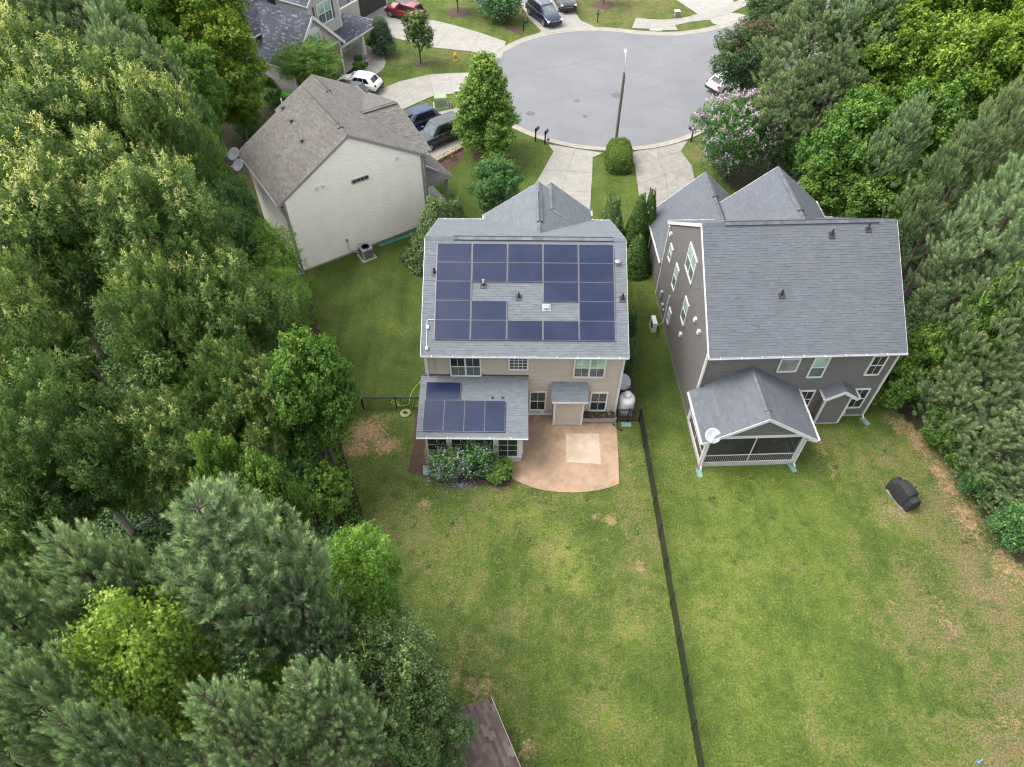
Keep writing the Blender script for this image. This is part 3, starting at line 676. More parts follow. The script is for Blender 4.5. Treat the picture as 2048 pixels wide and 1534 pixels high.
def window(parent, P, e, n, w, h, upper='glass', lower='glass_screen', kind='double', frame=.09, grid=None, mat='white', muntin=True):
    """P bottom-left corner on the wall face, e to the right seen from outside, n outward"""
    e = Vector(e).normalized(); n = Vector(n).normalized(); P = Vector(P) + n * .028; mt = MT[mat]
    f = MB(); out = .055
    def rect(x0, x1, z0, z1, d0, d1, mb): mb.obox(P + e * (x0 + x1) / 2 + ZUP * (z0 + z1) / 2 + n * (d0 + d1) / 2, e, n, ZUP, (x1 - x0) / 2, (d1 - d0) / 2, (z1 - z0) / 2)
    rect(0, frame, 0, h, -.05, out, f); rect(w - frame, w, 0, h, -.05, out, f); rect(frame, w - frame, h - frame, h, -.05, out - .002, f); rect(frame, w - frame, 0, frame * 1.15, -.05, out + .02, f)
    fr = f.build('window', mt, parent)
    def pane(x0, x1, z0, z1, mat_, d=.03):
        g_ = MB(); rect(x0, x1, z0, z1, d - .012, d, g_); g_.build('pane', MT[mat_], fr)
    def munt(x0, x1, z0, z1, d):
        g_ = MB(); rect(x0, x1, z0, z1, d - .01, d, g_); g_.build('muntin', mt, fr)
    i0, i1, j0, j1 = frame, w - frame, frame * 1.15, h - frame
    if kind in ('double', 'twin'):
        cols = [(i0, i1)] if kind == 'double' else [(i0, w / 2 - .05), (w / 2 + .05, i1)]
        if kind == 'twin': 
            g_ = MB(); rect(w / 2 - .05, w / 2 + .05, j0, j1, .02, .052, g_); g_.build('mullion', mt, fr)
        jm = (j0 + j1) / 2
        for (a, b) in cols:
            pane(a, b, jm, j1, upper, .036); pane(a, b, j0, jm, lower, .026)
            g_ = MB(); rect(a, b, jm - .035, jm + .035, .02, .05, g_); g_.build('sash_rail', mt, fr)
            if muntin: munt((a + b) / 2 - .011, (a + b) / 2 + .011, jm + .035, j1, .046); munt((a + b) / 2 - .011, (a + b) / 2 + .011, j0, jm - .035, .04)
    elif kind == 'grid':
        cx, cz = grid; pane(i0, i1, j0, j1, upper, .03)
        for k in range(1, cx): munt(i0 + (i1 - i0) * k / cx - .014, i0 + (i1 - i0) * k / cx + .014, j0, j1, .046)
        for k in range(1, cz): munt(i0, i1, j0 + (j1 - j0) * k / cz - .014, j0 + (j1 - j0) * k / cz + .014, .044)
    elif kind == 'blocks':
        cx, cz = grid; bw, bh = (i1 - i0) / cx, (j1 - j0) / cz
        pane(i0, i1, j0, j1, 'grey_trim', .02)
        for a in range(cx):
            for b in range(cz): 
                g_ = MB(); rect(i0 + a * bw + .018, i0 + (a + 1) * bw - .018, j0 + b * bh + .018, j0 + (b + 1) * bh - .018, .015, .045, g_); g_.build('glass_block', MT[upper], fr)
    elif kind == 'strip':
        pane(i0, i1, j0, j1, upper, .03)
        for k in range(1, 4): munt(i0 + (i1 - i0) * k / 4 - .02, i0 + (i1 - i0) * k / 4 + .02, j0, j1, .04)
    return fr
def board(parent, name, a, b, w, t, n, mat='white'):
    """trim board from a to b, w wide, t thick, lying against a face with normal n"""
    a = Vector(a); b = Vector(b); n = Vector(n).normalized(); d = (b - a); side = d.cross(n).normalized()
    m = MB().obox((a + b) / 2 + n * t / 2, d, side, n, d.length / 2, w / 2, t / 2)
    return m.build(name, MT[mat], parent)
def gutter_run(parent, a, b, out, mat='white', leaves=False):
    """open eaves gutter with hanger straps"""
    a = Vector(a); b = Vector(b); out = Vector(out).normalized(); d = (b - a).normalized(); L = (b - a).length
    prof = [(0, 0), (0, -.12), (.09, -.12), (.13, -.02), (.13, 0), (.115, 0), (.115, -.02), (.085, -.105), (.015, -.105), (.015, 0)]
    m = MB(); m.extrude([a + out * x + ZUP * z for x, z in prof], d * L)
    g_ = m.build('roof_gutter', MT[mat], parent)
    k = .6; hm = None
    while k < L - .2:
        p = a + d * k
        h_ = MB().obox(p + out * .06 + ZUP * .012, d, out, ZUP, .02, .085, .008); h_.build('gutter_strap', MT[mat], g_)
        k += 1.15
    return g_
def downspout(parent, pts, mat='white', w=.085):
    m = MB()
    for a, b in zip(pts, pts[1:]): m.bar(a, b, w, w * .75)
    return m.build('downspout', MT[mat], parent)
def pipe_vent(parent, P, mat='pvc', h=.42):
    P = Vector(P); m = MB().obox(P + Vector((0, -.02, .02)), (1, 0, 0), (0, 1, .5), (0, -.5, 1), .17, .2, .012); m.lathe([(.085, 0), (.075, .12), (.05, .2)], P, n=10)
    o = m.build('vent_boot', MT['dark_plastic'], parent)
    MB().lathe([(.055, .05), (.055, h), (.042, h), (.042, h - .05)], P, n=10).build('vent_pipe', MT[mat], o)
    return o
def wall_vent(parent, P, e, n, s=.11):
    P = Vector(P) + Vector(n) * .045
    m = MB().obox(Vector(P) + Vector(n) * .03, e, n, ZUP, s, .075, s)
    m.extrude([Vector(P) + Vector(n) * .06 + Vector(e) * -s * .85 + ZUP * s * .85, Vector(P) + Vector(n) * .06 + Vector(e) * -s * .85 - ZUP * s * .6, Vector(P) + Vector(n) * .13 + Vector(e) * -s * .85 - ZUP * s * .75], Vector(e) * s * 1.7)
    return m.build('wall_vent', MT['white'], parent)
def gable_house(root, w, d, ez, rz, wall_mat, roof_mat, ov=.42, og=.15, trim='white', exposure=.127, z0=.18, corner=.11, rake=.2, back_clip=None):
    """rectangular house, ridge along x. returns slope pitch"""
    t = .14
    pitch = (rz - ez) / (d / 2 + ov)
    zw = ez + pitch * ov - .16                                   # wall top at the eaves
    siding(root, (-w / 2, -d / 2, 0), (1, 0, 0), w, z0, zw, (0, -1, 0), wall_mat, exposure)
    siding(root, (w / 2, d / 2, 0), (-1, 0, 0), w, z0, zw, (0, 1, 0), wall_mat, exposure)
    def gclip(z):
        if z <= zw: return (0, d)
        o = min(d / 2, (z - zw) / pitch); return (o, d - o)
    top = zw + pitch * d / 2 - .02
    siding(root, (-w / 2, d / 2, 0), (0, -1, 0), d, z0, top, (-1, 0, 0), wall_mat, exposure, gclip)
    siding(root, (w / 2, -d / 2, 0), (0, 1, 0), d, z0, top, (1, 0, 0), wall_mat, exposure, gclip)
    MB().box(-w / 2 - .01, w / 2 + .01, -d / 2 - .01, d / 2 + .01, -.1, z0).build('foundation', MT['found'], root)
    for sx in (-1, 1):
        for sy in (-1, 1):
            MB().box(sx * w / 2 - .065, sx * w / 2 + .065, sy * d / 2 - .065, sy * d / 2 + .065, z0 - .02, zw).build('corner_board', MT[trim], root)
    s1 = Vector((0, 1, pitch)); L = (d / 2 + ov) * math.sqrt(1 + pitch * pitch)
    roof_plane(root, (-w / 2 - og, -d / 2 - ov, ez), (1, 0, 0), s1, w + 2 * og, L, roof_mat, trim=MT[trim])
    roof_plane(root, (w / 2 + og, d / 2 + ov, ez), (-1, 0, 0), Vector((0, -1, pitch)), w + 2 * og, L, roof_mat, trim=MT[trim])
    ridge_caps(root, (-w / 2 - og, 0, rz), (w / 2 + og, 0, rz), roof_mat, drop=.17 * pitch)
    for sx in (-1, 1):                                            # rake boards
        x = sx * (w / 2 + og)
        for sy in (-1, 1):
            board(root, 'rake_board', (x, sy * (d / 2 + ov), ez - .12), (x, 0, rz - .12), rake, .03, (sx, 0, 0), trim)
    for sy in (-1, 1):                                            # soffits
        MB().box(-w / 2 - og, w / 2 + og, min(sy * d / 2, sy * (d / 2 + ov - .03)), max(sy * d / 2, sy * (d / 2 + ov - .03)), ez - .19, ez - .15).build('soffit', MT[trim], root)
    gutter_run(root, (-w / 2 - og, -d / 2 - ov, ez), (w / 2 + og, -d / 2 - ov, ez), (0, -1, 0), 'white' if trim != 'grey_trim' else trim)
    gutter_run(root, (w / 2 + og, d / 2 + ov, ez), (-w / 2 - og, d / 2 + ov, ez), (0, 1, 0), 'white' if trim != 'grey_trim' else trim)
    return pitch, zw
def cross_gable(root, cx, half, y0, y1, ez, rz, roof_mat, wall_mat=None, axis='y', trim='white', exposure=.127, rake=.2, base=None, wall_inset=.35, side_inset=.35, back_wall=False):
    """gable roof with its ridge along local axis from y0 (where it dies into the house) to y1 (open end); cx is the ridge's other coordinate"""
    def V(a, b, z): return Vector((a, b, z)) if axis == 'y' else Vector((b, a, z))
    p = (rz - ez) / half; sgn = 1 if y1 > y0 else -1; L = half * math.sqrt(1 + p * p); W = abs(y1 - y0)
    for sx in (-1, 1):
        roof_plane(root, V(cx + sx * half, y0, ez), V(0, sgn, 0), V(-sx, 0, p), W, L, roof_mat, trim=MT[trim])
        board(root, 'rake_board', V(cx + sx * half, y1, ez - .12), V(cx, y1, rz - .12), rake, .03, V(0, sgn, 0), trim)
        gutter_run(root, V(cx + sx * half, y0, ez), V(cx + sx * half, y1, ez), V(sx, 0, 0), 'white' if trim != 'grey_trim' else trim)
    ridge_caps(root, V(cx, y0, rz), V(cx, y1, rz), roof_mat, drop=.17 * p)
    if wall_mat:
        hw = half - side_inset; zb = ez + p * side_inset - .17; yw = y1 - sgn * wall_inset
        b = zb if base is None else base
        def gc(z):
            o = max(0.0, min(hw, (z - zb) / p)); return (o, 2 * hw - o)
        top = zb + p * hw - .02
        e = V(1, 0, 0); n = V(0, sgn, 0)
        siding(root, V(cx - hw, yw, 0), e, 2 * hw, b, top, n, wall_mat, exposure, gc)
        if base is not None:
            for sx in (-1, 1):
                siding(root, V(cx + sx * hw, yw if sgn * sx > 0 else y0, 0), V(0, -sgn if sgn * sx > 0 else sgn, 0), abs(yw - y0), b, zb, V(sx, 0, 0), wall_mat, exposure)
                c0 = V(cx + sx * hw, yw, 0); MB().box(c0.x - .07, c0.x + .07, c0.y - .07, c0.y + .07, b - .02, zb).build('corner_board', MT[trim], root)
    return p

# ------------------------------------------------------------------ the tan house with the solar panels
h1 = thing('house', 'tan sided two-storey house with solar panels on its blue-grey roof', 'house', (*H1_C, 0), H1_R)
W1, D1, EZ1, RZ1 = 11.153, 11.447, 5.72, 9.02
p1, zw1 = gable_house(h1, W1, D1, EZ1, RZ1, MT['tan_siding'], MT['roof1'])
ridge_vent(h1, (-4.1, 0, RZ1), (5.0, 0, RZ1), p1, MT['roof1'])
pf = cross_gable(h1, .89, 3.55, 0.9, 6.75, 5.72, 8.25, MT['roof1'], MT['tan_siding'], base=.2)
ridge_vent(h1, (.89, 2.6, 8.25), (.89, 5.6, 8.25), pf, MT['roof1'])
cross_gable(h1, 1.72, 2.72, 4.5, 7.3, 5.72, 7.85, MT['roof1'], MT['tan_siding'], base=.2)
# solar panels on the main slope
def solar_panel(parent, c, e, s, portrait=False):
    """panel centre on the roof plane, e along the eave, s up the slope"""
    e = Vector(e).normalized(); s = Vector(s).normalized(); n = e.cross(s).normalized()
    if n.z < 0: n = -n
    root = bpy.data.objects.new('solar_panel', PANEL_FRAME); C.objects.link(root); root.parent = parent
    mt_ = Matrix.Identity(4); ex, ey = (e, s) if not portrait else (s, -e)
    for i in range(3): mt_[i][0] = ex[i]; mt_[i][1] = ey[i]; mt_[i][2] = n[i]; mt_[i][3] = (Vector(c) + n * .075)[i]
    root.matrix_local = mt_
    o = bpy.data.objects.new('solar_cells', PANEL_CELLS); C.objects.link(o); o.parent = root
    return root
PW, PH = 1.955, 1.118
m = MB()
m.box(-PW / 2, PW / 2, -PH / 2, PH / 2, -.005, .03)
for (x0, x1, y0, y1) in ((-PW / 2, -PW / 2 + .018, -PH / 2, PH / 2), (PW / 2 - .018, PW / 2, -PH / 2, PH / 2), (-PW / 2 + .018, PW / 2 - .018, -PH / 2, -PH / 2 + .012), (-PW / 2 + .018, PW / 2 - .018, PH / 2 - .012, PH / 2)): m.box(x0, x1, y0, y1, .0301, .042)
_t = m.build('panel_frame_source', MT['alu_dark']); PANEL_FRAME = _t.data; bpy.data.objects.remove(_t)
m = MB(); m.box(-PW / 2 + .018, PW / 2 - .018, -PH / 2 + .012, PH / 2 - .012, .031, .037); _t = m.build('cells_source', MT['solar']); PANEL_CELLS = _t.data; bpy.data.objects.remove(_t)
sl1 = Vector((0, 1, p1)).normalized(); e1 = Vector((1, 0, 0))
eave0 = Vector((0, -D1 / 2 - .42, EZ1)); LS = (D1 / 2 + .42) * math.sqrt(1 + p1 * p1)
layout = {0: (0, 1, 2, 3, 4), 1: (0, 1, 2, 3, 4), 2: (0, 3, 4), 3: (0, 1, 4), 4: (0, 1, 2, 3, 4)}
pitch_x, pitch_y = 2.005, 1.135; x_first = -4.99 + PW / 2; top_s = LS - .42
for r, cols in layout.items():
    for c in cols:
        solar_panel(h1, eave0 + e1 * (x_first + c * pitch_x) + sl1 * (top_s - PH / 2 - r * pitch_y), e1, sl1)
for c in range(5):                                                # mounting rails seen between the columns
    for r in layout: pass
for x in range(0, 6):
    xm = x_first - PW / 2 + x * pitch_x - .025
    rows = [r for r in layout if (x in layout[r]) or (x - 1 in layout[r])]
    for r in rows:
        a = eave0 + e1 * xm + sl1 * (top_s - r * pitch_y - PH) + Vector((0, 0, .06)); b = a + sl1 * PH
        MB().bar(a, b, .015, .05).build('panel_rail', MT['alu'], h1)
pipe_vent(h1, eave0 + e1 * -2.35 + sl1 * (top_s - 2.45), 'pvc', .42)
pipe_vent(h1, eave0 + e1 * -.35 + sl1 * (top_s - 3.15), 'dark_plastic', .34)
pipe_vent(h1, eave0 + e1 * -5.12 + sl1 * (top_s - 1.75), 'dark_plastic', .34)
pipe_vent(h1, eave0 + e1 * 5.45 + sl1 * (top_s - 3.2), 'dark_plastic', .4)
P = eave0 + e1 * 1.2 + sl1 * (top_s - 3.75)
m = MB().obox(P + Vector((0, 0, .03)), e1, sl1, e1.cross(sl1), .24, .2, .015).obox(P + Vector((0, 0, .1)), e1, sl1, e1.cross(sl1), .15, .13, .07); m.build('roof_vent', MT['galv'], h1)
P = eave0 + e1 * 5.2 + sl1 * (top_s - 1.15)
m = MB().lathe([(.13, 0), (.12, .16), (.16, .17), (.16, .26), (.06, .3)], P, n=12); m.build('roof_exhaust', MT['galv'], h1)
# conduit down the left end of the roof
q = [eave0 + e1 * -5.02 + sl1 * (top_s - 4.55), eave0 + e1 * -5.38 + sl1 * (top_s - 4.55), eave0 + e1 * -5.43 + sl1 * (top_s - 4.62), eave0 + e1 * -5.4 + sl1 * .35]
m = MB().tube([p + Vector((0, 0, .06)) for p in q], .022, 6); cd = m.build('conduit', MT['pvc'], h1)
for t in (1.55, .35): MB().obox(eave0 + e1 * -5.4 + sl1 * t + Vector((0, 0, .09)), e1, sl1, e1.cross(sl1), .075, .09, .06).build('junction_box', MT['pvc'], cd)
MB().bar((-5.05, -5.77, 5.3), (-4.98, -5.77, 3.5), .04).build('conduit', MT['grey_box'], h1)
# back wall windows
YB = -D1 / 2 - .03
def w1(x0, x1, z0, z1, **k): return window(h1, (x0 - H1_C[0], YB, z0), (1, 0, 0), (0, -1, 0), x1 - x0, z1 - z0, **k)
w1(-3.52, -1.72, 3.62, 5.30, kind='twin', upper='glass', lower='glass_screen')
w1(-.2, .95, 4.2, 5.33, kind='grid', grid=(4, 4), upper='glass_curtain')
w1(3.5, 5.33, 3.6, 5.28, kind='twin', upper='glass_blind', lower='glass_screen')
w1(1.06, 2.08, .55, 2.31, kind='double', upper='glass_curtain', lower='glass')
w1(4.67, 5.72, .55, 2.29, kind='double', upper='glass_curtain', lower='glass')
downspout(h1, [(-5.45, -6.1, 5.55), (-5.5, -5.82, 5.2), (-5.5, -5.82, 3.5)])
downspout(h1, [(5.5, -6.1, 5.55), (5.6, -5.8, 5.2), (5.6, -5.8, .15), (5.6, -6.05, .08)])
wall_vent(h1, (1.15, YB, .38), (1, 0, 0), (0, -1, 0), .12)
MB().box(5.05, 5.25, YB - .12, YB, .5, .8).build('meter_box', MT['grey_box'], h1)
# bump-out with its own little roof
bx0, bx1, by = 2.55 - H1_C[0], 4.22 - H1_C[0], -6.52
siding(h1, (bx0, by, 0), (1, 0, 0), bx1 - bx0, .12, 2.62, (0, -1, 0), MT['tan_siding'])
siding(h1, (bx0, -D1 / 2, 0), (0, -1, 0), abs(by + D1 / 2), .12, 2.62, (-1, 0, 0), MT['tan_siding']); siding(h1, (bx1, by, 0), (0, 1, 0), abs(by + D1 / 2), .12, 2.62, (1, 0, 0), MT['tan_siding'])
for x in (bx0, bx1): MB().box(x - .055, x + .055, by - .05, by + .05, .1, 2.6).build('corner_board', MT['white'], h1)
MB().box(bx0, bx1, by - .035, by, .1, .2).build('base_board', MT['white'], h1)
pb = (3.15 - 2.55) / 1.0
roof_plane(h1, (bx0 - .22, by - .28, 2.58), (1, 0, 0), (0, 1, pb), bx1 - bx0 + .44, 1.02 * math.sqrt(1 + pb * pb), MT['roof1'])
board(h1, 'fascia', (bx0 - .2, by - .28, 2.5), (bx1 + .2, by - .28, 2.5), .12, .03, (0, -1, 0))
MB().box(bx0, 5.2, -D1 / 2 - .05, -D1 / 2 - .024, .05, .2).build('base_board', MT['white'], h1); MB().box(-.05, bx0 - .06, -D1 / 2 - .05, -D1 / 2 - .024, .05, .2).build('base_board', MT['white'], h1)
m = MB().box(bx1 - .03, bx1 + .13, by - .1, by - .06, 2.22, 2.52); fl = m.build('floodlight', MT['white'], h1); MB().box(bx1 + .01, bx1 + .09, by - .112, by - .1, 2.27, 2.47).build('light_lens', MT['black'], fl)
MB().lathe([(.05, 0), (.07, .1), (.03, .14)], (bx1 + .22, by - .05, 2.35), (0, -1, 0), n=10).build('security_camera', MT['white'], h1)
# sunroom
sx0, sx1, sy = -5.45, -.12, -9.25
roof_plane(h1, (-5.92, -9.62, 2.93), (1, 0, 0), (0, 1, .185), 6.16, 3.92 * math.sqrt(1 + .185 ** 2), MT['roof1'])
gutter_run(h1, (-5.92, -9.62, 2.92), (.24, -9.62, 2.92), (0, -1, 0))
MB().box(-5.95, .27, -5.80, -5.74, 3.58, 3.72).build('flashing', MT['vent_dark'], h1)
def shed_top(y): return 2.85 + (y + 9.62) * .185 - .18
for x, n in ((sx0, -1), (sx1, 1)):
    siding(h1, (x, -5.72 if n < 0 else sy, 0), (0, n, 0), 3.53, .12, .6, (n, 0, 0), MT['tan_siding'])
    m = MB(); m.poly([(x, sy, 2.3), (x, -5.72, 2.3), (x, -5.72, shed_top(-5.72)), (x, sy, shed_top(sy))]); m.extrude([(x, sy, 2.3), (x, -5.72, 2.3), (x, -5.72, shed_top(-5.72)), (x, sy, shed_top(sy))], (-n * .1, 0, 0)); m.build('wall', MT['white'], h1)
    for k in range(3):
        y0 = sy + .15 + k * 1.13; window(h1, (x, (y0 if n > 0 else y0 + 1.08), .6), (0, n, 0), (n, 0, 0), 1.08, 1.72, kind='grid', grid=(2, 3), upper='glass', frame=.06)
siding(h1, (sx0, sy, 0), (1, 0, 0), sx1 - sx0, .12, .58, (0, -1, 0), MT['tan_siding'])
MB().box(sx0, sx1, sy - .02, sy + .1, 2.36, shed_top(sy) + .06).build('header', MT['white'], h1)
MB().box(sx0 - .04, sx1 + .04, sy - .08, sy + .1, .57, .67).build('sill', MT['white'], h1)
MB().box(sx0, sx1, sy + .2, -5.75, -.05, .12).build('floor', MT['screen_floor'], h1)
for xa, xb in ((-4.72, -3.58), (-3.36, -2.26), (-2.05, -.95), (-.75, .40)):
    window(h1, (xa - H1_C[0], sy - .005, .66), (1, 0, 0), (0, -1, 0), xb - xa, 1.72, kind='grid', grid=(2, 3), upper='glass', frame=.05)
for x in (-5.40, -4.18, -2.87, -1.56, -.20):
    MB().box(x - .1, x + .1, sy - .045, sy + .05, .6, 2.5).build('mullion_post', MT['white'], h1)
s2_ = Vector((0, 1, .185)).normalized(); pe0 = Vector((0, -9.62, 2.93))
for k in range(4): solar_panel(h1, pe0 + e1 * (-5.02 + k * 1.135) + s2_ * (.28 + PW / 2), e1, s2_, True)
solar_panel(h1, pe0 + e1 * (-4.58) + s2_ * (.28 + PW + .04 + PH / 2), e1, s2_)
for x in (-1.78, -1.2): MB().lathe([(.07, 0), (.05, .1), (.05, .16)], pe0 + e1 * x + s2_ * 2.45, n=8).build('vent_pipe', MT['vent_dark'], h1)

# ------------------------------------------------------------------ the dark grey house on the right
h2 = thing('house', 'dark grey-brown sided house with white trim and a screened porch', 'house', (*H2_C, 0), H2_R)
W2, D2, EZ2, RZ2 = 10.77, 11.318, 6.1, 10.45
p2, zw2 = gable_house(h2, W2, D2, EZ2, RZ2, MT['taupe_siding'], MT['roof2'], og=.08)
ridge_vent(h2, (-4.2, 0, RZ2), (4.4, 0, RZ2), p2, MT['roof2'])
pg = cross_gable(h2, 1.45, 3.42, 1.0, 7.7, 6.1, 9.0, MT['roof2'], MT['taupe_siding'], base=.2)
ridge_vent(h2, (1.45, 3.0, 9.0), (1.45, 6.9, 9.0), pg, MT['roof2'])
cross_gable(h2, 2.9, 1.97, 5.2, 8.0, 6.1, 7.75, MT['roof2'], MT['taupe_siding'], base=.2)
pg2 = cross_gable(h2, -1.95, 3.6, 5.7, 11.15, 3.0, 6.45, MT['roof2'], MT['taupe_siding'], base=.2, side_inset=.25)
ridge_vent(h2, (-1.95, 8.2, 6.45), (-1.95, 10.2, 6.45), pg2, MT['roof2'])
eave2 = Vector((0, -D2 / 2 - .42, EZ2)); s2v = Vector((0, 1, p2)).normalized()
def on2(u, v):
    """point of the back slope seen at a pixel (roof fittings)"""
    d = RW @ np.array([(u - CX) / F, (v - CY) / F, 1.0]); cr, sr = math.cos(H2_R), math.sin(H2_R)
    o = np.array([-(cr * H2_C[0] + sr * H2_C[1]), -(-sr * H2_C[0] + cr * H2_C[1]), CAM_H]); dl = np.array([cr * d[0] + sr * d[1], -sr * d[0] + cr * d[1], d[2]])
    nn = np.array([0, -p2, 1.0]); t = nn @ (np.array(eave2) - o) / (nn @ dl); return Vector(o + dl * t)
for (u, v) in ((1663, 470), (1736, 458), (1563, 590)): pipe_vent(h2, on2(u, v), 'dark_plastic', .36)
XL = -W2 / 2 - .026; YB2 = -D2 / 2 - .026
def w2l(y1, y0, z0, z1, **k): return window(h2, (XL, y1, z0), (0, -1, 0), (-1, 0, 0), y1 - y0, z1 - z0, **k)
w2l(1.07, -.74, 6.58, 8.36, kind='twin', upper='glass_blind', lower='glass_screen', muntin=False)
w2l(2.68, 1.86, 3.68, 5.46, kind='double', upper='glass_blind', lower='glass_screen', muntin=False)
w2l(-.3, -1.24, 3.66, 5.38, kind='double', upper='glass_blind', lower='glass_screen', muntin=False)
w2l(4.62, 3.88, 4.36, 5.48, kind='double', upper='glass_blind', lower='glass_screen', muntin=False)
w2l(2.07, 1.43, 1.12, 2.24, kind='double', upper='glass_blind', lower='glass_screen')
def w2b(x0, x1, z0, z1, **k): return window(h2, (x0, YB2, z0), (1, 0, 0), (0, -1, 0), x1 - x0, z1 - z0, **k)
w2b(-1.23, -.07, 4.38, 5.5, kind='blocks', grid=(5, 4), upper='glass_block')
w2b(.66, 1.58, 3.82, 5.54, kind='double', upper='glass_blind', lower='glass_screen', muntin=False)
w2b(3.98, 4.86, 3.9, 5.58, kind='double', upper='glass', lower='glass', muntin=True)
w2b(.78, 1.66, 1.05, 2.66, kind='double', upper='glass', lower='glass')
w2b(3.95, 4.93, .9, 2.68, kind='double', upper='glass', lower='glass')
for y, z in ((4.92, 5.93), (-2.79, 5.79), (-3.77, 5.77), (-1.14, 2.9)): wall_vent(h2, (XL, y, z), (0, -1, 0), (-1, 0, 0), .12)
downspout(h2, [(5.2, -6.0, 5.9), (5.35, -5.78, 5.6), (5.35, -5.78, .2), (5.35, -6.0, .12)])
downspout(h2, [(-5.45, -6.0, 5.95), (-5.42, -5.78, 5.6), (-5.42, -5.78, 3.5)])
downspout(h2, [(-5.62, 11.0, 2.85), (-5.45, 9.6, 2.6), (-5.45, 9.6, .2), (-6.1, 9.5, .1)])
# service boxes and the heat pump line
m = MB().box(XL - .16, XL, 4.05, 4.3, 1.1, 1.7); m.build('meter_box', MT['grey_box'], h2)
m = MB().box(XL - .14, XL, 3.4, 3.62, .7, 1.15); m.build('meter_box', MT['grey_box'], h2)
m = MB().lathe([(.1, 0), (.12, .08), (.08, .14)], (XL, 3.05, 1.0), (-1, 0, 0), n=12); m.build('gas_meter', MT['galv'], h2)
MB().bar((XL - .05, 2.53, .35), (XL - .05, 2.55, 2.75), .09, .09).build('line_cover', MT['white'], h2)
m = MB().tube([(XL - .05, 2.53, .4), (XL - .3, 2.5, .15), (XL - .9, 2.4, .12), (XL - 1.1, 2.4, .3)], .03, 6); m.build('refrigerant_line', MT['galv'], h2)
# screened porch
PX0, PX1, PY = -5.42, .10, -9.0; PZ = 2.85
pp2 = cross_gable(h2, -2.67, 3.2, -D2 / 2 - .02, -9.42, PZ, 4.9, MT['roof2'], MT['taupe_siding'], wall_inset=.40, side_inset=.42)
ridge_vent(h2, (-2.67, -6.3, 4.9), (-2.67, -8.9, 4.9), pp2, MT['roof2'])
MB().box(PX0 - .02, PX1 + .02, PY - .04, -D2 / 2 - .1, -.1, .22).build('porch_slab', MT['found'], h2)
MB().box(PX0 + .15, PX1 - .15, PY + .15, -D2 / 2 - .12, .2205, .24).build('porch_floor', MT['screen_floor'], h2)
for x, y in ((PX0 + .09, PY + .09), (PX1 - .09, PY + .09), (PX0 + .09, -D2 / 2 - .14)): MB().box(x - .1, x + .1, y - .1, y + .1, .22, 2.75).build('porch_post', MT['white'], h2)
MB().box(PX0 + .02, PX1 - .02, PY - .01, PY + .17, 2.62, 2.86).build('porch_beam', MT['white'], h2)
MB().box(PX0, PX0 + .17, PY + .19, -D2 / 2 - .05, 2.62, 2.84).build('porch_beam', MT['white'], h2); MB().box(PX1 - .17, PX1, PY + .19, -D2 / 2 - .05, 2.62, 2.84).build('porch_beam', MT['white'], h2)
def screen_mat():
    m_, N, L, B = new_mat('fine_insect_screen')
    n_ = noise(N, L, 0.8, 3); r_ = ramp(N, [(0.3, (0.022, 0.022, 0.024)), (0.7, (0.045, 0.045, 0.047))]); L.new(n_.outputs[0], r_.inputs[0]); L.new(r_.outputs[0], B.inputs['Base Color']); B.inputs['Roughness'].default_value = .6
    t_ = N.new('ShaderNodeBsdfTransparent'); ms = N.new('ShaderNodeMixShader'); ms.inputs[0].default_value = .42
    L.new(t_.outputs[0], ms.inputs[1]); L.new(B.outputs[0], ms.inputs[2]); L.new(ms.outputs[0], N['Material Output'].inputs['Surface'])
    return m_
MT['mesh_screen'] = screen_mat()
for (a, b) in (((PX0 + .19, PY + .05), (-2.69, PY + .05)), ((-2.63, PY + .05), (PX1 - .19, PY + .05)), ((PX0 + .05, PY + .2), (PX0 + .05, -7.4)), ((PX0 + .05, -7.34), (PX0 + .05, -D2 / 2 - .26)), ((PX1 - .05, PY + .2), (PX1 - .05, -D2 / 2 - .1))):
    m = MB(); d_ = (Vector((b[0] - a[0], b[1] - a[1], 0))).normalized(); n_ = Vector((-d_.y, d_.x, 0)) * .004
    m.extrude([(a[0], a[1], .3), (b[0], b[1], .3), (b[0], b[1], 2.62), (a[0], a[1], 2.62)], n_); m.build('screen', MT['mesh_screen'], h2)
    m = MB().bar((a[0], a[1], .98), (b[0], b[1], .98), .06, .05).bar((a[0], a[1], .30), (b[0], b[1], .30), .06, .06); m.build('screen_rail', MT['white'], h2)
    m = MB(); Ln = (Vector(b) - Vector(a)).length; k = .08
    while k < Ln:
        p = Vector(a) + (Vector(b) - Vector(a)) * (k / Ln); m.bar((p.x, p.y, .33), (p.x, p.y, .95), .025); k += .115
    m.build('balusters', MT['wood_grey'], h2, kind='stuff')
for x, y in ((-2.66, PY + .05), (PX0 + .05, -7.37)): MB().bar((x, y, .24), (x, y, 2.63), .05).build('screen_mullion', MT['white'], h2)
downspout(h2, [(PX0 - .25, -9.45, 2.8), (PX0 + .05, -9.12, 2.5), (PX0 + .05, -9.12, .2), (PX0 + .05, -9.3, .1)])
downspout(h2, [(PX1 + .25, -9.45, 2.8), (PX1 - .02, -9.12, 2.5), (PX1 - .02, -9.12, .2), (PX1 + .02, -9.3, .1)])
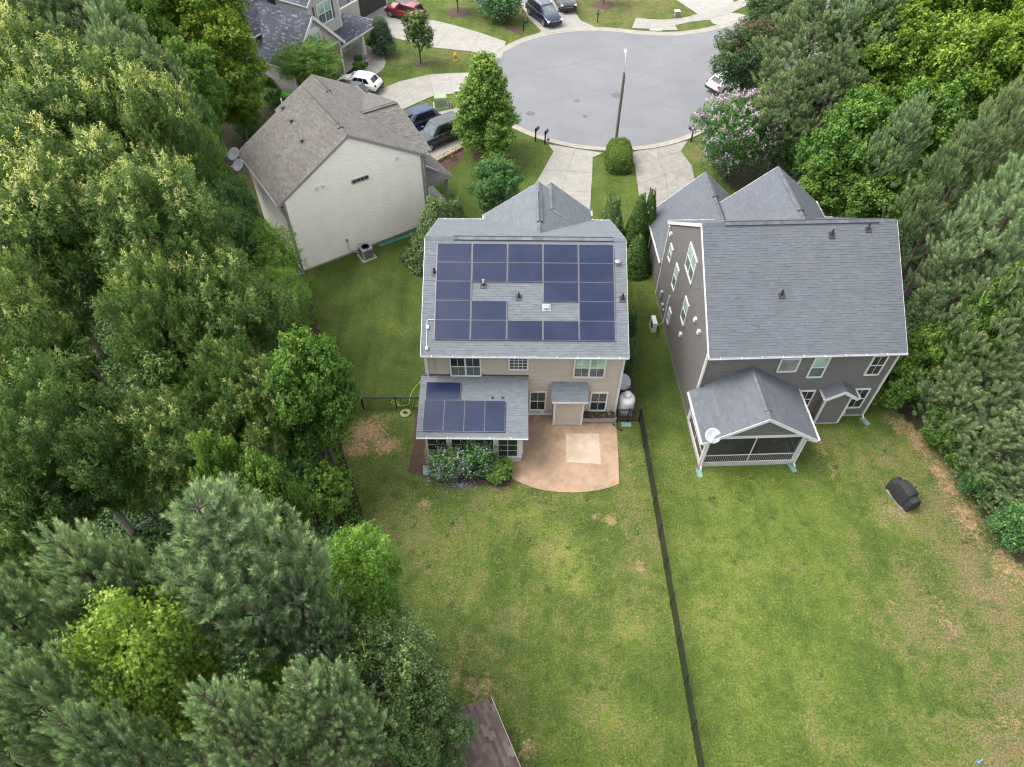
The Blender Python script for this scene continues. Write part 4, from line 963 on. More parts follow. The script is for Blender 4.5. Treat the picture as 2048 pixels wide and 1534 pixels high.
# closet bump-out with its gabled roof
bx0, bx1, by = 2.22, 3.66, -6.18
for P0, e, Wd, n in (((bx0, by, 0), (1, 0, 0), bx1 - bx0, (0, -1, 0)),):
    def bc(z): 
        o = max(0, min((bx1 - bx0) / 2, (z - 2.72) / .62)); return (o, (bx1 - bx0) - o)
    siding(h2, P0, e, Wd, .15, 3.14, n, MT['taupe_siding'], clip=bc)
siding(h2, (bx0, -D2 / 2, 0), (0, -1, 0), abs(by + D2 / 2), .15, 2.72, (-1, 0, 0), MT['taupe_siding']); siding(h2, (bx1, by, 0), (0, 1, 0), abs(by + D2 / 2), .15, 2.72, (1, 0, 0), MT['taupe_siding'])
for x in (bx0, bx1): MB().box(x - .06, x + .06, by - .055, by + .055, .1, 2.74).build('corner_board', MT['white'], h2)
MB().box(bx0 - .02, bx1 + .02, by - .03, -D2 / 2, -.1, .15).build('foundation', MT['found'], h2)
cross_gable(h2, (bx0 + bx1) / 2, .98, -D2 / 2 - .02, -6.48, 2.72, 3.38, MT['roof2'])
MB().box(3.95, 4.15, YB2 - .12, YB2, .35, .62).build('outlet_box', MT['white'], h2)
# things kept on the porch
def thing_at(h, x, y): return to_world(H2_C, H2_R, x, y)
x, y = thing_at(h2, -2.5, -7.3)
rug = MB().prism(arc(x, y, .8, 0, 340, 17), .243, .252); tag(rug.build('rug', MT['iron']), 'dark patterned round rug inside the screened porch', 'rug')
x, y = thing_at(h2, -.75, -7.6)
ch = thing('patio_chair', 'pale folding chair behind the porch screen, near its right end', 'chair', (x, y, .243), .5)
for sx in (-.25, .25):
    for sy in (-.22, .22): MB().bar((sx, sy, 0), (sx, sy, .43 if sy < 0 else .95), .035).build('leg', MT['wood_grey'], ch)
MB().box(-.28, .28, -.27, .25, .43, .47).build('seat', MT['wood_grey'], ch)
for k in range(4): MB().box(-.28, .28, .23, .26, .55 + k * .1, .62 + k * .1).build('back_slat', MT['wood_grey'], ch)

# ------------------------------------------------------------------ the pale house with the weathered tan roof
h3 = thing('house', 'pale sided house with a weathered tan shingle roof and a blank gable wall', 'house', (*H3_C, 0), H3_R)
EZ3, RZ3, HW3, RL3 = 6.12, 9.45, 5.24, 7.5
m3 = MT['cream_siding']; r3 = MT['roof3']
P3 = (RZ3 - EZ3) / (HW3 + .42); zw3 = EZ3 + P3 * .42 - .16
def g3(z):
    o = max(0, min(HW3, (z - zw3) / P3)); return (o, 2 * HW3 - o)
siding(h3, (-HW3, 0, 0), (1, 0, 0), 2 * HW3, .2, zw3 + P3 * HW3 - .02, (0, -1, 0), m3, .2, g3)
siding(h3, (HW3, RL3, 0), (-1, 0, 0), 2 * HW3, .2, zw3 + P3 * HW3 - .02, (0, 1, 0), m3, .2, g3)
siding(h3, (-HW3, RL3, 0), (0, -1, 0), RL3, .2, zw3, (-1, 0, 0), m3, .2); siding(h3, (HW3, 0, 0), (0, 1, 0), RL3, .2, zw3, (1, 0, 0), m3, .2)
MB().box(-HW3 - .01, HW3 + .01, -.01, RL3 + .01, -.1, .2).build('foundation', MT['found'], h3)
for x in (-HW3, HW3): MB().box(x - .085, x + .085, -.085, .085, .15, zw3).build('corner_board', MT['grey_trim'], h3)
cross_gable(h3, 0, HW3 + .42, RL3 + .15, -.15, EZ3, RZ3, r3, trim='grey_trim', rake=.22)
ridge_vent(h3, (0, .9, RZ3), (0, RL3 - .6, RZ3), P3, r3)
for x in (-1, 1):
    MB().box(min(x * HW3, x * (HW3 + .4)), max(x * HW3, x * (HW3 + .4)), -.14, RL3, EZ3 - .19, EZ3 - .15).build('soffit', MT['grey_trim'], h3)
p3f = cross_gable(h3, 5.3, 5.0, 2.6, 6.25, 6.1, 7.5, r3, m3, axis='x', trim='grey_trim', base=.2, exposure=.2, wall_inset=.5)
ridge_vent(h3, (3.3, 5.3, 7.5), (6.1, 5.3, 7.5), p3f, r3)
cross_gable(h3, 2.3, 3.4, RL3 - .5, 11.9, 6.15, 8.0, r3, m3, trim='grey_trim', base=.2, exposure=.2)
ridge_vent(h3, (2.3, 8.7, 8.0), (2.3, 11.3, 8.0), .55, r3)
window(h3, (-.3, -.026, 5.72), (1, 0, 0), (0, -1, 0), 1.3, .32, kind='strip', upper='glass', frame=.06, mat='grey_trim')
for x, z in ((-2.79, 6.29), (-2.34, 6.31), (3.35, 6.53)): wall_vent(h3, (x, -.026, z), (1, 0, 0), (0, -1, 0), .1)
def on3(u, v):
    d = RW @ np.array([(u - CX) / F, (v - CY) / F, 1.0]); cr, sr = math.cos(H3_R), math.sin(H3_R)
    o = np.array([-(cr * H3_C[0] + sr * H3_C[1]), -(-sr * H3_C[0] + cr * H3_C[1]), CAM_H]); dl = np.array([cr * d[0] + sr * d[1], -sr * d[0] + cr * d[1], d[2]])
    nn = np.array([-P3, 0, 1.0]); t = nn @ (np.array([-HW3 - .42, 0, EZ3]) - o) / (nn @ dl); return Vector(o + dl * t)
for (u, v) in ((567, 218), (584, 244), (605, 284)): pipe_vent(h3, on3(u, v), 'pvc', .8)
MB().box(-1.6, -1.4, -.12, -.026, 1.25, 1.5).build('disconnect_box', MT['grey_box'], h3)
MB().tube([(-1.5, -.1, 1.25), (-1.45, -.1, .6), (-1.1, -.3, .25), (-.6, -.7, .2)], .03, 6).build('refrigerant_line', MT['pvc'], h3)
# corner porch with a hipped roof
hx0, hx1, hy0, hy1 = HW3, 8.15, 1.1, 5.0
roof_plane(h3, (hx0 - .02, hy0, 2.75), (1, 0, 0), (0, 1, .55), hx1 - hx0, 1.95 * 1.14, r3, clip=lambda t: (0, (hx1 - hx0) - t / 1.14), trim=MT['grey_trim'])
roof_plane(h3, (hx1, hy0, 2.75), (0, 1, 0), (-1, 0, .55), hy1 - hy0, 2.9 * 1.14, r3, clip=lambda t: (min(1.95, t / 1.14), 3.9), trim=MT['grey_trim'])
ridge_caps(h3, (hx1, hy0, 2.75), (hx1 - 1.95, hy0 + 1.95, 3.83), r3, drop=.05)
gutter_run(h3, (hx0, hy0, 2.74), (hx1, hy0, 2.74), (0, -1, 0), 'grey_trim'); gutter_run(h3, (hx1, hy0, 2.74), (hx1, hy1, 2.74), (1, 0, 0), 'grey_trim')
MB().box(hx0, hx1 - .1, hy0 + .15, hy0 + .3, 2.35, 2.66).build('porch_beam', MT['white'], h3)
for y in (hy0 + .25, hy1 - .3): MB().box(hx1 - .42, hx1 - .2, y - .1, y + .1, 0, 2.62).build('porch_post', MT['grey_trim'], h3)
MB().box(hx0, hx1 - .15, hy0 + .1, hy1, -.05, .2).build('porch_floor', MT['porch_floor'], h3)
downspout(h3, [(-HW3 - .5, -.05, EZ3 - .1), (-HW3 - .05, -.1, EZ3 - .6), (-HW3 - .05, -.1, .2)], 'grey_trim')

# ------------------------------------------------------------------ the far left house with the brick front gable
u_, v_ = -50.0, 49.1; H4_R = R_(60)
H4_C = (u_ * .866 + v_ * .5, u_ * -.5 + v_ * .866)
h4 = thing('house', 'grey-beige craftsman house with charcoal roofs, brick front and pillared porch', 'house', (*H4_C, 0), H4_R)
m4, r4 = MT['grey_siding'], MT['roof4']
# low front gable, ridge along y, open end towards the viewer (-y)
cross_gable(h4, 0, 3.65, 6.0, -.42, 3.4, 7.05, r4, MT['shake'], wall_inset=.42, side_inset=.35, exposure=.24, rake=.26)
siding(h4, (-3.3, 9, 0), (0, -1, 0), 9, .2, 3.55, (-1, 0, 0), m4, .2)
MB().box(-3.28, 3.28, .01, 8, -.1, 1.2).build('foundation', MT['found'], h4)
# brick lower front: courses of bricks on a backing wall
m = MB().box(-3.3, 3.3, 0, .2, 0, 3.5); bw = m.build('brick_wall', MT['brick'], h4)
m = MB(); rb = random.Random(5)
for r in range(36):
    x = -3.3 - (.12 if r % 2 else 0); z = .02 + r * .096
    while x < 3.28:
        m.quad((max(-3.3, x), -.014, z), (min(3.3, x + .225), -.014, z), (min(3.3, x + .225), -.014, z + .082), (max(-3.3, x), -.014, z + .082)); x += .24
m.build('bricks', MT['brick'], bw, kind='stuff')
board(h4, 'belt_board', (-3.4, -.02, 3.5), (3.4, -.02, 3.5), .22, .06, (0, -1, 0))
for x in (-3.3, 3.3): MB().box(x - .1, x + .1, -.06, .1, .1, 3.6).build('corner_board', MT['white'], h4)
window(h4, (-1.15, -.03, 3.72), (1, 0, 0), (0, -1, 0), 2.1, 1.75, kind='twin', upper='glass_blind', lower='glass_screen', frame=.12)
pts = [(-1.2, -.03, 5.48)] + [(-.1 + 1.15 * math.cos(a), -.03, 5.48 + .42 * math.sin(a)) for a in np.linspace(math.pi, 0, 11)] + [(1.0, -.03, 5.48)]
MB().extrude(pts, (0, -.06, 0)).build('arched_head', MT['white'], h4)
window(h4, (.6, -.02, .9), (1, 0, 0), (0, -1, 0), 1.6, 1.7, kind='twin', upper='glass', lower='glass_screen', frame=.1)
# main block behind, ridge along x, gable end to the left
MX0, MX1, MY0, MY1, ME, MR = -2.95, 12.0, 5.0, 14.0, 5.15, 10.1
pm = (MR - ME) / 4.9
siding(h4, (MX0, MY0, 0), (1, 0, 0), 6.6, 3.2, ME + .2, (0, -1, 0), m4, .2)
def gm_(z):
    o = max(0, min(4.5, (z - (ME + .25)) / pm)); return (o, 9 - o)
siding(h4, (MX0, MY1, 0), (0, -1, 0), 9, .2, ME + .25 + pm * 4.5 - .03, (-1, 0, 0), m4, .2, gm_)
roof_plane(h4, (MX0 - .2, MY0 - .4, ME), (1, 0, 0), (0, 1, pm), MX1 - MX0, 4.9 * math.sqrt(1 + pm * pm), r4)
roof_plane(h4, (MX1, MY1 + .4, ME), (-1, 0, 0), (0, -1, pm), MX1 - MX0 + .2, 4.9 * math.sqrt(1 + pm * pm), r4)
for sy, ye in ((MY0 - .4, 9.5), (MY1 + .4, 9.5)): board(h4, 'rake_board', (MX0 - .2, sy, ME - .12), (MX0 - .2, ye, MR - .12), .26, .03, (-1, 0, 0))
gutter_run(h4, (MX0 - .2, MY0 - .4, ME), (.6, MY0 - .4, ME), (0, -1, 0)); downspout(h4, [(.2, 4.5, ME - .1), (.2, 4.85, ME - .5), (.2, 4.85, 4.6)])
MB().box(MX0 - .06, MX0 + .06, MY0 - .06, MY0 + .06, 2.6, ME + .1).build('corner_board', MT['white'], h4)
window(h4, (MX0 - .03, 9.4, 3.6), (0, -1, 0), (-1, 0, 0), .9, 1.3, upper='glass', lower='glass_screen')
wall_vent(h4, (MX0 - .03, 7.2, 6.4), (0, -1, 0), (-1, 0, 0), .16); wall_vent(h4, (MX0 - .03, 6.8, 6.4), (0, -1, 0), (-1, 0, 0), .16)
# upper front gable with the twin window
siding(h4, (1.6, 1.6, 0), (1, 0, 0), 4.15, 3.4, 7.2, (0, -1, 0), m4, .2); siding(h4, (5.75, 1.6, 0), (0, 1, 0), 4, 3.4, 7.2, (1, 0, 0), m4, .2); siding(h4, (1.6, 5.6, 0), (0, -1, 0), 4, 3.4, 7.2, (-1, 0, 0), MT['white'], .2)
for x in (1.6, 5.75): MB().box(x - .07, x + .07, 1.54, 1.68, 3.4, 7.2).build('corner_board', MT['white'], h4)
window(h4, (2.6, 1.57, 4.7), (1, 0, 0), (0, -1, 0), 2.1, 2.0, kind='twin', upper='glass_blind', lower='glass_screen', frame=.13)
for x in (2.3, 4.98): MB().box(x - .2, x + .02, 1.53, 1.57, 4.75, 6.65).build('shutter', MT['vent_dark'], h4)
cross_gable(h4, 3.67, 2.5, 6.5, 1.2, 7.1, 9.4, r4, MT['shake'], wall_inset=.4, side_inset=.4, exposure=.24)
# porch roof on pillars
ps = 1.05 / 2.6
roof_plane(h4, (3.2, -.1, 2.95), (1, 0, 0), (0, 1, ps), 6.5, 2.75 * math.sqrt(1 + ps * ps), r4, clip=lambda t: (0, 6.5 - t * .75))
roof_plane(h4, (9.7, -.1, 2.95), (0, 1, 0), (-1, 0, .52), 5.0, 2.1 * 1.127, r4, clip=lambda t: (t * 1.18, 5.0))
gutter_run(h4, (3.3, -.1, 2.95), (9.7, -.1, 2.95), (0, -1, 0)); gutter_run(h4, (9.7, -.1, 2.95), (9.7, 4.6, 2.95), (1, 0, 0))
MB().box(3.4, 9.5, .1, .28, 2.55, 2.85).build('porch_beam', MT['white'], h4); MB().box(9.3, 9.48, .3, 4.5, 2.55, 2.84).build('porch_beam', MT['white'], h4)
for x, y in ((6.9, .2), (9.3, .2), (9.3, 4.2)):
    m = MB().loft([[(x + a * w_, y + b * w_, z) for a, b in ((-1, -1), (1, -1), (1, 1), (-1, 1))] for z, w_ in ((.2, .19), (2.6, .13))]); m.build('porch_pillar', MT['white'], h4)
    MB().box(x - .26, x + .26, y - .26, y + .26, 0, .21).build('pillar_base', MT['white'], h4)
MB().box(3.35, 9.6, .05, 5.0, -.05, .19).build('porch_floor', MT['porch_floor'], h4)
for k in range(4): MB().box(3.45, 5.2, -.3 - k * .3, .02 - k * .3, -.05, .16 - k * .035).build('step', MT['white' if k % 2 else 'black'], h4)
siding(h4, (5.75, 3.0, 0), (1, 0, 0), 4.5, .2, 4.4, (0, -1, 0), m4, .2)
MB().box(6.3, 7.25, 2.92, 2.97, .2, 2.3).build('door', MT['white'], h4)
# garage wing at the back right
siding(h4, (11.0, 7.0, 0), (1, 0, 0), 9.0, .1, 4.5, (0, -1, 0), MT['grey_box'], .2)
gd = MB().box(14.6, 19.4, 6.90, 6.96, .05, 2.55).build('garage_door', MT['garage_door'], h4)
for k in range(1, 4): MB().box(14.62, 19.38, 6.885, 6.897, .05 + k * .625 - .012, .05 + k * .625 + .012).build('panel_joint', MT['vent_dark'], gd)
for x0, x1, z0, z1 in ((14.35, 14.6, 0, 2.8), (19.4, 19.65, 0, 2.8), (14.6, 19.4, 2.55, 2.8)): MB().box(x0, x1, 6.86, 6.98, z0, z1).build('door_casing', MT['white'], h4)
MB().box(13.2, 13.5, 6.8, 7.0, 0, 3.2).build('corner_board', MT['white'], h4)
roof_plane(h4, (10.8, 6.5, 4.4), (1, 0, 0), (0, 1, .6), 9.4, 5.5, r4)
for y, z in ((4.6, 1.3), (3.9, 1.25)): MB().box(-3.5, -3.3, y, y + .35, z, z + .75).build('meter_box', MT['grey_box'], h4)

# ------------------------------------------------------------------ the brown roofed shed at the bottom edge
sd_r = math.atan2(-2.7, 1.25) + math.pi / 2
shed = thing('shed', 'garden shed with a mauve-brown shingle roof at the bottom edge', 'shed', (-.82, 9.69, 0), math.atan2(6.99 - 9.69, .43 + .82))
# local x runs along the right eave towards the viewer, local y to the right of that (towards the lawn is +y)
SL, SW, SE, SR = 5.0, 1.55, 2.2, 2.95
ps_ = (SR - SE) / SW; LL = SW * math.sqrt(1 + ps_ ** 2)
roof_plane(shed, (0, 0, SE), (1, 0, 0), (0, -1, ps_), SL, LL, MT['roof5'], trim=MT['vent_dark'], exposure=.17)
roof_plane(shed, (0, -2 * SW, SE), (1, 0, 0), (0, 1, ps_), SL, LL, MT['roof5'], trim=MT['vent_dark'], exposure=.17)
ridge_caps(shed, (0, -SW, SR), (SL, -SW, SR), MT['roof5'], drop=.08)
board(shed, 'drip_edge', (0, .02, SE - .02), (SL, .02, SE - .02), .05, .012, (0, 1, 0))
for y in (-.12, -2 * SW + .12): MB().box(.15, SL - .15, y - .05, y + .05, 0, SE - .05).build('wall', MT['taupe_siding'], shed)
for x in (.15, SL - .15):
    m = MB(); m.extrude([(x, -.12, 0), (x, -2 * SW + .12, 0), (x, -2 * SW + .12, SE - .08), (x, -SW, SR - .15), (x, -.12, SE - .08)], (.08, 0, 0)); m.build('wall', MT['taupe_siding'], shed)

# ------------------------------------------------------------------ cars
def car(label, cat, loc, heading, col, L=4.7, Wd=1.88, H=1.68, kind='suv', metal=0.3, wheelbase=None, rails=False, sunroof=None, dark_roof=False, name='parked_car', chrome=False):
    root = thing(name, label, cat, (*loc, .045), heading)
    pm_ = paint(name + '_paint', col, metal)
    hl, hw = L / 2, Wd / 2; wr = .36 if kind != 'hatch' else .32; wb = wheelbase or L * .59
    fx = hl - (L - wb) * .46; rx = fx - wb
    belt = H * .60; zl = .24
    if kind == 'pickup': prof = [(hl, .48, .78, .86), (hl - .06, .36, .95, .93), (hl - .35, .3, 1.08, .97), (hl - 1.25, .28, 1.14, 1.0), (0.0, .28, belt + .08, 1.0), (-hl + .3, .3, belt + .08, 1.0), (-hl, .42, belt + .02, .96)]
    elif kind == 'van': prof = [(hl, .42, .62, .74), (hl - .1, .28, .76, .88), (hl - .45, .24, .92, .97), (hl - 1.0, .24, 1.04, 1.0), (hl - 1.7, .24, belt, 1.0), (-hl + .5, .24, belt + .1, 1.0), (-hl + .1, .28, belt + .1, .96), (-hl, .4, belt - .05, .90)]
    elif kind == 'hatch': prof = [(hl, .38, .58, .74), (hl - .1, .24, .70, .88), (hl - .5, .2, .82, .97), (hl - 1.1, .2, .90, 1.0), (0, .2, belt, 1.0), (-hl + .6, .2, belt + .1, 1.0), (-hl + .12, .24, belt + .08, .95), (-hl, .38, belt - .12, .86)]
    else: prof = [(hl, .46, .70, .78), (hl - .08, .3, .84, .90), (hl - .45, .26, .98, .98), (hl - 1.25, .25, 1.06, 1.0), (0, .25, belt, 1.0), (-hl + .5, .26, belt + .06, 1.0), (-hl + .1, .3, belt + .05, .96), (-hl, .42, belt - .06, .90)]
    secs = []
    for (x, zb, zt, k) in prof:
        w = hw * k; sh = (zt - zb)
        ring = [(x, -w * .90, zb), (x, -w, zb + sh * .28), (x, -w, zb + sh * .62), (x, -w * .955, zt - .03), (x, -w * .80, zt + .015), (x, 0, zt + .035), (x, w * .80, zt + .015), (x, w * .955, zt - .03), (x, w, zb + sh * .62), (x, w, zb + sh * .28), (x, w * .90, zb)]
        secs.append(ring)
    body = MB().loft(secs).build('body', pm_, root, smooth=False)
    body.data.polygons.foreach_set('use_smooth', [True] * len(body.data.polygons)); mod = body.modifiers.new('round', 'SUBSURF'); mod.levels = 1; mod.render_levels = 2
    # cabin: belt ring to roof ring
    if kind == 'pickup': xa, xb, xc, xd = hl - 1.55, hl - 2.25, -hl + 1.75, -hl + 1.6
    elif kind == 'van': xa, xb, xc, xd = hl - .95, hl - 1.95, -hl + .55, -hl + .12
    elif kind == 'hatch': xa, xb, xc, xd = hl - 1.05, hl - 1.95, -hl + .75, -hl + .22
    else: xa, xb, xc, xd = hl - 1.3, hl - 2.05, -hl + .55, -hl + .12
    zb_ = belt - .02; bw, tw = hw * .93, hw * .76
    zf = 1.0 if kind != 'hatch' else .86
    if kind == 'van': zf = 1.0
    base = [(xa, -bw * .86, zf), (xa, bw * .86, zf), (xd, bw * .9, zb_ + .05), (xd, -bw * .9, zb_ + .05)]
    n_ = 6
    cab = MB()
    def ring_at(t):
        z0 = [zf, zf, zb_ + .05, zb_ + .05]
        x = [xa + (xb - xa) * t, xd + (xc - xd) * t]
        w0 = bw + (tw - bw) * t
        zz = [zf + (H - .06 - zf) * t, (zb_ + .05) + (H - .08 - zb_ - .05) * t]
        return [(x[0], -w0 * .88, zz[0]), (x[0], w0 * .88, zz[0]), (x[0] - .35, w0, zz[0] + .03 * t), (x[1] + .35, w0, zz[1] + .03 * t), (x[1], w0 * .9, zz[1]), (x[1], -w0 * .9, zz[1]), (x[1] + .35, -w0, zz[1] + .03 * t), (x[0] - .35, -w0, zz[0] + .03 * t)]
    rt = ring_at(1.0); rb_ = ring_at(0.0); rb_ = [(p[0], p[1], p[2] - .08) for p in rb_]
    crown = [(p[0] * .93 + (xb + xc) / 2 * .07, p[1] * .84, p[2] + .055) for p in rt]
    cab.loft([rb_, rt, crown])
    cabin = cab.build('cabin', pm_, root)
    md = cabin.modifiers.new('soften', 'BEVEL'); md.width = .03; md.segments = 2; md.limit_method = 'ANGLE'; md.angle_limit = R_(20)
    def glass(quad, nm, inset=(.08, .1, .10), mat='car_glass', off=.012, parts=1):
        q = [Vector(p) for p in quad]                              # bottom-left, bottom-right, top-right, top-left
        for k in range(parts):
            s0, s1 = k / parts, (k + 1) / parts
            def bil(s, t): return (q[0] * (1 - s) + q[1] * s) * (1 - t) + (q[3] * (1 - s) + q[2] * s) * t
            i = inset[0] / parts if parts > 1 else inset[0]
            c = [bil(s0 + (inset[0] if k == 0 else .018), inset[1]), bil(s1 - (inset[0] if k == parts - 1 else .018), inset[1]), bil(s1 - (inset[0] if k == parts - 1 else .018), 1 - inset[2]), bil(s0 + (inset[0] if k == 0 else .018), 1 - inset[2])]
            n = (c[1] - c[0]).cross(c[3] - c[0]).normalized()
            m_ = MB(); m_.extrude([p + n * off for p in c], -n * .02); m_.build(nm, MT[mat], root)
    glass([rb_[1], rb_[0], rt[0], rt[1]], 'windshield', (.05, .14, .05), 'windshield')
    glass([rb_[5], rb_[4], rt[4], rt[5]], 'rear_window', (.08, .30, .06))
    glass([rb_[7], rb_[6], rt[6], rt[7]] if False else [rb_[6], rb_[7], rt[7], rt[6]], 'side_window', (.03, .26, .08), parts=3)
    glass([rb_[2], rb_[3], rt[3], rt[2]], 'side_window', (.03, .26, .08), parts=3)
    for sy in (-1, 1):
        for x in (fx, rx):
            c = (x, sy * (hw + .012), wr)
            MB().lathe([(wr + .07, -.06), (wr + .07, .0), (wr - .02, .004)], (x, sy * (hw - .0), wr), (0, sy, 0), n=20).build('wheel_arch', MT['dark_plastic'], root)
            w_ = MB().lathe([(wr * .62, -.2), (wr - .03, -.2), (wr, -.16), (wr, -.03), (wr - .04, .008), (wr * .68, .010)], c, (0, sy, 0), n=20).build('wheel', MT['rubber'], root)
            r_ = MB().lathe([(wr * .69, .0105), (wr * .69, .016), (wr * .64, .018), (wr * .58, .0125)], c, (0, sy, 0), n=20)
            for k in range(5):
                a = 2 * math.pi * k / 5; d = Vector((math.cos(a), 0, math.sin(a)))
                r_.obox(Vector(c) + Vector((0, sy * .018, 0)) + d * wr * .34, d, (0, 1, 0), Vector((-d.z, 0, d.x)), wr * .33, .008, .045)
            r_.lathe([(.07, .012), (.06, .03)], c, (0, sy, 0), n=10); r_.build('rim', MT['rim'], w_)
        MB().obox((xa - .35, sy * (hw + .08), zf + .12), (1, 0, 0), (0, 1, 0), ZUP, .07, .11, .08).build('mirror', pm_, root)
        zt = prof[1][2]
        MB().obox((hl - .16, sy * hw * .70, zt - .03), (1, -sy * .45, 0), (sy * .45, 1, 0), (-.3, 0, 1), .10, .22, .07).build('headlight', MT['light_lens'], root)
        zr = belt + .02
        MB().obox((-hl + .17, sy * hw * .80, zr - .04), (1, 0, 0), (0, 1, 0), (0.3, 0, 1), .10, .10, .085).build('taillight', MT['red_lens'], root)
        MB().box(rx + wr + .1, fx - wr - .1, min(sy * (hw - .02), sy * (hw + .008)), max(sy * (hw - .02), sy * (hw + .008)), .26, .42).build('rocker_panel', MT['dark_plastic'], root)
        if chrome:
            MB().bar((xa - .5, sy * (bw + .01), zb_ + .04), (xd + .5, sy * (bw + .01), zb_ + .07), .02, .03).build('window_trim', MT['chrome'], root)
        for xx in (.25, -.75): MB().box(xx - .1, xx + .1, min(sy * (hw - .01), sy * (hw + .02)), max(sy * (hw - .01), sy * (hw + .02)), belt - .18, belt - .14).build('door_handle', MT['chrome'] if chrome else pm_, root)
        if rails: MB().tube([(xb - .3, sy * tw * .86, H + .01), (xb - .45, sy * tw * .86, H + .07), (xc + .45, sy * tw * .86, H + .07), (xc + .3, sy * tw * .86, H + .0)], .025, 6).build('roof_rail', MT['chrome'], root)
    MB().obox((hl - .005, 0, .62), (1, 0, 0), (0, 1, 0), ZUP, .03, hw * .42, .07).build('grille', MT['dark_plastic'], root)
    MB().obox((hl - .02, 0, .44), (1, 0, 0), (0, 1, 0), ZUP, .06, hw * .8, .07).build('front_bumper', MT['dark_plastic'], root)
    MB().obox((hl + .015, 0, .70), (1, 0, 0), (0, 1, 0), ZUP, .015, hw * .5, .018).build('grille_trim', MT['chrome'], root)
    MB().obox((-hl + .01, 0, .46), (1, 0, 0), (0, 1, 0), ZUP, .07, hw * .86, .1).build('rear_bumper', MT['dark_plastic'], root)
    MB().obox((-hl - .005, 0, .80), (1, 0, 0), (0, 1, 0), ZUP, .015, .16, .08).build('licence_plate', MT['white_paint'], root)
    if sunroof: MB().box(sunroof[0], sunroof[1], -tw * .62, tw * .62, H + .0, H + .012).build('sunroof', MT['car_glass'], root)
    MB().lathe([(.05, 0), (.02, .07)], (xc + .15, 0, H - .02), n=8).build('antenna', MT['dark_plastic'], root)
    return root
def head(a, b): return math.atan2(b[1] - a[1], b[0] - a[0])
# dark grey car nearest the street tree: rear wheel -> front wheel
fw_, rw_ = (-7.26, 56.42), (-4.68, 58.6); hd = head(rw_, fw_); nx_, ny_ = -math.sin(hd), math.cos(hd)
def from_near_wheels(fw_, rw_, Wd, near):
    """car centre from the contact points of the two near wheels; near is +1 when they are on the car's left"""
    hd = head(rw_, fw_); cx = (fw_[0] + rw_[0]) / 2 - near * -math.sin(hd) * Wd / 2; cy_ = (fw_[1] + rw_[1]) / 2 - near * math.cos(hd) * Wd / 2
    return (cx, cy_), hd
loc, hd = from_near_wheels((-7.26, 56.5), (-4.75, 58.62), 1.95, 1)
car('dark grey sport utility car parked beside the blue one', 'car', loc, hd, (.042, .047, .052), 5.3, 2.02, 1.86, 'suv', .5, wheelbase=3.28, chrome=True)
hb = head((-7.0, 61.9), (-9.5, 60.0))
car('blue sport utility car between the dark grey one and the transformer box', 'car', (-9.05, 60.2), hb, (.010, .022, .075), 4.85, 1.95, 1.72, 'suv', .5, sunroof=(.2, .95), chrome=True)
loc, hd = from_near_wheels((-14.05, 84.2), (-11.65, 82.75), 1.9, 1)
car('red sport utility car in front of the brown garage door', 'car', loc, hd, (.17, .012, .018), 4.75, 1.9, 1.72, 'suv', .35, wheelbase=2.8, rails=True, sunroof=(-.6, .9))
car('white hatchback parked by the porch steps', 'car', (-15.2, 67.75), head((-12.8, 67.0), (-16, 67.95)), (.78, .78, .78), 4.5, 1.85, 1.5, 'hatch', .0)
car('black van mostly hidden behind the tan roof, beside the white hatchback', 'van', (-16.3, 65.35), head((-12.8, 64.0), (-16, 64.9)), (.012, .012, .014), 4.9, 1.95, 1.75, 'van', .2)
loc, hd = from_near_wheels((3.2, 82.15), (1.62, 85.2), 2.05, -1)
car('dark navy minivan standing at the end of the far driveway', 'minivan', loc, hd, (.012, .018, .045), 5.45, 2.1, 1.82, 'van', .4, wheelbase=3.35, chrome=True, rails=True)
car('dark grey pickup behind the navy minivan, its front facing the road', 'pickup', (5.75, 88.2), R_(-80), (.045, .048, .052), 5.6, 2.0, 1.85, 'pickup', .5)
car('white car half hidden behind the pink flowering tree', 'car', (21.2, 68.45), head((19.2, 67.1), (21.6, 68.7)), (.78, .78, .79), 4.7, 1.85, 1.5, 'hatch', 0)

# motorcycle seen over the roof edge
mc = thing('motorcycle', 'motorcycle seen just beyond the tan roof, with a round pale tank', 'motorcycle', (*G(738, 214), 0), 2.2)
for x in (-.7, .7):
    w_ = MB().lathe([(.2, -.05), (.3, -.06), (.32, 0), (.3, .06), (.2, .05)], (x, 0, .32), (0, 1, 0), n=18).build('wheel', MT['rubber'], mc)
    MB().lathe([(.19, -.02), (.19, .02)], (x, 0, .32), (0, 1, 0), n=14).build('rim', MT['rim'], w_)
MB().loft([[(x, y * w_, z + zz) for y, zz in ((-1, 0), (-.7, .13), (.7, .13), (1, 0), (.6, -.1), (-.6, -.1))] for x, w_, z in ((-.05, .14, .82), (.2, .2, .86), (.45, .14, .84))]).build('fuel_tank', MT['white_paint'], mc)
MB().loft([[(x, y * w_, z + zz) for y, zz in ((-1, 0), (-.6, .07), (.6, .07), (1, 0), (.6, -.06), (-.6, -.06))] for x, w_, z in ((-.75, .12, .82), (-.4, .17, .76), (-.06, .13, .80))]).build('seat', MT['rubber'], mc)
MB().box(-.3, .35, -.14, .14, .3, .72).build('engine', MT['galv'], mc)
MB().tube([(.75, .1, .35), (.5, .1, .95)], .03, 6).tube([(.75, -.1, .35), (.5, -.1, .95)], .03, 6).build('fork', MT['galv'], mc)
MB().tube([(.35, -.42, 1.12), (.48, -.15, 1.05), (.48, .15, 1.05), (.35, .42, 1.12)], .02, 6).build('handlebar', MT['black'], mc)
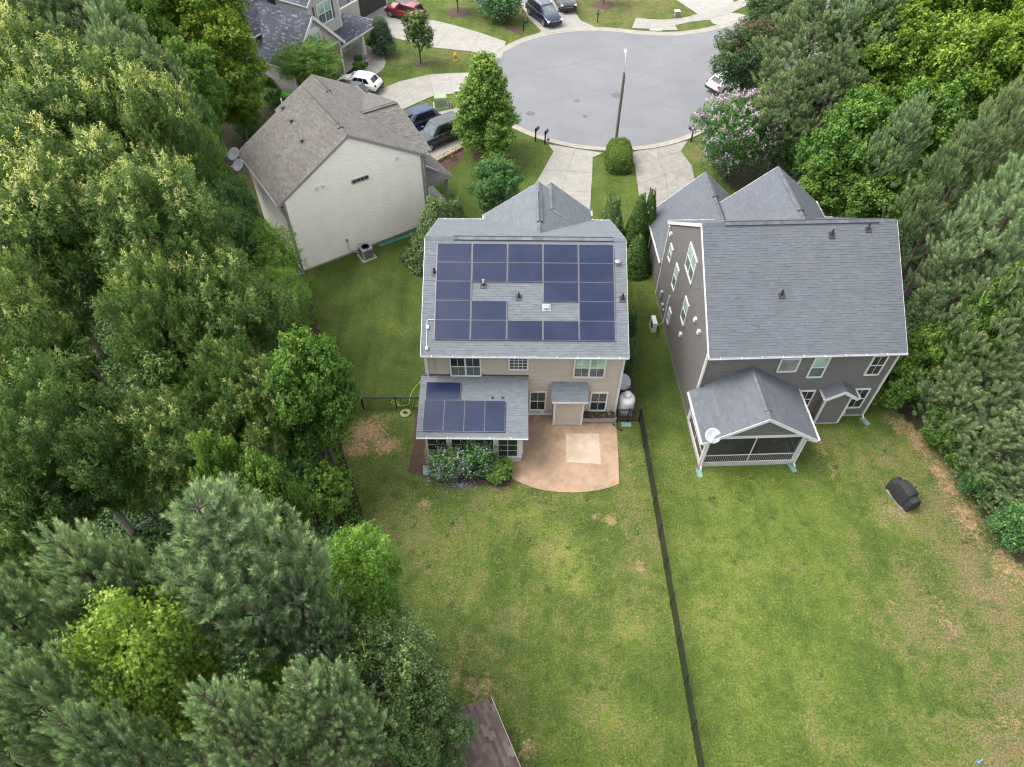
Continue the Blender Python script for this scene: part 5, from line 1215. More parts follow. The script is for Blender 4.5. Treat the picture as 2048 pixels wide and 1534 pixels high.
MB().loft([[(.25, .42 + y * .09, 1.2 + z * .13) for y, z in ((-1, -1), (1, -1), (1, 1), (-1, 1))], [(.29, .42 + y * .07, 1.2 + z * .11) for y, z in ((-1, -1), (1, -1), (1, 1), (-1, 1))]]).build('mirror', MT['black'], mc)

# ------------------------------------------------------------------ fences
def picket_fence(label, a, b, h=1.2, nposts=3):
    a = Vector((*a, 0)); b = Vector((*b, 0)); d = b - a; L = d.length; rz = math.atan2(d.y, d.x)
    f = thing('picket_fence', label, 'fence', a, rz)
    for k in range(nposts):
        x = L * k / (nposts - 1); MB().box(x - .035, x + .035, -.035, .035, 0, h + .06).build('post', MT['black'], f)
    for z in (.12, h - .16, h - .02): MB().box(.036, L - .036, -.016, .016, z - .018, z + .018).build('rail', MT['black'], f)
    m_ = MB(); x = .11
    while x < L - .05: m_.box(x - .011, x + .011, -.0155, .0155, .06, h - .038); x += .105
    m_.build('pickets', MT['black'], f, kind='stuff'); return f
picket_fence('black picket fence behind the left corner of the sunroom', (-11.2, 27.33), (-5.06, 27.36), 1.2, 4)
picket_fence('short black picket fence in front of the white propane tank', (6.33, 26.5), (7.76, 26.5), 1.2, 3)
def chain_fence(label, a, b, h=1.2, step=1.95, nlab=None):
    a = Vector((*a, 0)); b = Vector((*b, 0)); d = b - a; L = d.length
    f = thing('chain_link_fence', label, 'fence', a, math.atan2(d.y, d.x)); n = round(L / step)
    for k in range(n + 1):
        x = L * k / n; MB().lathe([(.03, 0), (.03, h + .05), (.038, h + .05), (.015, h + .1)], (x, 0, 0), n=8).build('post', MT['black'], f)
    MB().tube([(0, 0, h), (L, 0, h)], .022, 6).build('top_rail', MT['black'], f)
    m_ = MB(); x = -h; w = .0038; p = .062
    def wire(x0, z0, x1, z1, y):
        dx, dz = x1 - x0, z1 - z0; l = math.hypot(dx, dz); nx_, nz_ = -dz / l * w, dx / l * w
        i = len(m_.v); m_.v += [(x0 - nx_, y, z0 - nz_), (x1 - nx_, y, z1 - nz_), (x1 + nx_, y, z1 + nz_), (x0 + nx_, y, z0 + nz_), (x0, y + w * 1.6, z0), (x1, y + w * 1.6, z1)]
        m_.f += [(i, i + 1, i + 2, i + 3), (i, i + 1, i + 5, i + 4), (i + 3, i + 4, i + 5, i + 2)]
    zt = h - .02; hh = zt - .02
    x = -hh
    while x < L:
        for sg in (1, -1):
            xa, za, xb_, zb2 = (x, .02, x + hh, zt) if sg > 0 else (x, zt, x + hh, .02)
            if xa < 0: t = -xa / hh; za = za + (zb2 - za) * t; xa = 0.0
            if xb_ - xa < .01: continue
            if xb_ > L: t = (L - xa) / (xb_ - xa); zb2 = za + (zb2 - za) * t; xb_ = L
            wire(xa, za, xb_, zb2, .006 * sg)
        x += p
    m_.build('wire_mesh', MT['chain_link'], f, kind='stuff'); return f
chain_fence('long black chain-link fence between the two back lawns', (7.78, 26.47), (8.27, 5.2))
chain_fence('black chain-link fence along the trees on the left of the lawn', (-11.2, 27.3), (-3.2, 8.0))

# ------------------------------------------------------------------ yard things
def splash(label, P, rz):
    m_ = MB(); w, L = .16, .62
    m_.box(-w, w, -L / 2, L / 2, 0, .02); m_.box(-w, -w + .03, -L / 2, L / 2, .02, .08); m_.box(w - .03, w, -L / 2, L / 2, .02, .08); m_.box(-w + .03, w - .03, L / 2 - .03, L / 2, .02, .08)
    o = m_.build('splash_block', MT['green_plastic']); o.location = (*P, .01); o.rotation_euler = (0, 0, rz)
    return tag(o, label, 'splash block', 'pale green splash blocks at the downspouts')
splash('pale green splash block at the left front corner of the screened porch', G(1398, 946), 0.0)
splash('pale green splash block at the right front corner of the screened porch', G(1584, 936), .25)
splash('pale green splash block at the right corner of the dark house', G(1729, 843), .35)
splash('pale green splash block in front of the short picket fence', (6.95, 26.2), 1.57)
splash('green splash block at the near corner of the pale house', G(601, 548), -.9)
splash('green splash block at the foot of the lilac bush', G(852, 941), 0.1)
# propane tank
tk = thing('propane_tank', 'white upright propane tank at the corner of the tan house', 'tank', (6.98, 27.35, .012))
MB().lathe([(.30, .12), (.42, .2), (.49, .32), (.5, .45), (.5, 1.12), (.47, 1.24), (.38, 1.35), (.2, 1.42)], (0, 0, 0), n=32).build('vessel', MT['white_paint'], tk, smooth=True)
MB().lathe([(.2, 1.38), (.235, 1.40), (.235, 1.58), (.21, 1.66), (.1, 1.70)], (0, 0, 0), n=24).build('dome_lid', MT['white_paint'], tk, smooth=True)
MB().lathe([(.36, 0), (.36, .16)], (0, 0, 0), n=24).build('foot_ring', MT['white_paint'], tk)
MB().box(-.42, .42, -.42, .42, -.02, .03).build('base_pad', MT['drive_mid'], tk)
def dish(label, P, z0, h, aim, r=.42, arm=True, mount=None):
    """offset dish on a mast: shallow bowl, feed arm, feed horn"""
    d = thing('satellite_dish', label, 'satellite dish', (*P, z0))
    MB().tube([(0, 0, 0), (0, 0, h)] if mount is None else mount, .028, 8).build('mast', MT['galv'], d)
    ax = Vector(aim).normalized(); c = Vector((0, 0, h)) + ax * .1; prof = [(0.01, 0)] + [(r * k / 8, .22 * r * (k / 8) ** 2 * 1.4) for k in range(1, 9)]
    m_ = MB(); m_.lathe(prof + [(r * 1.0, .22 * r * 1.4 + .012), (r * .8, .22 * r * .9 - .004 + .02), (.01, .016)], c, ax, n=28)
    m_.build('reflector', MT['dish'], d, smooth=True)
    e = ax.cross(ZUP).normalized(); dn = e.cross(ax).normalized()
    if dn.z > 0: dn = -dn
    tip = c + ax * r * 1.35 + dn * r * .75
    MB().tube([c + dn * r * .9 + ax * .05, tip], .016, 6).build('feed_arm', MT['galv'], d); MB().lathe([(.05, -.06), (.06, 0), (.07, .1), (.03, .12)], tip, -(c - tip).normalized() * -1, n=10).build('feed_horn', MT['dish'], d)
    return d
dish('grey satellite dish on a post behind the propane tank', (6.78, 28.75), 0, 1.05, (.25, -.55, .8), .52)
dish('grey satellite dish on the left eave corner of the screened porch', (10.95, 23.1), 2.4, .75, (-.1, -.5, .86), .43, mount=[(.12, .25, .2), (0, .02, .45), (0, 0, .75)])
x3, y3 = to_world(H3_C, H3_R, -HW3 - .8, 6.9); dish('upper of two satellite dishes at the back eave of the tan roof', (x3, y3), 5.4, .9, (-.3, -.5, .8), .5, mount=[(.35, .2, 0), (0, 0, .4), (0, 0, .9)])
x3, y3 = to_world(H3_C, H3_R, -HW3 - .95, 5.7); dish('lower of two satellite dishes at the back eave of the tan roof', (x3, y3), 5.3, .8, (-.3, -.5, .8), .46, mount=[(.45, .3, 0), (0, 0, .35), (0, 0, .8)])
# air conditioner by the pale house
ac = thing('air_conditioner', 'grey air conditioning unit on a pad by the pale gable wall', 'air conditioner', (-10.95, 41.95, 0), H3_R + .0)
MB().box(-.58, .58, -.58, .58, 0, .08).build('pad', MT['found'], ac)
s_ = .44
MB().loft([[(x * k, y * k, z) for x, y in ((-s_, -s_ + .1), (-s_ + .1, -s_), (s_ - .1, -s_), (s_, -s_ + .1), (s_, s_ - .1), (s_ - .1, s_), (-s_ + .1, s_), (-s_, s_ - .1))] for z, k in ((.08, 1), (.9, 1), (.95, .96))]).build('cabinet', MT['grey_box'], ac)
m_ = MB()
for k in range(9):
    for (dx, dy) in ((1, 0), (-1, 0), (0, 1), (0, -1)):
        t = -.3 + k * .075
        if dx: m_.box(dx * (s_ + .001) - .004, dx * (s_ + .001) + .008, t, t + .035, .14, .84)
        else: m_.box(t, t + .035, dy * (s_ + .001) - .004, dy * (s_ + .001) + .008, .14, .84)
m_.build('louvres', MT['dark_plastic'], ac, kind='stuff')
MB().lathe([(.33, .951), (.33, .965), (.3, .966), (.3, .94)], (0, 0, 0), n=24).build('fan_ring', MT['dark_plastic'], ac)
fb = MB().lathe([(.298, .952), (.02, .953)], (0, 0, 0), n=24).build('fan_well', MT['black'], ac)
for k in range(3):
    a = k * 2.094; MB().obox((math.cos(a) * .16, math.sin(a) * .16, .958), (math.cos(a), math.sin(a), 0), (-math.sin(a), math.cos(a), .25), ZUP, .13, .06, .003).build('fan_blade', MT['grey_box'], ac)
for k in range(4): MB().lathe([(.08 + k * .06, .975), (.088 + k * .06, .975), (.088 + k * .06, .982), (.08 + k * .06, .982)], (0, 0, 0), n=20).build('fan_guard', MT['dark_plastic'], ac)
# heat pump by the dark house
hp = thing('heat_pump', 'pale slim heat pump unit on the grass by the dark house', 'heat pump', (*G(1305, 657), 0), H2_R + R_(92)); hp.scale = (.85, .85, .85)
MB().box(-.5, .5, -.22, .22, 0, .06).build('pad', MT['found'], hp); MB().box(-.47, .47, -.17, .17, .1, 1.0).build('cabinet', MT['white_paint'], hp)
for x in (-.35, .35): MB().box(x - .04, x + .04, -.18, .18, .06, .1).build('foot', MT['dark_plastic'], hp)
MB().lathe([(.31, .171), (.31, .185), (.28, .185), (.28, .172)], (-.1, 0, .55), (0, 1, 0), n=24).build('fan_grille', MT['dark_plastic'], hp)
# raised planter
pl = thing('raised_planter', 'weathered wooden planter box of dark soil by the patio', 'planter', (5.3, 26.62, .05))
w_, d_ = 1.0, .32
for y in (-d_, d_): MB().box(-w_, w_, y - .025, y + .025, .12, .45).build('side_board', MT['wood_grey'], pl)
for x in (-w_, w_): MB().box(x - .025, x + .025, -d_ + .026, d_ - .026, .12, .448).build('end_board', MT['wood_grey'], pl)
for x in (-w_ + .06, w_ - .06):
    for y in (-d_ + .06, d_ - .06): MB().box(x - .035, x + .035, y - .035, y + .035, 0, .44).build('leg', MT['wood_grey'], pl)
MB().box(-w_ + .03, w_ - .03, -d_ + .03, d_ - .03, .14, .40).build('soil', MT['mulch'], pl)
# covered grill on a slab
gr = thing('covered_grill', 'barbecue grill under a black fabric cover on the right lawn', 'grill', (*G(1801, 996), 0), R_(-70))
secs = []
def gsec(x, hw_, z0, z1, sh): return [(x, -hw_ * 1.02, z0), (x, -hw_, z1 * .55), (x, -hw_ * .8, z1 * .86), (x, -hw_ * .35 + sh, z1), (x, hw_ * .3 + sh, z1 * .99), (x, hw_ * .75, z1 * .84), (x, hw_, z1 * .5), (x, hw_ * 1.04, z0)]
rr = random.Random(3)
for x, hw_, z1 in ((-.88, .36, .80), (-.84, .38, .88), (-.55, .38, .90), (-.47, .42, 1.14), (-.1, .45, 1.22), (.3, .44, 1.21), (.47, .42, 1.15), (.56, .38, .92), (.84, .37, .88), (.88, .35, .80)):
    secs.append([(p[0] + rr.uniform(-.02, .02), p[1] + rr.uniform(-.03, .03), p[2] + rr.uniform(-.03, .02) * (p[2] > .2)) for p in gsec(x, hw_, .06, z1, 0)])
gr.scale = (1.0, 1.0, 1.05)
cv = MB().loft(secs).build('cover', MT['cover'], gr); sb_ = cv.modifiers.new('s', 'BEVEL'); sb_.width = .035; sb_.segments = 2; sb_.limit_method = 'ANGLE'; sb_.angle_limit = R_(22)
MB().box(-.7, .62, -.47, .3, -.02, .045).build('slab', MT['drive_old'], gr)
MB().tube([(.05, .42, .85), (.05, .56, .88)], .05, 8).build('handle_bulge', MT['cover'], gr)
# hoses
def hose(label, pts, r, mat, closed=False):
    m_ = MB().tube(pts, r, 6); return tag(m_.build('garden_hose', MT[mat], smooth=True), label, 'hose')
hp_ = [G(850, 752, .1), G(838, 766, .04), G(826, 780, .04), G(820, 795, .04), G(819, 806, .04), G(812, 811, .04), G(800, 812, .04), G(788, 808, .04), G(781, 803, .04), G(786, 800, .04), G(793, 804, .04), G(800, 811, .04)]
hose('yellow-green garden hose trailing over the grass to the picket fence', [(*p, .03 + .01 * (i % 2)) for i, p in enumerate(hp_)], .026, 'hose')
cxy = G(811, 827); sp = []
for k in range(120):
    a = k * .42; r_ = .24 + .13 * math.sin(k * .37) * .6; sp.append((cxy[0] + math.cos(a) * r_, cxy[1] + math.sin(a) * r_ * .95, .03 + .0006 * k))
hose('pale hose coiled on the ground below the picket fence', sp, .017, 'hose_pale')
sp = []; pA, pB = to_world(H3_C, H3_R, .8, -.35), to_world(H3_C, H3_R, 3.6, -.5)
for k in range(160):
    t = k / 159; q = lerp(pA, pB, t); sp.append((q[0] + math.cos(k * 1.2) * .11, q[1] + math.sin(k * 1.2) * .11, .03 + .05 * (1 + math.sin(k * 1.2))))
hose('teal coil hose along the foot of the pale gable wall', sp, .016, 'hose_teal')
# odd bits on the patio edge
x, y = G(1235, 857); tl = thing('garden_tool', 'small black trimmer lying at the patio corner by the planter', 'tool', (x, y, .06), -.7)
MB().tube([(-.3, 0, .05), (.15, 0, .04)], .02, 6).build('shaft', MT['black'], tl); MB().loft([[(.12 + k * .09, s * w_ , z) for s, z in ((-1, 0), (-1, .06), (1, .06), (1, 0))] for k, w_ in ((0, .03), (1, .07), (2, .06))]).build('head', MT['dark_plastic'], tl); MB().lathe([(.07, -.02), (.07, .02)], (-.3, 0, .08), (0, 1, 0), n=10).build('grip', MT['black'], tl)

# ------------------------------------------------------------------ the street's furniture
sx_, sy_ = 8.88, 56.35
lp = thing('street_lamp', 'wooden street lamp pole with a white lamp head by the hedge', 'street lamp', (sx_, sy_, 0))
MB().tube([(0, 0, -.1), (0, 0, 7.3)], [.12, .09], 12).build('pole', MT['pole_wood'], lp)
MB().box(.1, .14, -.05, .05, .5, 7.0).build('conduit', MT['galv'], lp)
MB().tube([(0, .08, 7.0), (.05, .35, 7.7), (.08, .75, 8.15), (.1, 1.2, 8.35)], .03, 8).build('arm', MT['galv'], lp)
m_ = MB().loft([[(.1 + a * w_, 1.1 + y, 8.36 + z * h_) for a, z in ((-1, -1), (1, -1), (1, .4), (.5, 1), (-.5, 1), (-1, .4))] for y, w_, h_ in ((0, .05, .03), (.12, .09, .05), (.5, .11, .05), (.6, .07, .03))]); hd_ = m_.build('lamp_head', MT['white_paint'], lp)
MB().lathe([(.04, 0), (.04, .07)], (.1, 1.35, 8.42), n=8).build('photocell', MT['grey_box'], hd_)
def mailbox(label, P, rz, h=1.2):
    b = thing('mailbox', label, 'mailbox', (*P, 0), rz)
    MB().box(-.05, .05, -.05, .05, -.1, h + .12).build('post', MT['black'], b)
    MB().box(-.03, .03, .05, .42, h - .18, h - .12).build('bracket', MT['black'], b)
    prof = [(-.1, 0), (.1, 0), (.1, .13), (.07, .2), (0, .225), (-.07, .2), (-.1, .13)]
    m__ = MB(); m__.extrude([(x, -.02, h - .12 + z) for x, z in prof], (0, .52, 0)); bx_ = m__.build('box', MT['black'], b)
    m__ = MB(); m__.extrude([(x * 1.04, .5, h - .125 + z * 1.04) for x, z in prof], (0, .015, 0)); m__.build('door', MT['dark_plastic'], bx_)
    MB().box(.105, .115, .1, .13, h - .02, h + .14).build('flag', MT['red_lens'], bx_)
    MB().lathe([(.05, 0), (.06, .04), (.01, .12)], (0, 0, h + .12), n=8).build('finial', MT['black'], b)
    return b
mailbox('black mailbox on the verge, left one of the pair near the street tree', G(1071, 283), -.5, 1.15)
mailbox('black mailbox on the verge, right one of the pair near the street tree', G(1090, 289), -.4, 1.15)
mailbox('black mailbox at the edge of the road beside the pink flowering tree', G(1382, 283), .6, 1.15)
mailbox('black mailbox on the far grass beyond the road', G(1195, 45), 2.9, 1.15)
mailbox('black mailbox beside the far planting bed left of the minivan', G(1047, 62), -2.3, 1.15)
sg = thing('yard_light', 'small dark post light beside the right mailbox of the pair', 'light', (*G(1096, 289), 0))
MB().bar((0, 0, 0), (0, 0, .45), .03).build('stake', MT['black'], sg); MB().lathe([(.07, .4), (.12, .43), (.12, .55), (.03, .62)], (0, 0, 0), n=10).build('lamp', MT['dark_plastic'], sg)
hy = thing('fire_hydrant', 'yellow fire hydrant on the grass between two driveways', 'hydrant', (*G(911, 121), 0), .3)
MB().lathe([(.2, 0), (.2, .05), (.13, .06), (.125, .55), (.17, .57), (.17, .62), (.14, .66), (.1, .76), (.04, .82), (.04, .88)], (0, 0, 0), n=18).build('barrel', MT['yellow'], hy)
for s in (-1, 1): MB().lathe([(.06, .1), (.06, .2), (.075, .2), (.075, .25)], (0, 0, .48), (s, 0, 0), n=10).build('nozzle', MT['yellow'], hy)
MB().lathe([(.08, .1), (.08, .2), (.1, .2), (.1, .26)], (0, 0, .42), (.2, -1, 0), n=12).build('pumper_cap', MT['galv'], hy)
tr = thing('transformer_box', 'pale green electrical transformer box behind the blue car', 'transformer', (*G(882, 211), 0), .12)
MB().loft([[(x * w_, y * w_ + dy, z) for x, y in ((-.62, -.5), (.62, -.5), (.62, .5), (-.62, .5))] for z, w_, dy in ((0.05, 1, 0), (.75, 1, 0), (.95, .97, .02), (1.0, .9, .03))]).build('cabinet', MT['trans_green'], tr)
MB().box(-.6, .6, -.515, -.495, .1, .74).build('door', MT['trans_green'], tr); MB().box(-.72, .72, -.6, .6, -.05, .05).build('pad', MT['found'], tr)
pd = thing('utility_pedestal', 'slim pale green utility pedestal right of the transformer box', 'utility box', (*G(914, 200), 0), .1)
MB().box(-.2, .2, -.15, .15, 0, .9).build('cabinet', MT['trans_green'], pd); MB().box(-.22, .22, -.17, .17, .9, .95).build('lid', MT['trans_green'], pd)
bo = thing('marker_post', 'short pale marker post in front of the transformer box', 'post', (*G(902, 215), 0))
MB().lathe([(.09, 0), (.09, .7), (.07, .76), (.02, .78)], (0, 0, 0), n=12).build('post', MT['found'], bo); MB().lathe([(.095, .5), (.095, .6)], (0, 0, 0), n=12).build('band', MT['white_paint'], bo)
ub = thing('utility_box', 'small grey utility box on the grass by the far sidewalk', 'utility box', (*G(1353, 33), 0), .2)
MB().box(-.28, .28, -.22, .22, 0, .6).build('cabinet', MT['wood_grey'], ub); MB().box(-.31, .31, -.25, .25, .6, .66).build('lid', MT['white_paint'], ub)
# low stone wall by the driveway: single stones
sw = thing('stone_wall', 'low wall of tan stones beside the dark grey car', 'wall', (0, 0, 0))
a_, b_ = (-7.0, 55.05), (-4.95, 57.25); nst = 9; rr = random.Random(8)
dv = Vector((b_[0] - a_[0], b_[1] - a_[1], 0)).normalized(); nv = Vector((dv.y, -dv.x, 0)); Ls = math.hypot(b_[0] - a_[0], b_[1] - a_[1])
for row in range(3):
    x = 0
    while x < Ls - .1:
        w_ = rr.uniform(.24, .5); c = Vector((*a_, 0)) + dv * (x + w_ / 2) + nv * (.12 + row * .20) + ZUP * (.11 if row < 2 else .13)
        m_ = MB(); pts = [c + dv * (sx * w_ * .47 * rr.uniform(.82, 1)) + nv * (sy * .095 * rr.uniform(.8, 1)) for sx, sy in ((-1, -1), (0, -1.1), (1, -1), (1.06, 0), (1, 1), (0, 1.1), (-1, 1), (-1.06, 0))]
        m_.loft([[(p.x, p.y, -.03) for p in pts], [(p.x, p.y, c.z + .10 + rr.uniform(-.02, .03)) for p in pts], [(c.x + (p.x - c.x) * .8, c.y + (p.y - c.y) * .8, c.z + .15) for p in pts]])
        m_.build('stone', MT['stone'], sw); x += w_
# lime folding chair and pots behind the tan roof
lc = thing('garden_table', 'lime green table top showing behind the tan roof ridge', 'table', (*G(574, 202), 0), .4)
MB().box(-.55, .55, -.45, .45, .68, .74).build('table_top', MT['lime'], lc)
for x in (-.45, .45):
    for y in (-.35, .35): MB().box(x - .02, x + .02, y - .02, y + .02, 0, .68).build('leg', MT['galv'], lc)
# flag on a pole by the porch steps
fg = thing('garden_flag', 'small faded pink garden flag by the porch path', 'flag', (*G(732, 128), 0), .5)
MB().bar((0, 0, 0), (0, 0, .9), .02).bar((0, 0, .9), (.3, 0, .9), .02).build('stake', MT['black'], fg); MB().box(.02, .3, -.005, .005, .45, .88).build('cloth', simple('faded_pink_cloth', (.5, .24, .22), .8), fg)
# blue hand tool lying at the bottom right
x, y = G(1957, 1524); bt = thing('lawn_sprinkler', 'small blue garden sprinkler at the bottom edge of the right lawn', 'sprinkler', (x, y, 0), .5)
MB().lathe([(.11, 0), (.11, .05), (.05, .08), (.02, .16)], (0, 0, 0), n=12).build('base', simple('blue_plastic', (.07, .17, .3), .5), bt); MB().tube([(-.14, 0, .16), (.14, 0, .17)], .02, 6).build('spray_bar', MT['grey_box'], bt)

# ------------------------------------------------------------------ vegetation
def unit(v): return v / np.maximum(np.linalg.norm(v, axis=1, keepdims=True), 1e-9)
def leaf_mesh(name, cen, nor, tone, length, width, rng, shape='rhomb', fold=.12, tan=None):
    n = len(cen); r = rng.normal(size=(n, 3)) if tan is None else tan + rng.normal(size=(n, 3)) * .35
    t = unit(r - nor * np.sum(r * nor, 1, keepdims=True)); b = np.cross(nor, t)
    l = length * rng.uniform(.7, 1.25, (n, 1)); w = width * rng.uniform(.7, 1.25, (n, 1))
    if shape == 'rhomb':
        f = nor * w * fold * 2
        co = np.stack([cen - t * l * .5, cen + b * w * .5 + f + t * l * .05, cen + t * l * .5, cen - b * w * .5 + f + t * l * .05], 1); k = 4
    elif shape == 'tri':
        co = np.stack([cen - b * w * .5, cen + b * w * .5, cen + t * l], 1); k = 3
    else:                                                          # five-pointed leaf
        pts = []
        for i in range(10):
            a = math.pi / 5 * i; rad = .5 if i % 2 == 0 else .19
            if i == 5: rad = .12
            pts.append(cen + (t * math.cos(a) + b * math.sin(a)) * l * rad - nor * l * (.07 if i % 2 == 0 else 0))
        co = np.stack(pts, 1); k = 10
    me = fast_mesh(name, co, k, {'tone': np.repeat(np.clip(tone, 0, 1), k)})
    return me
def cloud(rng, lobes, ntw, lpt, twig_r, centre, low=.3, up=.45, tip=0.0, jit=.5, flat=1.0, clump=.1, spray=.5):
    """leaf positions on twigs that sit on the outside of overlapping lobes"""
    lobes = np.asarray(lobes, float); wts = lobes[:, 3] * lobes[:, 4]; wts = wts / wts.sum()
    idx = rng.choice(len(lobes), ntw * 2, p=wts); d = unit(rng.normal(size=(ntw * 2, 3)))
    rad = 1 - np.abs(rng.normal(0, .16, (ntw * 2, 1)))
    c = lobes[idx, :3]; rr = lobes[idx, 3:6]; p = c + d * rr * rad
    # drop twigs buried inside other lobes and most of those underneath
    keep = np.ones(len(p), bool)
    for k in range(len(lobes)):
        q = np.sum(((p - lobes[k, :3]) / lobes[k, 3:6]) ** 2, 1); keep &= ~((q < .42) & (idx != k))
    keep &= (d[:, 2] > -.25) | (rng.rand(len(p)) < low)
    p = p[keep][:ntw]; d = d[keep][:ntw]
    n = len(p); axis = unit(d * .8 + np.array([0, 0, .55]) + rng.normal(size=(n, 3)) * .35)
    tw = np.repeat(p, lpt, 0); dd = np.repeat(axis, lpt, 0)
    s = rng.uniform(-.55, 1, (n * lpt, 1)) ; ln = np.repeat(rng.uniform(.7, 1.4, (n, 1)), lpt, 0) * spray
    cen = tw + dd * s * ln + rng.normal(size=(n * lpt, 3)) * twig_r * np.array([1, 1, flat]) * (1.05 - .75 * np.clip(s, 0, 1))
    nor = unit(np.repeat(d, lpt, 0) * .5 + np.array([0, 0, up]) + rng.normal(size=(n * lpt, 3)) * jit)
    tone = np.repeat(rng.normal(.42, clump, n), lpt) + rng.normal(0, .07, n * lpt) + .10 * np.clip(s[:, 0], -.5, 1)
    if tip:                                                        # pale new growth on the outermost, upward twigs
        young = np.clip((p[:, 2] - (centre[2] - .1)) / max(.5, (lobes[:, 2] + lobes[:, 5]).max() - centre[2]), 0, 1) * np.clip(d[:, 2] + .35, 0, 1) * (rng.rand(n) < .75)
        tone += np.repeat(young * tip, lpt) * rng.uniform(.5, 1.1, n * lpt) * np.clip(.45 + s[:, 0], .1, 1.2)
    return cen, nor, tone, dd
def crown_lobes(rng, R, z0, z1, n, lr=(.3, .46), shape='round', inner=.62):
    out = []; zc = (z0 + z1) / 2; hz = (z1 - z0) / 2
    for k in range(n):
        t = (k + .5) / n; zz = 1 - 2 * t; az = k * 2.39996 + rng.uniform(-.4, .4)
        if shape == 'cone': wid = max(.12, (1 - (zz + 1) / 2) ** .8)
        elif shape == 'egg': wid = math.sqrt(max(.05, 1 - zz * zz)) * (1.1 - .35 * (zz + 1) / 2)
        else: wid = math.sqrt(max(.04, 1 - zz * zz))
        f = inner * rng.uniform(.8, 1.2); r = R * rng.uniform(*lr) * (.55 + .45 * wid)
        out.append((math.cos(az) * wid * R * f, math.sin(az) * wid * R * f, zc + zz * hz * .74 * rng.uniform(.92, 1.08), r, r, r * rng.uniform(.6, .85)))
    out.append((0, 0, zc, R * .42, R * .42, hz * .62))
    return np.array(out)
def limbs(name_mat, rng, H, r0, lobes, nl, multi=False, z_fork=.4):
    m_ = MB(); top = float(lobes[:, 2].max())
    b0 = (rng.uniform(-.25, .25), rng.uniform(-.25, .25))
    path = [(0, 0, -.2), (b0[0] * .4, b0[1] * .4, H * .25), (b0[0], b0[1], H * .5), (b0[0] * 1.3, b0[1] * 1.3, top * .92)]
    if not multi: m_.tube(path, [r0, r0 * .8, r0 * .55, r0 * .12], 8)
    order = np.argsort(-np.hypot(lobes[:, 0], lobes[:, 1]))[:nl]
    for k in order:
        x, y, z = lobes[k, :3]; zs = z_fork * z if not multi else 0.0
        st = (b0[0] * .6, b0[1] * .6, max(zs, H * .12)) if not multi else (rng.uniform(-.2, .2), rng.uniform(-.2, .2), 0)
        mid = (x * .45 + rng.uniform(-.3, .3), y * .45 + rng.uniform(-.3, .3), st[2] + (z - st[2]) * .6)
        rr = r0 * (.42 if not multi else .5)
        m_.tube([st, mid, (x, y, z), (x * 1.25, y * 1.25, z + lobes[k, 5] * .5)], [rr, rr * .65, rr * .35, rr * .08], 6)
    me = bpy.data.meshes.new('trunk'); me.from_pydata(m_.v, [], m_.f); me.materials.append(name_mat); me.update(); return me

SPEC = {}
def broad(key, seed, R, H, z0, nl, ntw, lpt, twig_r, ll, lw, mat, shape='rhomb', lobe_shape='round', tip=0.0, bark='bark', r0=.28, low=.3, up=.45, zc=.6, multi=False, lr=(.3, .46), jit=.5, inner=.62, flat=1.0, clump=.1, hang=False, spray=.45):
    rng = np.random.RandomState(seed); lob = crown_lobes(rng, R, z0, H, nl, lr, lobe_shape, inner)
    cen, nor, tone, dd = cloud(rng, lob, ntw, lpt, twig_r, (0, 0, (z0 + H) / 2), low, up, tip, jit, flat, clump, spray)
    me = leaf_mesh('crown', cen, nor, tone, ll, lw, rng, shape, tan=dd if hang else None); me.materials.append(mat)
    SPEC.setdefault(key, []).append((limbs(MT[bark], rng, H, r0, lob, max(5, nl // 3), multi), me, R, H, zc))
    return lob
LM = {}
LM['oak'] = leaf_mat('willow_oak_leaf', [(0.0, (0.030, 0.063, 0.017)), (.35, (0.070, 0.133, 0.031)), (.6, (0.128, 0.215, 0.050)), (.82, (.285, .325, .100)), (1.0, (.53, .53, .21))], .42)
LM['gum'] = leaf_mat('sweetgum_leaf', [(0.0, (0.035, 0.094, 0.014)), (.45, (0.101, 0.208, 0.035)), (.75, (0.186, 0.297, 0.047)), (1.0, (0.356, 0.429, 0.088))], .45)
LM['star'] = leaf_mat('young_sweetgum_leaf', [(0.0, (0.049, 0.123, 0.020)), (.45, (0.139, 0.269, 0.038)), (.75, (0.244, 0.383, 0.054)), (1.0, (0.439, 0.538, 0.113))], .45)
LM['dark'] = leaf_mat('dark_green_leaf', [(0.0, (0.025, 0.073, 0.023)), (.5, (0.068, 0.165, 0.049)), (.8, (0.146, 0.268, 0.070)), (1.0, (0.291, 0.412, 0.103))], .38)
LM['grey'] = leaf_mat('olive_leaf', [(0.0, (0.033, 0.066, 0.021)), (.5, (0.099, 0.161, 0.053)), (.8, (0.194, 0.269, 0.090)), (1.0, (0.448, 0.508, 0.134))], .3, .6, .3)
LM['lime'] = leaf_mat('bright_poplar_leaf', [(0.0, (0.042, 0.102, 0.010)), (.45, (0.119, 0.214, 0.022)), (.75, (0.208, 0.297, 0.031)), (1.0, (0.345, 0.416, 0.054))], .45)
LM['red'] = leaf_mat('purple_tipped_leaf', [(0.0, (0.026, 0.059, 0.020)), (.5, (0.059, 0.124, 0.041)), (.72, (0.102, 0.146, 0.052)), (.82, (0.109, 0.052, 0.044)), (1.0, (0.146, 0.052, 0.052))], .38)
LM['pine'] = leaf_mat('pine_needles', [(0.0, (0.068, 0.116, 0.057)), (.45, (0.188, 0.281, 0.137)), (.75, (0.315, 0.418, 0.205)), (1.0, (0.614, 0.648, 0.289))], .2, .6, .25)
LM['pine2'] = leaf_mat('green_pine_needles', [(0.0, (0.055, 0.090, 0.041)), (.45, (0.144, 0.207, 0.092)), (.75, (0.236, 0.302, 0.135)), (1.0, (0.414, 0.437, 0.189))], .22, .6, .25)
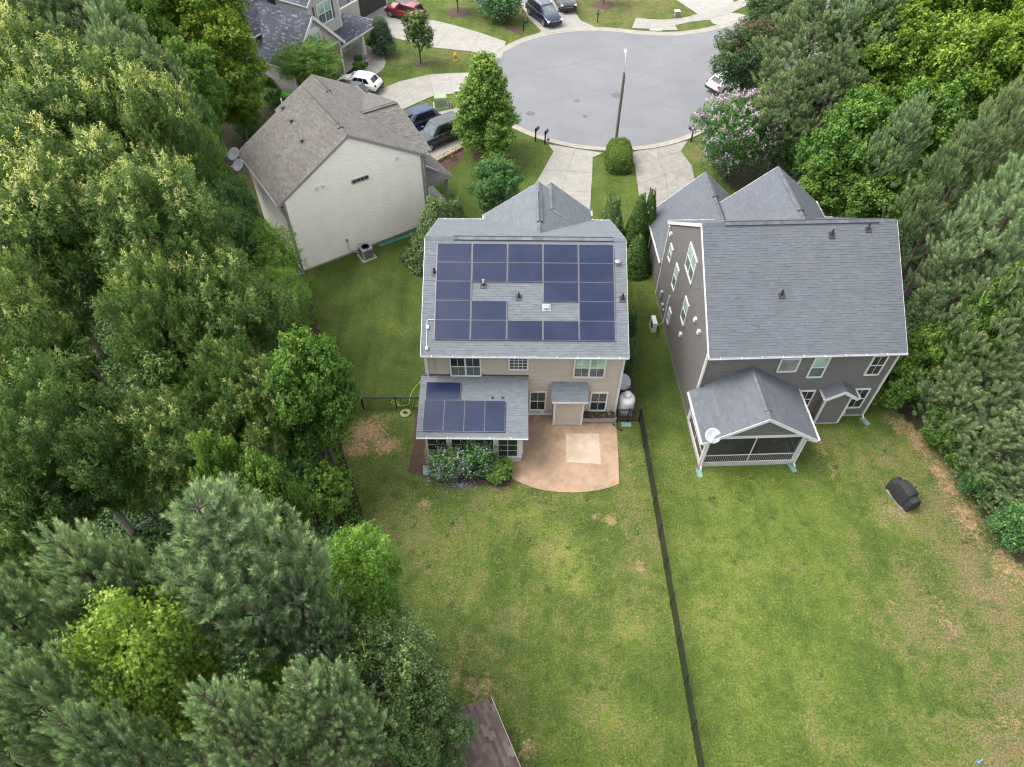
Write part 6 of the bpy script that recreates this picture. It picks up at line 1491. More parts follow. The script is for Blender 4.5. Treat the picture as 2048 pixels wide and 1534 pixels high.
LM['juniper'] = leaf_mat('juniper_foliage', [(0.0, (0.036, 0.073, 0.020)), (.5, (0.091, 0.155, 0.047)), (1.0, (0.210, 0.292, 0.101))], .12)
LM['arbor'] = leaf_mat('arborvitae_foliage', [(0.0, (0.021, 0.055, 0.007)), (.5, (0.053, 0.121, 0.014)), (1.0, (0.127, 0.207, 0.025))], .15)
LM['hedge'] = leaf_mat('hedge_leaf', [(0.0, (0.034, 0.071, 0.008)), (.45, (0.086, 0.152, 0.019)), (.8, (0.210, 0.284, 0.037)), (1.0, (0.315, 0.378, 0.063))], .38)
LM['holly'] = leaf_mat('holly_leaf', [(0.0, (0.012, 0.034, 0.012)), (.5, (0.026, 0.067, 0.022)), (1.0, (0.073, 0.133, 0.043))], .15, .35, .5)
LM['magnolia'] = leaf_mat('magnolia_leaf', [(0.0, (0.022, 0.044, 0.012)), (.5, (0.073, 0.128, 0.026)), (.8, (0.157, 0.218, 0.048)), (1.0, (0.363, 0.399, 0.109))], .2, .3, .5)
LM['yellowstar'] = leaf_mat('yellow_sweetgum_leaf', [(0.0, (0.060, 0.122, 0.017)), (.45, (0.162, 0.262, 0.036)), (.75, (0.258, 0.371, 0.054)), (1.0, (0.432, 0.512, 0.108))], .45)
LM['weed'] = leaf_mat('lawn_weed', [(0.0, (.030, .050, .012)), (.45, (.062, .100, .018)), (.75, (.105, .145, .024)), (1.0, (.19, .21, .04))], .2)
LM['lilac'] = simple('lilac_petals', (.42, .36, .62), .6, var=.2)
LM['pink'] = simple('pink_petals', (.66, .42, .62), .6, var=.25)

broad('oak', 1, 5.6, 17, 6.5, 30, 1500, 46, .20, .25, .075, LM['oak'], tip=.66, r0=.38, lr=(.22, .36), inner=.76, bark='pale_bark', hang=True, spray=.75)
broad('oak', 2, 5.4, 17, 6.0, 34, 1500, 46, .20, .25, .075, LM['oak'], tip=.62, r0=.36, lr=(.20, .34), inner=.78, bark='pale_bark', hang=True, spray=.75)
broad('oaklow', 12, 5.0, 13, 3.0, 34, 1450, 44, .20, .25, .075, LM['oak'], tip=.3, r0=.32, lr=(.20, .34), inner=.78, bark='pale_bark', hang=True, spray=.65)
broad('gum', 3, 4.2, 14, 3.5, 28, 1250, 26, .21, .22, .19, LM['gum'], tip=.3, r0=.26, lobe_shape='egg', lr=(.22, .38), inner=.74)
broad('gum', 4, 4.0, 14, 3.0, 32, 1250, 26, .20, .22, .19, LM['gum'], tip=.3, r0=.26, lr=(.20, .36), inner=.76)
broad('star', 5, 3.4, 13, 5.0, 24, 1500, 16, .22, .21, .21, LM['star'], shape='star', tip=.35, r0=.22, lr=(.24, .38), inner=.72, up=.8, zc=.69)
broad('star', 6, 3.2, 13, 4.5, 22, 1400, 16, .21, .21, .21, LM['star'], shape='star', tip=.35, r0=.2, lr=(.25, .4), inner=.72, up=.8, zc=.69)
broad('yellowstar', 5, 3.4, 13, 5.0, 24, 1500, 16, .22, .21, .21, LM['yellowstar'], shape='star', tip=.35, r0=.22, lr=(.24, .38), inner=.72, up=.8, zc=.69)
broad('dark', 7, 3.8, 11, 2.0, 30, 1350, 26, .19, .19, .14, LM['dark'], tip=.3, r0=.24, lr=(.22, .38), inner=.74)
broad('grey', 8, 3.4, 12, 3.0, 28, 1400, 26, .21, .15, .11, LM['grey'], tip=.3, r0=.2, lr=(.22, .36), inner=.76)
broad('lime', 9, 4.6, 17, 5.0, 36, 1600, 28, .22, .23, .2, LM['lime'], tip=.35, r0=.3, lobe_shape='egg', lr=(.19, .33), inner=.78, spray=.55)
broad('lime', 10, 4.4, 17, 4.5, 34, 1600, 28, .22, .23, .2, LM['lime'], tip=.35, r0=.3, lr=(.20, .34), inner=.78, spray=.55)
broad('red', 11, 3.2, 9, 1.2, 22, 1150, 24, .18, .17, .12, LM['red'], tip=.7, r0=.18, lr=(.24, .4), multi=True)
broad('street', 13, 2.2, 7.2, 1.5, 34, 1150, 28, .13, .15, .11, LM['gum'], tip=.3, r0=.13, lobe_shape='egg', lr=(.2, .36), inner=.70, spray=.35)
broad('pear', 20, 2.2, 7.2, .7, 34, 1250, 28, .14, .15, .11, LM['gum'], tip=.3, r0=.11, lobe_shape='cone', lr=(.22, .36), inner=.66, spray=.35)
broad('feather', 14, 3.0, 8.5, 1.2, 24, 1100, 28, .20, .20, .05, LM['gum'], tip=.15, r0=.16, lr=(.24, .42), flat=.6, multi=True, spray=.6)
broad('shrub', 15, 1.6, 3.6, .3, 16, 520, 22, .14, .14, .10, LM['dark'], tip=.35, r0=.08, lr=(.30, .48), multi=True, zc=.5, spray=.3)
broad('greenshrub', 16, 1.7, 3.6, .3, 16, 520, 22, .14, .16, .12, LM['gum'], tip=.2, r0=.08, lr=(.30, .48), multi=True, zc=.5, spray=.35)
broad('magnolia', 17, 1.4, 5.6, 1.3, 18, 300, 16, .13, .24, .10, LM['magnolia'], tip=.6, r0=.08, lobe_shape='egg', lr=(.22, .4), inner=.72, spray=.3)
broad('holly', 18, 1.7, 4.4, .1, 26, 1200, 20, .11, .09, .06, LM['holly'], tip=.4, r0=.08, lobe_shape='cone', lr=(.34, .5), inner=.5, zc=.45, spray=.2)
broad('myrtle', 19, 3.6, 7.6, .8, 26, 1350, 22, .19, .15, .10, LM['dark'], tip=.3, r0=.1, lr=(.24, .4), multi=True, zc=.55)

def spires(key, seed, R, H, n, mat, ll=.13, lw=.05, pointed=True, per=60, broadness=1.0, ragged=False):
    """upright conifer: many vertical plumes leaning slightly out"""
    rng = np.random.RandomState(seed); C_, N_, T_, D_ = [], [], [], []
    for k in range(n):
        a = k * 2.39996; q = math.sqrt((k + .5) / n); rad = R * q
        hb = H * (1 - q ** (1.3 if ragged else .95)) * (rng.uniform(.62, 1.12) if ragged else rng.uniform(.82, 1.05)) if pointed else H * math.sqrt(max(.05, 1 - q ** 2.4)) * rng.uniform(.8, 1.02)
        hb = max(H * .12, hb if k > 5 else H * rng.uniform(.95, 1.08)); top = np.array([math.cos(a) * rad * .9, math.sin(a) * rad * .9, hb]); pl = min(hb, rng.uniform(.7, 1.3) * H * (.34 if ragged else .22))
        ax = unit(np.array([[math.cos(a) * .25 * q, math.sin(a) * .25 * q, 1.0]]))[0]; s = rng.uniform(0, 1, per); rr = (.05 + .16 * (1 - s) ** .7) * R * .62 * broadness
        ang = rng.uniform(0, 6.283, per); e = np.array([1, 0, 0.]); e = e - ax * e.dot(ax); e /= np.linalg.norm(e); b = np.cross(ax, e)
        rad_ = e * np.cos(ang)[:, None] + b * np.sin(ang)[:, None]
        C_.append(top + ax * (s[:, None] - 1) * pl + rad_ * (rr * rng.uniform(.5, 1, per))[:, None]); N_.append(unit(rad_ + ax * .35 + rng.normal(size=(per, 3)) * .35)); D_.append(np.repeat((ax + 0 * rad_[:1]).reshape(1, 3), per, 0) + rad_ * .35)
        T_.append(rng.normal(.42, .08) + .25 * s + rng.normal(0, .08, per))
    # skirt so that no light shows through the sides
    ns = n * per // 2; ang = rng.uniform(0, 6.283, ns); hz = rng.uniform(.02, .9, ns); rad = R * (.72 if ragged else 1.0) * ((1 - hz) ** .65 if pointed else np.sqrt(np.clip(1 - hz ** 2.2, 0, 1))) * rng.uniform(.82, 1.0, ns)
    C_.append(np.stack([np.cos(ang) * rad, np.sin(ang) * rad, hz * H], 1)); dr = np.stack([np.cos(ang), np.sin(ang), np.full(ns, .4)], 1); N_.append(unit(dr + rng.normal(size=(ns, 3)) * .4)); D_.append(np.stack([np.cos(ang) * .3, np.sin(ang) * .3, np.ones(ns)], 1)); T_.append(rng.normal(.36, .12, ns))
    cen = np.concatenate(C_); me = leaf_mesh('crown', cen, np.concatenate(N_), np.concatenate(T_), ll, lw, rng, tan=np.concatenate(D_)); me.materials.append(mat)
    m_ = MB().tube([(0, 0, -.1), (0, 0, H * .8)], [.1, .02], 6); tm = bpy.data.meshes.new('trunk'); tm.from_pydata(m_.v, [], m_.f); tm.materials.append(MT['bark'])
    SPEC.setdefault(key, []).append((tm, me, R, H, .5))
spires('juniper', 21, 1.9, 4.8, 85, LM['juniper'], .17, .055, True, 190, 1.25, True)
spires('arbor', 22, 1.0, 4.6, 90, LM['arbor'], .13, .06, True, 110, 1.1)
def clipped_hedge(key, seed, hx, hy, H, mat, n):
    rng = np.random.RandomState(seed); q = unit(rng.normal(size=(n, 3))); q[:, 2] = np.abs(q[:, 2]); k = (np.abs(q) ** 3.6).sum(1, keepdims=True) ** (-1 / 3.6)
    lump = 1 + .05 * np.sin(q[:, :1] * k * 9 + 1) * np.sin(q[:, 1:2] * k * 13) + rng.normal(0, .05, (n, 1))
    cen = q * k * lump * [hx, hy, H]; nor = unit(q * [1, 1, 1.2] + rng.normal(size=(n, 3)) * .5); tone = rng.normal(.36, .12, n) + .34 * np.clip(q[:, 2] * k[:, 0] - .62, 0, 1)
    me = leaf_mesh('crown', cen, nor, tone, .11, .08, rng); me.materials.append(mat)
    m_ = MB(); 
    for k_ in range(5): m_.tube([(0, hy * (k_ - 2) * .35, -.1), (.1, hy * (k_ - 2) * .38, H * .7)], [.05, .02], 6)
    tm = bpy.data.meshes.new('trunk'); tm.from_pydata(m_.v, [], m_.f); tm.materials.append(MT['bark']); SPEC.setdefault(key, []).append((tm, me, 1.0, H, .5))
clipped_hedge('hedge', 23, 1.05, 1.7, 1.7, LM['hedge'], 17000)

def pine(key, seed, R, H, z0, mat, nwh=15, needles=64, shell=620, cone=False):
    """loblolly pine: whorled limbs that turn up at the tips, needle tufts on the outer shoots"""
    rng = np.random.RandomState(seed); m_ = MB(); tops = []
    m_.tube([(0, 0, -.2), (.1, 0, H * .4), (.05, .1, H * .75), (0, 0, H * .98)], [.30, .24, .13, .02], 8)
    tp = []; ta = []
    for k in range(nwh):
        t = (k + .5) / nwh; z = z0 + (H - z0) * t * .96; reach = R * (min(1, .55 + t * 2.2) if t < .25 else (1 - (t - .2) / .8) ** .75 * 1.02)
        for j in range(4):
            a = k * 1.9 + j * 1.5708 + rng.uniform(-.35, .35); L_ = max(.5, reach * rng.uniform(.72, 1.1)); d = np.array([math.cos(a), math.sin(a), 0])
            rise = rng.uniform(.10, .34) + .35 * t
            p = [np.array([0, 0, z]), d * L_ * .5 + [0, 0, z + L_ * rise * .35], d * L_ * .85 + [0, 0, z + L_ * rise * .8], d * L_ + [0, 0, z + L_ * rise * 1.2]]
            m_.tube([tuple(q) for q in p], [.05, .032, .014, .006], 5)
            tp.append(p[3]); ta.append(d * .6 + [0, 0, .9])
            ns = int(1 + L_ * 1.3)
            for s in range(ns):
                f = rng.uniform(.36, 1.0); side = rng.choice((-1, 1)); b = np.array([-d[1], d[0], 0]) * side
                base = p[0] * (1 - f) + p[3] * f if f < .5 else (p[1] * (1 - (f - .5) * 2) + p[3] * (f - .5) * 2); out = rng.uniform(.25, 1.0) * (1.15 - f * .4)
                q = base + b * out * .75 + d * out * .45 + [0, 0, out * rng.uniform(.15, .6)]
                if rng.rand() < .2: m_.tube([tuple(base), tuple(q)], [.018, .008], 4)
                tp.append(q); ta.append(b * .45 + d * .5 + [0, 0, rng.uniform(.5, 1.0)])
    tp.append(np.array([0, 0, H])); ta.append(np.array([0, 0, 1.0]))
    lob = crown_lobes(rng, R * .92, z0 + (H - z0) * .08, H, 30, (.22, .36), 'cone' if cone else 'egg', .74)   # shoots that close the outside of the crown
    li = rng.choice(len(lob), shell, p=lob[:, 3] ** 2 / (lob[:, 3] ** 2).sum()); dv_ = unit(rng.normal(size=(shell, 3)) + [0, 0, .5]); dv_[:, 2] = np.where(dv_[:, 2] < -.2, -dv_[:, 2], dv_[:, 2])
    tp += list(lob[li, :3] + dv_ * lob[li, 3:6] * rng.uniform(.8, 1.05, (shell, 1))); ta += list(dv_ * .75 + [0, 0, .6] + rng.normal(size=(shell, 3)) * .2)
    tp = np.array(tp); ta = unit(np.array(ta) + [0, 0, .25]); n = len(tp)
    ax = np.repeat(ta, needles, 0); s = rng.uniform(-.5, .14, (n * needles, 1)); r = rng.normal(size=(n * needles, 3)); rad = unit(r - ax * np.sum(r * ax, 1, keepdims=True))
    th = rng.uniform(.45, 1.05, (n * needles, 1)) * np.where(s > .06, .55, 1.0); d = ax * np.cos(th) + rad * np.sin(th)
    base = np.repeat(tp, needles, 0) + ax * s; nor = np.cross(d, unit(rng.normal(size=d.shape)))
    L_ = rng.uniform(.17, .28, (n * needles, 1)); w = .026; wv = unit(nor) * w
    co = np.stack([base - wv * .5, base + wv * .5, base + d * L_], 1)
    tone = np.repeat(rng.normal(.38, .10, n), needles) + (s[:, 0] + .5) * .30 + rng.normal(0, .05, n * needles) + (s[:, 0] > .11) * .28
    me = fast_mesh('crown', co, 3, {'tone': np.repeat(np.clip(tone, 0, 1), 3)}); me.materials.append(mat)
    tm = bpy.data.meshes.new('trunk'); tm.from_pydata(m_.v, [], m_.f); tm.materials.append(MT['pine_bark'])
    SPEC.setdefault(key, []).append((tm, me, R, H, .72))
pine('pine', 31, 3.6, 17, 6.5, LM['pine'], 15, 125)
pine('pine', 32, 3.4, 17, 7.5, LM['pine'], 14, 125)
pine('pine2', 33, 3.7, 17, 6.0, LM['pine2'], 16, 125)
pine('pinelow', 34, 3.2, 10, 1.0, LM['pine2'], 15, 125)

count = {}
INNER_R = [(28.2, -20), (28.2, 14), (26.8, 20), (26.2, 24.5), (24.8, 28.2), (23.6, 38), (22.5, 43), (20, 48.5), (18.6, 54), (19.5, 59), (24, 65), (31, 71), (46, 79), (160, 130), (160, -20)]
def plant(key, label, cat, group=None, px=None, rpx=None, H=None, at=None, R=None, name=None, rz=None, wood=None):
    vs = SPEC[key]; i = count.get(key, 0); count[key] = i + 1; tm, cm, R0, H0, zc = vs[i % len(vs)]
    H = H or H0
    if px is not None:
        while True:                                                # in the woods: as tall as the trunk can be and still stand among the trees
            x, y = G(px[0], px[1], H * zc); R = rpx * depth_of(x, y, H * zc) / F
            if not wood or H < 3 or bool(inpoly([x], [y], wood)[0]): break
            H *= .95
    else: x, y = at
    o = thing(name or 'tree', label, cat, (x, y, 0), (i * 2.1 + 1.3) % 6.283 if rz is None else rz, group)
    o.scale = (R / R0, R / R0, H / H0)
    if tm: link('trunk', tm, o)
    link('crown', cm, o)
    return o
OAKS = 'willow oaks of the left wood'; PINES_L = 'pines at the lower left'; GUMS = 'sweetgums at the wood edge'; RIGHT = 'trees of the right wood'; TOPL = 'trees at the top left corner'
oaks = [((60, 235), 150, 19, 'yellow-tipped willow oak at the left edge, upper one'), ((215, 300), 160, 18, 'yellow-tipped willow oak in the upper left wood, highest in the middle'), ((322, 350), 108, 17, 'yellow-tipped willow oak next to the dishes of the tan roof'), ((30, 445), 150, 18, 'yellow-tipped willow oak at the left edge below the highest one'),
        ((170, 490), 150, 17, 'broad willow oak in the middle of the left wood'), ((330, 520), 140, 16, 'willow oak in the left wood beside the blue-green trees')]
for px, r, H, lab in oaks: plant('oak', lab, 'willow oak', OAKS, px, r, H, name='willow_oak', wood=FOREST_L)
low = [((40, 690), 125, 15, 'willow oak at the left edge above the dark gap'), ((345, 665), 95, 14, 'willow oak with bare limbs beside the dark gap'), ((440, 640), 125, 13, 'willow oak behind the bright round sweetgum'), ((470, 800), 80, 11, 'low willow oak in the centre of the left wood'), ((130, 900), 140, 13, 'willow oak at the left edge above the lower pines'), ((330, 900), 110, 10, 'small willow oak above the big lower pine'), ((520, 830), 90, 10, 'small willow oak left of the bright round sweetgum')]
for px, r, H, lab in low: plant('oaklow', lab, 'willow oak', OAKS, px, r, H, name='willow_oak', wood=FOREST_L)
for px, r, H, k, lab in [((75, 70), 120, 20, 'pine', 'grey-green pine in the top left corner'), ((185, 70), 110, 20, 'pine', 'grey-green pine right of the corner pine at the top left'), ((255, 175), 80, 18, 'pine', 'small pine below the two top left pines'), ((345, 200), 60, 15, 'pine', 'slim pine between the bright trees at the top left'), ((-40, 20), 110, 20, 'pine', 'pine cut by the left edge at the very top')]: plant(k, lab, 'pine', TOPL, px, r, H, name='pine_tree')
for px, r, H, k, lab in [((285, 30), 95, 17, 'lime', 'bright green tree at the top edge beside the pines'), ((400, 20), 100, 16, 'lime', 'bright green tree at the top edge left of the charcoal roof'), ((300, 100), 75, 15, 'gum', 'rounded green tree below the bright trees at the top'), ((440, 120), 80, 12, 'lime', 'bright feathery tree touching the far left house wall'), ((390, 190), 60, 12, 'gum', 'green tree below the feathery tree at the far left house'), ((470, 195), 55, 8, 'lime', 'low bright tree beside the meter boxes of the far house'), ((8, 115), 60, 16, 'lime', 'bright tree at the left edge under the corner pine'), ((120, 150), 75, 17, 'gum', 'green tree between the corner pine and the willow oaks')]: plant(k, lab, 'tree', TOPL, px, r, H)
for px, r, H, k, lab in [((380, 272), 50, 13, 'dark', 'blue-green tree above the dishes of the tan roof'), ((418, 350), 46, 11, 'gum', 'green tree close to the dishes at the tan roof'), ((470, 432), 46, 9.5, 'dark', 'blue-green tree against the left eave of the tan roof'), ((440, 470), 75, 11, 'dark', 'blue-green tree left of the pale gable wall'), ((530, 520), 75, 7.5, 'feather', 'feathery light green tree at the near corner of the pale house'), ((560, 610), 70, 7.5, 'feather', 'feathery light green tree at the edge of the side lawn')]: plant(k, lab, 'tree', GUMS, px, r, H)
plant('gum', 'bright round sweetgum above the left end of the picket fence', 'sweetgum', GUMS, (622, 790), 92, 12, name='sweetgum_tree')
plant('gum', 'lower bright sweetgum beside the dark hollow by the fence', 'sweetgum', GUMS, (548, 872), 44, 8, name='sweetgum_tree')
plant('gum', 'mid green sweetgum right behind the big lower pine', 'sweetgum', GUMS, (545, 1010), 72, 11, name='sweetgum_tree', wood=FOREST_L)
plant('gum', 'mid green sweetgum peeping over the top of the big lower pine', 'sweetgum', GUMS, (465, 985), 52, 12, name='sweetgum_tree', wood=FOREST_L)
plant('yellowstar', 'yellow-green star-leaved sweetgum amid the lower pines', 'sweetgum', GUMS, (318, 1352), 125, 16.5, name='sweetgum_tree', wood=FOREST_L)
plant('greenshrub', 'mid green bushy shrub hanging over the left chain-link fence', 'shrub', None, (655, 985), 50, 4.2, name='shrub')
for px, r, H, lab in [((728, 1160), 84, 11, 'bright star-leaved sweetgum leaning over the lawn edge'), ((560, 1370), 55, 10, 'dark star-leaved sweetgum in the gap between lower pines'), ((230, 1490), 70, 13, 'star-leaved sweetgum at the bottom edge left of centre')]: plant('star', lab, 'sweetgum', GUMS, px, r, H, name='sweetgum_tree', wood=FOREST_L)
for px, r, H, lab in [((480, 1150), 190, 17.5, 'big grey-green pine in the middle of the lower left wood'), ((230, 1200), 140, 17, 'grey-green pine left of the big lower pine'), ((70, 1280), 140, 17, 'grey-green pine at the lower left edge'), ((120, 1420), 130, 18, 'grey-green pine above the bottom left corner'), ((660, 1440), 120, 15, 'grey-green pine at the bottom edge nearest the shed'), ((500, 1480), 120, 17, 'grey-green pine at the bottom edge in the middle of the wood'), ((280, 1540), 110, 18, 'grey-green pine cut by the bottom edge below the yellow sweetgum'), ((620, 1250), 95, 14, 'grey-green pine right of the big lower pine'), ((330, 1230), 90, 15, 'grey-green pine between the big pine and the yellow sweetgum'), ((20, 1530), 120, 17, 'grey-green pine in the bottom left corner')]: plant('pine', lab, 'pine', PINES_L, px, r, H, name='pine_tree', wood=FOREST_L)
plant('grey', 'greyish small-leaved tree beside the shed roof', 'tree', None, (770, 1370), 120, 10)
plant('grey', 'greyish small-leaved tree at the bottom edge left of the shed', 'tree', None, (850, 1480), 85, 7)
for px, r, H, k, lab in [((100, 1040), 90, 9, 'oaklow', 'low pale-leaved tree left of the dark ground cover'), ((40, 1130), 80, 9, 'oaklow', 'low pale-leaved tree at the left edge above the lower pines'), ((380, 815), 62, 9, 'gum', 'vine-green tree in the centre of the left wood'), ((250, 960), 60, 7, 'gum', 'vine-green tree above the dark ground cover'), ((600, 960), 45, 5, 'dark', 'dark undergrowth tree by the left fence')]: plant(k, lab, 'tree', None, px, r, H)
bl = thing('leaning_tree', 'leaning bare-limbed oak in the dark gap of the left wood', 'tree', (*G(330, 900), 0)); bx_, by_ = G(330, 900)
def rel(u, v, z): q = G(u, v, z); return (q[0] - bx_, q[1] - by_, z)
MB().tube([(0, 0, -.2), rel(255, 865, 2.5), rel(190, 835, 4.5), rel(130, 800, 6.5), rel(60, 770, 8)], [.24, .2, .17, .12, .05], 8).build('trunk', MT['pale_bark'], bl)
MB().tube([rel(215, 850, 3.6), rel(235, 790, 6.0), rel(190, 745, 8.0), rel(130, 715, 9.5)], [.13, .11, .08, .03], 7).build('limb', MT['pale_bark'], bl)
MB().tube([rel(130, 800, 6.5), rel(110, 850, 6.8), rel(80, 880, 7.2)], [.07, .05, .02], 6).build('limb', MT['pale_bark'], bl)
MB().tube([rel(235, 790, 6.0), rel(290, 765, 7.0), rel(305, 730, 8.4)], [.07, .05, .02], 6).build('limb', MT['pale_bark'], bl)
rl = np.random.RandomState(70); tipc = np.array([rel(60, 770, 8), rel(130, 715, 9.5), rel(80, 880, 7.2), rel(305, 730, 8.4)]); lob_ = np.array([(*t, 1.0, 1.0, .7) for t in tipc])
cen_, nor_, tone_, dd_ = cloud(rl, lob_, 220, 40, .2, tipc.mean(0), .5, .45, .2, spray=.6); cmm = leaf_mesh('crown', cen_, nor_, tone_, .25, .075, rl, tan=dd_); cmm.materials.append(LM['oak']); link('crown', cmm, bl)
# right wood
for px, r, H, k, lab in [((1625, 75), 110, 15, 'pine2', 'large pine behind the pink flowering tree'), ((1730, 50), 90, 17, 'pine', 'pine at the top edge right of the large pine'), ((1590, 200), 85, 11, 'pine2', 'low pine between the pink tree and the dark house roof'), ((1660, 180), 85, 13, 'pine2', 'pine below the large pine near the pink tree'), ((1975, 300), 85, 18, 'pine2', 'soft green pine at the right edge, upper one'), ((1900, 380), 90, 17, 'pine2', 'soft green pine beyond the right end of the slate roof'), ((2010, 440), 110, 18, 'pine', 'soft green pine at the right edge level with the slate roof'), ((1930, 560), 105, 16, 'pine2', 'yellow-green pine beside the right end of the slate roof'), ((2030, 620), 100, 16, 'pine2', 'soft green pine at the right edge below the slate ridge'), ((1975, 760), 110, 10, 'pinelow', 'soft green pine right of the dark house back corner'), ((2040, 870), 110, 10, 'pinelow', 'soft green pine at the right edge above the bare track'), ((2040, 990), 75, 10, 'pinelow', 'lowest pine at the right edge by the lawn'), ((1800, 290), 60, 13, 'pine', 'small pine between the bright trees of the right wood')]: plant(k, lab, 'pine', RIGHT, px, r, H, name='pine_tree', wood=INNER_R)
for px, r, H, k, lab in [((1820, 40), 110, 18, 'lime', 'bright tree at the top edge of the right wood'), ((1960, 60), 110, 19, 'lime', 'bright tree in the top right corner'), ((1780, 160), 100, 15, 'lime', 'bright tree in the middle of the right wood'), ((1900, 190), 110, 16, 'lime', 'tall bright tree at the right, below the corner tree'), ((2030, 170), 90, 17, 'lime', 'bright tree at the right edge near the top'), ((1700, 290), 90, 12, 'gum', 'green tree just above the right end of the slate ridge'), ((1850, 280), 80, 13, 'gum', 'green tree among the pines of the right wood'), ((1660, 360), 70, 8, 'gum', 'green tree touching the front gables of the dark house'), ((1760, 390), 75, 9, 'gum', 'green tree behind the right end of the slate ridge'), ((1850, 480), 60, 8, 'dark', 'dark tree against the right wall of the dark house'), ((1870, 700), 55, 7, 'gum', 'small green tree right of the dark house back corner'), ((1965, 660), 55, 12, 'gum', 'green broadleaf tree between the pines right of the slate roof'), ((1985, 345), 60, 17, 'lime', 'bright broadleaf crown above the right edge pines'), ((1600, 290), 55, 7, 'dark', 'dark tree in the hollow beyond the slate gables')]: plant(k, lab, 'tree', RIGHT, px, r, H, wood=INNER_R)
plant('red', 'dark tree with purple tips at the edge of the road, near the top', 'tree', None, (1500, 105), 72, 8)
plant('red', 'purple-tipped tree at the top edge behind the first one', 'tree', None, (1545, 30), 62, 8)
# shrubs by the houses
plant('greenshrub', 'round green shrub at the right back corner of the dark house', 'shrub', None, (1790, 768), 44, 4.0, name='shrub')
for px, r, H, k, lab in [((2030, 1055), 45, 3.4, 'shrub', 'dark green shrub at the right edge of the lawn'), ((1960, 960), 38, 3.0, 'shrub', 'dark green shrub under the lowest pines'), ((1890, 860), 40, 3.2, 'greenshrub', 'green shrub at the top of the bare track'), ((1860, 790), 40, 3.2, 'shrub', 'dark shrub between the dark house and the pines'), ((1930, 900), 40, 3.4, 'greenshrub', 'green shrub beside the bare track under the pines')]: plant(k, lab, 'shrub', None, px, r, H, name='shrub')
for y_, s in ((29.8, 1.0), (31.8, 1.1), (34.2, .95)): pass
plant('shrub', 'dark green shrub against the right wall of the tan house, nearest the dish', 'shrub', None, None, None, 3.0, at=(7.2, 30.6), R=.75, name='shrub')
plant('shrub', 'dark green shrub against the right wall of the tan house, farther one', 'shrub', None, None, None, 3.6, at=(7.3, 32.6), R=.85, name='shrub')
plant('juniper', 'tall juniper between the pale house and the tan house', 'juniper', None, None, None, 5.2, at=(-5.5, 42.0), R=3.1, name='juniper')
plant('juniper', 'juniper behind the tan house left of the dark round tree', 'juniper', None, None, None, 4.4, at=(-4.3, 42.9), R=2.4, name='juniper')
plant('juniper', 'spiky juniper behind the right roof corner of the tan house', 'juniper', None, None, None, 5.0, at=(7.1, 42.6), R=2.1, name='juniper')
plant('arbor', 'pointed arborvitae beside the driveway, left one of the pair', 'arborvitae', None, None, None, 5.4, at=(9.0, 42.2), R=1.25, name='arborvitae')
plant('arbor', 'pointed arborvitae beside the driveway, right one of the pair', 'arborvitae', None, None, None, 5.6, at=(9.8, 42.6), R=1.0, name='arborvitae')
plant('arbor', 'low rounded arborvitae in front of the pointed pair', 'arborvitae', None, None, None, 3.2, at=(9.0, 40.6), R=1.3, name='arborvitae')
plant('dark', 'dark round tree in front of the driveway of the tan house', 'tree', None, (992, 372), 52, 6.0)
plant('pear', 'leafy conical street tree on the verge by the road', 'tree', 'street trees', None, None, 9.2, at=(G(973, 313)), R=3.2, name='street_tree')
plant('hedge', 'clipped yellow-green hedge around the street lamp pole', 'hedge', None, None, None, 1.7, at=(9.1, 54.75), R=1.0, name='hedge', rz=-.05)
plant('holly', 'dense dark cone-shaped holly by the porch pillars', 'holly', None, None, None, 4.0, at=G(768, 108), R=1.75, name='holly_bush')
plant('magnolia', 'young magnolia on the lawn in front of the pale driveway', 'magnolia', 'street trees', None, None, 5.6, at=G(842, 128), R=1.6, name='magnolia_tree')
plant('street', 'thin tree in a mulch ring at the top edge, left of the lilac bush', 'tree', 'street trees', None, None, 6.0, at=G(916, 24), R=1.5, name='street_tree')
plant('street', 'thin tree in a mulch ring at the top edge above the far mailbox', 'tree', 'street trees', None, None, 6.0, at=G(1207, 8), R=1.4, name='street_tree')
plant('feather', 'airy light green tree in front of the brick gable', 'tree', None, (620, 125), 72, 6.0)
for px, r, H, k, lab in [((718, 134), 13, 1.0, 'greenshrub', 'low green shrub by the porch steps'), ((716, 118), 9, .9, 'shrub', 'small dark shrub at the foot of the porch pillar'), ((532, 172), 20, 2.0, 'greenshrub', 'shrub at the foot of the far left house wall'), ((500, 262), 30, 2.2, 'shrub', 'dark shrub in the shade behind the tan roof'), ((545, 195), 22, 1.6, 'shrub', 'shrub in the brown bed behind the tan roof')]: plant(k, lab, 'shrub', None, px, r, H, name='shrub')
plant('shrub', 'yellowish little bush behind the tan house near the dark round tree', 'bush', None, None, None, .9, at=(-3.3, 43.4), R=.55, name='bush')
plant('greenshrub', 'bush with small yellow flowers beside the corner porch post', 'bush', None, None, None, 1.3, at=(-4.9, 44.6), R=.7, name='bush')
plant('greenshrub', 'leafy green bush at the right end of the lilac bushes', 'bush', None, None, None, 1.15, at=(-.75, 22.55), R=.85, name='bush')

